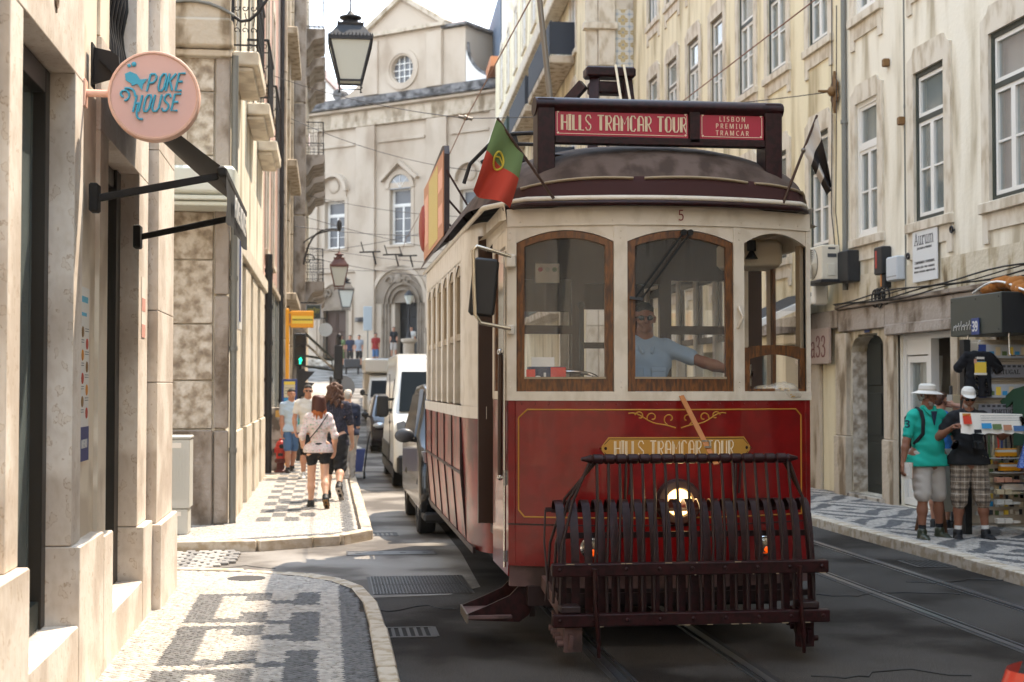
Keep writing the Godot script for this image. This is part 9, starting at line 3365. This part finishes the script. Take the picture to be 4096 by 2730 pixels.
	if o.has("beard"):
		var bm := MB.new()
		bm.x = at
		nets([[Vector3(-0.045, -0.07, 0.04), Vector3(-0.03, -0.08, 0.05), 0.016, 0.02], [Vector3(0.045, -0.07, 0.04), Vector3(0.03, -0.08, 0.05), 0.016, 0.02], [Vector3(-0.025, -0.09, 0.058), Vector3(0.025, -0.09, 0.058), 0.024, 0.024], [Vector3(-0.024, -0.045, 0.082), Vector3(0.024, -0.045, 0.082), 0.01, 0.01]], 0.008, 0.02, bm)
		put("beard", bm, o.beard, t)
	var hat: String = o.get("hat", "")
	if hat:
		var cm := MB.new()
		cm.x = at * Transform3D(Basis(Vector3.RIGHT, -0.08), Vector3(0, 0.045, -0.008))
		if hat == "brim":
			cm.lathe([Vector2(0.165, -0.022), Vector2(0.168, -0.016), Vector2(0.1, 0.012), Vector2(0.094, 0.02), Vector2(0.09, 0.075), Vector2(0.07, 0.095), Vector2(0.0, 0.1)], 24, Vector2(0.92, 1.08))
			cm.lathe([Vector2(0.1, 0.0), Vector2(0.168, -0.022)], 24, Vector2(0.92, 1.08))
			put("hat", cm, mt.hat_white, t)
			cm = MB.new()
			cm.x = at * Transform3D(Basis(Vector3.RIGHT, -0.08), Vector3(0, 0.045, -0.008))
			cm.lathe([Vector2(0.0955, 0.018), Vector2(0.0945, 0.034)], 24, Vector2(0.92, 1.08))
			put("hat_band", cm, mt.hat_cream, t)
		else:
			cm.lathe([Vector2(0.088, -0.01), Vector2(0.09, 0.01), Vector2(0.084, 0.045), Vector2(0.06, 0.075), Vector2(0.0, 0.085)], 20, Vector2(0.9, 1.08))
			var rows := [[], [], []]
			for i in 11:
				var a := lerpf(-1.15, 1.15, i / 10.0)
				rows[0].append(Vector3(0.082 * sin(a), 0.005, 0.092 * cos(a)))
				rows[1].append(Vector3(0.082 * sin(a), -0.006, 0.085 * cos(a) + 0.06 * cos(a)))
				rows[2].append(Vector3(0.078 * sin(a), -0.016, 0.09 * cos(a) + 0.08 * cos(a)))
			cm.grid(rows)
			put("cap", cm, mt.hat_white, t)
	t.set_meta("joints", 0)
	t.remove_meta("joints")
	return t

func people() -> void:
	mat("skin", "b98468", 0.55, {})
	mat("skin_pale", "d8a88c", 0.55)
	mat("skin_tan", "8a5a42", 0.55)
	mat("hair_dark", "1c1512", 0.7)
	mat("hair_red", "4a2014", 0.6)
	mat("hair_brown", "57392a", 0.7)
	mat("hair_grey", "b5b0aa", 0.8)
	mat("shades_black", "0c0b0b", 0.2)
	mat("shoe_black", "161618", 0.6)
	mat("shoe_green", "343a2a", 0.4)
	mat("cloth_white", "d9d6d0", 0.9)
	mat("cloth_dark", "17171a", 0.9)
	mat("cloth_navy", "1d2740", 0.9)
	mat("cloth_teal", "12a893", 0.85)
	mat("cloth_stone", "b7aea4", 0.9)
	mat("cloth_blue", "2c6fb5", 0.9)
	mat("cloth_denim", "4a6c96", 0.9)
	mat("cloth_shirt_blue", "8fa3b5", 0.85)
	mat("hat_white", "d8d2c8", 0.85)
	mat("hat_cream", "b9ad9c", 0.85)
	mat("white_beard", "968a80", 0.9)
	mat("floral_pale", Color.WHITE, 0.9, {"tex": ntex(40, 0.03, [Color("3a3550"), Color("e8dcd8"), Color("ece4e0"), Color("e48a9a"), Color("e9e0dc"), Color("6aa884")], [0.0, 0.16, 0.48, 0.54, 0.62, 0.8], FastNoiseLite.TYPE_CELLULAR, 2), "scale": Vector3.ONE * 2.2, "world": false})
	mat("floral_dark", Color.WHITE, 0.9, {"tex": ntex(41, 0.05, [Color("14141c"), Color("1a1b26"), Color("565e7a"), Color("6a4a44")], [0.0, 0.45, 0.62, 0.85], FastNoiseLite.TYPE_CELLULAR, 2), "scale": Vector3.ONE * 2.4, "world": false})
	var im := Image.create(64, 64, false, Image.FORMAT_RGB8)
	for y in 64:
		for x in 64:
			var c := Color("8a7a68")
			for q in [[x, 0.0], [y, 1.0]]:
				var u: int = q[0]
				if u < 9:
					c = c.lerp(Color("3c3430"), 0.6)
				elif u > 24 and u < 29:
					c = c.lerp(Color("ddd2c2"), 0.75)
				elif u > 38 and u < 46:
					c = c.lerp(Color("584c42"), 0.5)
				elif u > 54 and u < 57:
					c = c.lerp(Color("ddd2c2"), 0.6)
			im.set_pixel(x, y, c)
	mat("plaid", Color.WHITE, 0.9, {"tex": ImageTexture.create_from_image(im), "scale": Vector3.ONE * 7.0, "world": false})
	var pa := person("man in a turquoise polo shirt and white brimmed hat turned towards the map", Vector3(6.9, 0, -15.75), 0.15, {"h": 1.76, "fat": 1.3, "shirt": mt.cloth_teal, "bottoms": mt.cloth_stone, "hem": 0.92, "loose": 0.03, "shoes": mt.shoe_green, "socks": mt.cloth_dark, "hat": "brim", "look": 0.75, "nod": 0.12, "beard": mt.white_beard, "hair": "fringe", "haircol": mt.hair_grey, "skin": mt.skin_tan,
		"arms": [Vector3(-0.36, 0.47, 0.06), Vector3(0.24, 0.62, 0.22)], "poles": [Vector3(-1, 0, -0.6), Vector3(1, -0.4, -0.8)], "legs": [[0.2, 0.2, 0.06], [-0.05, 0.05, 0.16]], "sleeve": 0.75, "cell": 0.014, "hang": -0.03})
	var m := MB.new()
	m.tube([Vector3(-0.13, 1.46, 0.09), Vector3(-0.14, 1.36, 0.15), Vector3(-0.16, 1.2, 0.17), Vector3(-0.2, 1.08, 0.05)], 0.025, 6, true, Vector2(0.4, 1))
	m.tube([Vector3(-0.13, 1.46, 0.09), Vector3(-0.13, 1.5, 0.0), Vector3(-0.14, 1.4, -0.12)], 0.025, 6, true, Vector2(0.4, 1))
	m.rbox(Vector3(0.0, 1.22, -0.21), Vector3(0.3, 0.42, 0.16), 0.05)
	put("rucksack", m, mt.cloth_dark, pa)
	m = MB.new()
	m.prism(P([-0.035, 1.46, 0.0, 1.3, 0.035, 1.46]), 0.145, 0.165)
	put("collar_lining", m, mt.cloth_navy, pa)
	m = MB.new()
	nets([[Vector3(-0.07, 1.5, 0.05), Vector3(-0.03, 1.42, 0.13), 0.025, 0.014], [Vector3(0.07, 1.5, 0.05), Vector3(0.03, 1.42, 0.13), 0.025, 0.014], [Vector3(-0.07, 1.5, 0.03), Vector3(0.07, 1.5, -0.05), 0.03, 0.03]], 0.009, 0.015, m)
	put("collar", m, mt.cloth_teal, pa)
	write("sleeve_number", "3", 0.12, mt.cloth_navy, pa, Vector3(-0.285, 1.31, 0.05), -0.9, true)
	var gb := thing("guidebook", "thick pale guidebook with an orange cover held at the man's hip", "book", Vector3(6.60, 0.78, -15.62), 0.5)
	blk("pages", gb, Vector3(-0.025, -0.09, -0.06), Vector3(0.025, 0.09, 0.06), mt.paper, 0.004)
	blk("cover", gb, Vector3(0.0255, -0.092, -0.062), Vector3(0.03, 0.092, 0.062), mt.ad_orange)
	blk("cover", gb, Vector3(-0.03, -0.092, -0.062), Vector3(-0.0255, 0.092, 0.062), mt.paper)
	var pb := person("man in a black shirt, plaid shorts and white cap holding up an open map", Vector3(7.34, 0, -15.62), -0.1, {"h": 1.74, "fat": 1.16, "shirt": mt.cloth_dark, "bottoms": mt.plaid, "hem": 1.12, "loose": 0.028, "shoes": mt.shoe_black, "socks": mt.cloth_white, "hat": "cap", "look": -0.1, "nod": 0.3, "shades": true, "beard": mt.white_beard, "hair": "fringe", "haircol": mt.hair_grey, "skin": mt.skin_tan,
		"arms": [Vector3(-0.27, 0.735, 0.27), Vector3(0.50, 0.755, 0.22)], "poles": [Vector3(-0.8, -1, 0), Vector3(0.8, -1, 0)], "legs": [[0.02, 0.06, 0.06], [0.1, 0.1, 0.14]], "sleeve": 0.6, "cell": 0.014, "curl": 0.85, "palms": [Vector3(0.5, 0.3, 1), Vector3(-0.5, 0.3, 1)]})
	m = MB.new()
	m.rbox(Vector3(0.05, 1.08, 0.20), Vector3(0.13, 0.09, 0.06), 0.015)
	m.cyl(Vector3(0.05, 1.08, 0.22), Vector3(0.05, 1.07, 0.28), 0.04, 0.038)
	m.tube([Vector3(0.0, 1.12, 0.2), Vector3(-0.06, 1.4, 0.13), Vector3(-0.06, 1.5, 0.03)], 0.008, 5)
	m.tube([Vector3(0.1, 1.12, 0.2), Vector3(0.08, 1.4, 0.13), Vector3(0.06, 1.5, 0.03)], 0.008, 5)
	put("camera", m, mt.plastic_black, pb)
	var mp := thing("folded_map", "open tourist map with red and blue panels held by the white capped man", "map", Vector3(7.44, 1.34, -15.28), 0.02)
	m = MB.new()
	var rows := [[], []]
	for i in 15:
		var x := lerpf(-0.34, 0.42, i / 14.0)
		var zz := 0.014 * (1 if i % 2 else -1)
		rows[0].append(Vector3(x - 0.02, -0.12 - 0.008 * (i % 3), zz + 0.04))
		rows[1].append(Vector3(x, 0.11 - 0.02 * i / 14.0, zz - 0.03))
	m.grid(rows)
	put("sheet", m, mt.paper, mp)
	for q in [[-0.33, -0.23, -0.02, 0.1, mt.bright_red], [-0.33, -0.23, 0.07, 0.1, mt.yellow_note], [-0.12, 0.0, -0.07, -0.01, mt.blue_note], [0.01, 0.12, -0.08, -0.02, mt.flag_green], [0.14, 0.24, -0.09, -0.03, mt.ad_orange], [0.26, 0.4, -0.1, -0.04, mt.cloth_denim], [-0.22, -0.13, -0.12, -0.08, mt.cloth_dark], [-0.12, 0.4, 0.02, 0.024, mt.plastic_grey], [-0.12, 0.35, 0.045, 0.049, mt.plastic_grey], [-0.12, 0.38, 0.07, 0.074, mt.plastic_grey]]:
		var pm := MB.new()
		pm.quad(Vector3(q[0], q[2], 0.034 - 0.3 * q[2]), Vector3(q[1], q[2], 0.034 - 0.3 * q[2]), Vector3(q[1], q[3], 0.034 - 0.3 * q[3]), Vector3(q[0], q[3], 0.034 - 0.3 * q[3]))
		put("map_print", pm, q[4], mp)
	person("person in a bright blue shirt and denim shorts shading the face behind the map readers", Vector3(7.55, 0, -16.85), 2.2, {"h": 1.68, "shirt": mt.cloth_blue, "bottoms": mt.cloth_denim, "hem": 0.75, "shoes": mt.shoe_black, "arms": [Vector3(-0.12, 0.9, 0.14), Vector3(0.22, 0.48, 0.05)], "poles": [Vector3(-1, -0.3, 0), Vector3(0.4, 0, -1)], "hair": "short", "haircol": mt.hair_brown})
	var wo := person("woman with red hair walking away in a floral top and black shorts", Vector3(-0.12, 0, -20.8), PI + 0.05, {"h": 1.62, "fem": true, "shirt": mt.floral_pale, "bottoms": mt.cloth_dark, "hem": 0.42, "loose": 0.012, "shoes": mt.shoe_black, "soles": mt.rust, "hair": "long", "haircol": mt.hair_red, "skin": mt.skin_pale,
		"arms": [Vector3(-0.24, 0.50, 0.08), Vector3(0.22, 0.52, 0.12)], "legs": [[-0.22, 0.55, 0.0], [0.12, 0.05, 0.02]], "sleeve": 1.2, "hang": 0.0})
	m = MB.new()
	m.tube([Vector3(-0.13, 1.34, -0.08), Vector3(0.0, 1.15, -0.145), Vector3(0.14, 0.98, -0.12)], 0.012, 6, true, Vector2(0.6, 1))
	put("bag_strap", m, mt.cloth_dark, wo)
	person("curly haired man walking away in a dark floral shirt and black shorts", Vector3(0.12, 0, -22.3), PI - 0.08, {"h": 1.8, "shirt": mt.floral_dark, "bottoms": mt.cloth_dark, "hem": 1.1, "loose": 0.03, "shoes": mt.shoe_black, "soles": mt.cloth_stone, "hair": "curly", "haircol": mt.hair_brown, "skin": mt.skin_pale, "socks": mt.cloth_dark,
		"arms": [Vector3(-0.27, 0.47, 0.16), Vector3(0.26, 0.48, 0.02)], "legs": [[-0.28, 0.6, 0.02], [0.14, 0.05, 0.03]], "sleeve": 0.85, "hang": -0.05})
	var sg := person("man in sunglasses and a white T-shirt walking towards the tram", Vector3(-0.36, 0, -27.5), 0.1, {"h": 1.78, "shirt": mt.cloth_white, "bottoms": mt.cloth_dark, "hem": 0.95, "shades": true, "shoes": mt.cloth_white, "legs": [[0.2, 0.15, 0.0], [-0.15, 0.25, 0.0]], "arms": [Vector3(-0.25, 0.5, 0.15), Vector3(0.22, 0.62, 0.2)], "cell": 0.02})
	m = MB.new()
	m.tube([Vector3(0.12, 1.48, 0.08), Vector3(0.12, 1.3, 0.13), Vector3(0.16, 1.1, 0.08)], 0.02, 6)
	put("bag_strap", m, mt.cloth_teal, sg)
	var bp := person("person in a pale blue top with a teal bag behind the bus stop pole", Vector3(-0.72, 0, -29.2), 0.3, {"h": 1.7, "shirt": mat("cloth_pale_blue", "b7c9d8", 0.9), "bottoms": mt.cloth_denim, "hem": 0.9, "legs": [[0.15, 0.1, 0.0], [-0.15, 0.25, 0.0]], "cell": 0.02})
	m = MB.new()
	m.rbox(Vector3(0.24, 0.95, 0.05), Vector3(0.24, 0.32, 0.12), 0.05)
	put("bag", m, mt.cloth_teal, bp)
	person("white haired man in a navy shirt and pale trousers walking away by the kerb", Vector3(0.40, 0, -27.2), PI + 0.3, {"h": 1.68, "shirt": mt.cloth_navy, "bottoms": mt.cloth_stone, "hem": 1.95, "loose": 0.02, "shoes": mt.cloth_stone, "hat": "cap", "hair": "fringe", "haircol": mt.hair_grey, "skin": mt.skin_pale, "sleeve": 1.6, "look": -0.5, "legs": [[0.1, 0.1, 0.0], [-0.1, 0.15, 0.0]], "cell": 0.02})
	var far := [["woman in a green dress sitting by the portal steps", -0.9, 3.1, mt.flag_green, mt.flag_green, 0.45, true], ["person in a navy top beside the woman in green", -0.45, 2.9, mt.cloth_navy, mt.cloth_dark, 0.45, false], ["man in a grey T-shirt on the church steps", 0.0, 2.7, mat("cloth_grey", "8d939b", 0.9), mt.cloth_dark, 0.45, false], ["person in black standing before the open church door", 1.0, 1.0, mt.cloth_dark, mt.cloth_stone, 0.0, true], ["person in a white shirt standing in the church doorway", 1.95, 0.7, mt.cloth_white, mt.cloth_dark, 0.0, false], ["small person in a red top below the church doorway", 1.35, 3.0, mt.cloth_red, mt.cloth_denim, 0.3, false]]
	for q in far:
		var u := Vector3(0.762, 0, 0.648)
		var n := Vector3(-0.648, 0, 0.762)
		var p: Vector3 = Vector3(3.62, 0, -78.0) + u * q[1] + n * (q[2] + 0.3)
		p.y = 3.25 if q[2] < 1.5 else 3.0 - q[5] * 0.5
		person(q[0], p, -0.3, {"h": 1.68, "shirt": q[3], "bottoms": q[4], "cell": 0.032, "fem": q[6], "hem": 0.9, "legs": [[0.05, 0.1, 0.03], [0.0, 0.0, 0.03]]})
	var tp := Vector3(2.43, RAIL_Y, -10.2)
	var dr := person("tram driver in a pale blue shirt and dark glasses at the controls", tp + Vector3(-0.02, 0.75, -0.48), 0.0, {"h": 1.76, "fat": 1.08, "shirt": mt.cloth_shirt_blue, "bottoms": mt.cloth_navy, "hem": 1.9, "shades": true, "hair": "short", "haircol": mt.hair_dark, "skin": mt.skin_tan, "sleeve": 0.62, "curl": 0.9, "cell": 0.013,
		"arms": [Vector3(-0.26, 0.5, 0.16), Vector3(0.70, 0.685, 0.30)], "poles": [Vector3(-1, -0.5, -0.3), Vector3(0.5, -1, -0.3)], "palms": [Vector3(0.3, 0, 1), Vector3(-0.6, 0.2, 1)], "look": -0.12})
	m = MB.new()
	nets([[Vector3(-0.075, 1.47, 0.03), Vector3(-0.035, 1.37, 0.115), 0.022, 0.013], [Vector3(0.075, 1.47, 0.03), Vector3(0.035, 1.37, 0.115), 0.022, 0.013], [Vector3(-0.07, 1.47, 0.0), Vector3(0.07, 1.47, -0.05), 0.028, 0.028]], 0.008, 0.015, m)
	put("collar", m, mt.cloth_shirt_blue, dr)
	m = MB.new()
	m.rbox(Vector3(0.08, 1.2, 0.142), Vector3(0.11, 0.12, 0.012), 0.004)
	m.rbox(Vector3(0.08, 1.245, 0.148), Vector3(0.12, 0.03, 0.012), 0.004)
	m.rbox(Vector3(-0.09, 1.2, 0.142), Vector3(0.11, 0.12, 0.012), 0.004)
	put("shirt_pocket", m, mt.cloth_shirt_blue, dr)
	person("passenger in a navy striped T-shirt with an elbow out of the tram's side window", tp + Vector3(-0.72, 0.3, -4.0), 0.1, {"h": 1.72, "shirt": mt.cloth_navy, "bottoms": mt.cloth_denim, "hem": 0.9, "half": true, "arms": [Vector3(-0.50, 0.87, 0.08), Vector3(0.2, 0.6, 0.2)], "poles": [Vector3(-1, -1.2, 0), Vector3(0.4, 0, -1)], "legs": [[1.4, 1.4, 0.0], [1.4, 1.4, 0.0]], "skin": mt.skin_pale})
	var cb := thing("snack_bag", "clear bag of yellow snacks on the ledge inside the open cab window", "snack bag", tp + Vector3(0.86, 1.77, 0.05))
	m = MB.new()
	nets([[Vector3(-0.13, 0.05, 0), Vector3(0.1, 0.06, 0), 0.055, 0.06], [Vector3(0, 0.08, 0), Vector3(0.05, 0.1, 0), 0.04, 0.03], [Vector3(0.1, 0.05, 0), Vector3(0.17, 0.03, 0), 0.045, 0.02]], 0.01, 0.03, m)
	put("wrapper", m, mat("clear_film", Color(0.9, 0.88, 0.82), 0.12, {"alpha": 0.3}), cb)
	m = MB.new()
	var r4 := RandomNumberGenerator.new()
	r4.seed = 9
	for i in 90:
		m.ball(Vector3(r4.randf_range(-0.14, 0.12), r4.randf_range(0.01, 0.09), r4.randf_range(-0.035, 0.035)), Vector3(0.02, 0.007, 0.012) * r4.randf_range(0.7, 1.2), 5)
	put("snack_filling", m, mat("crisp_yellow", "c99a3a", 0.8), cb)
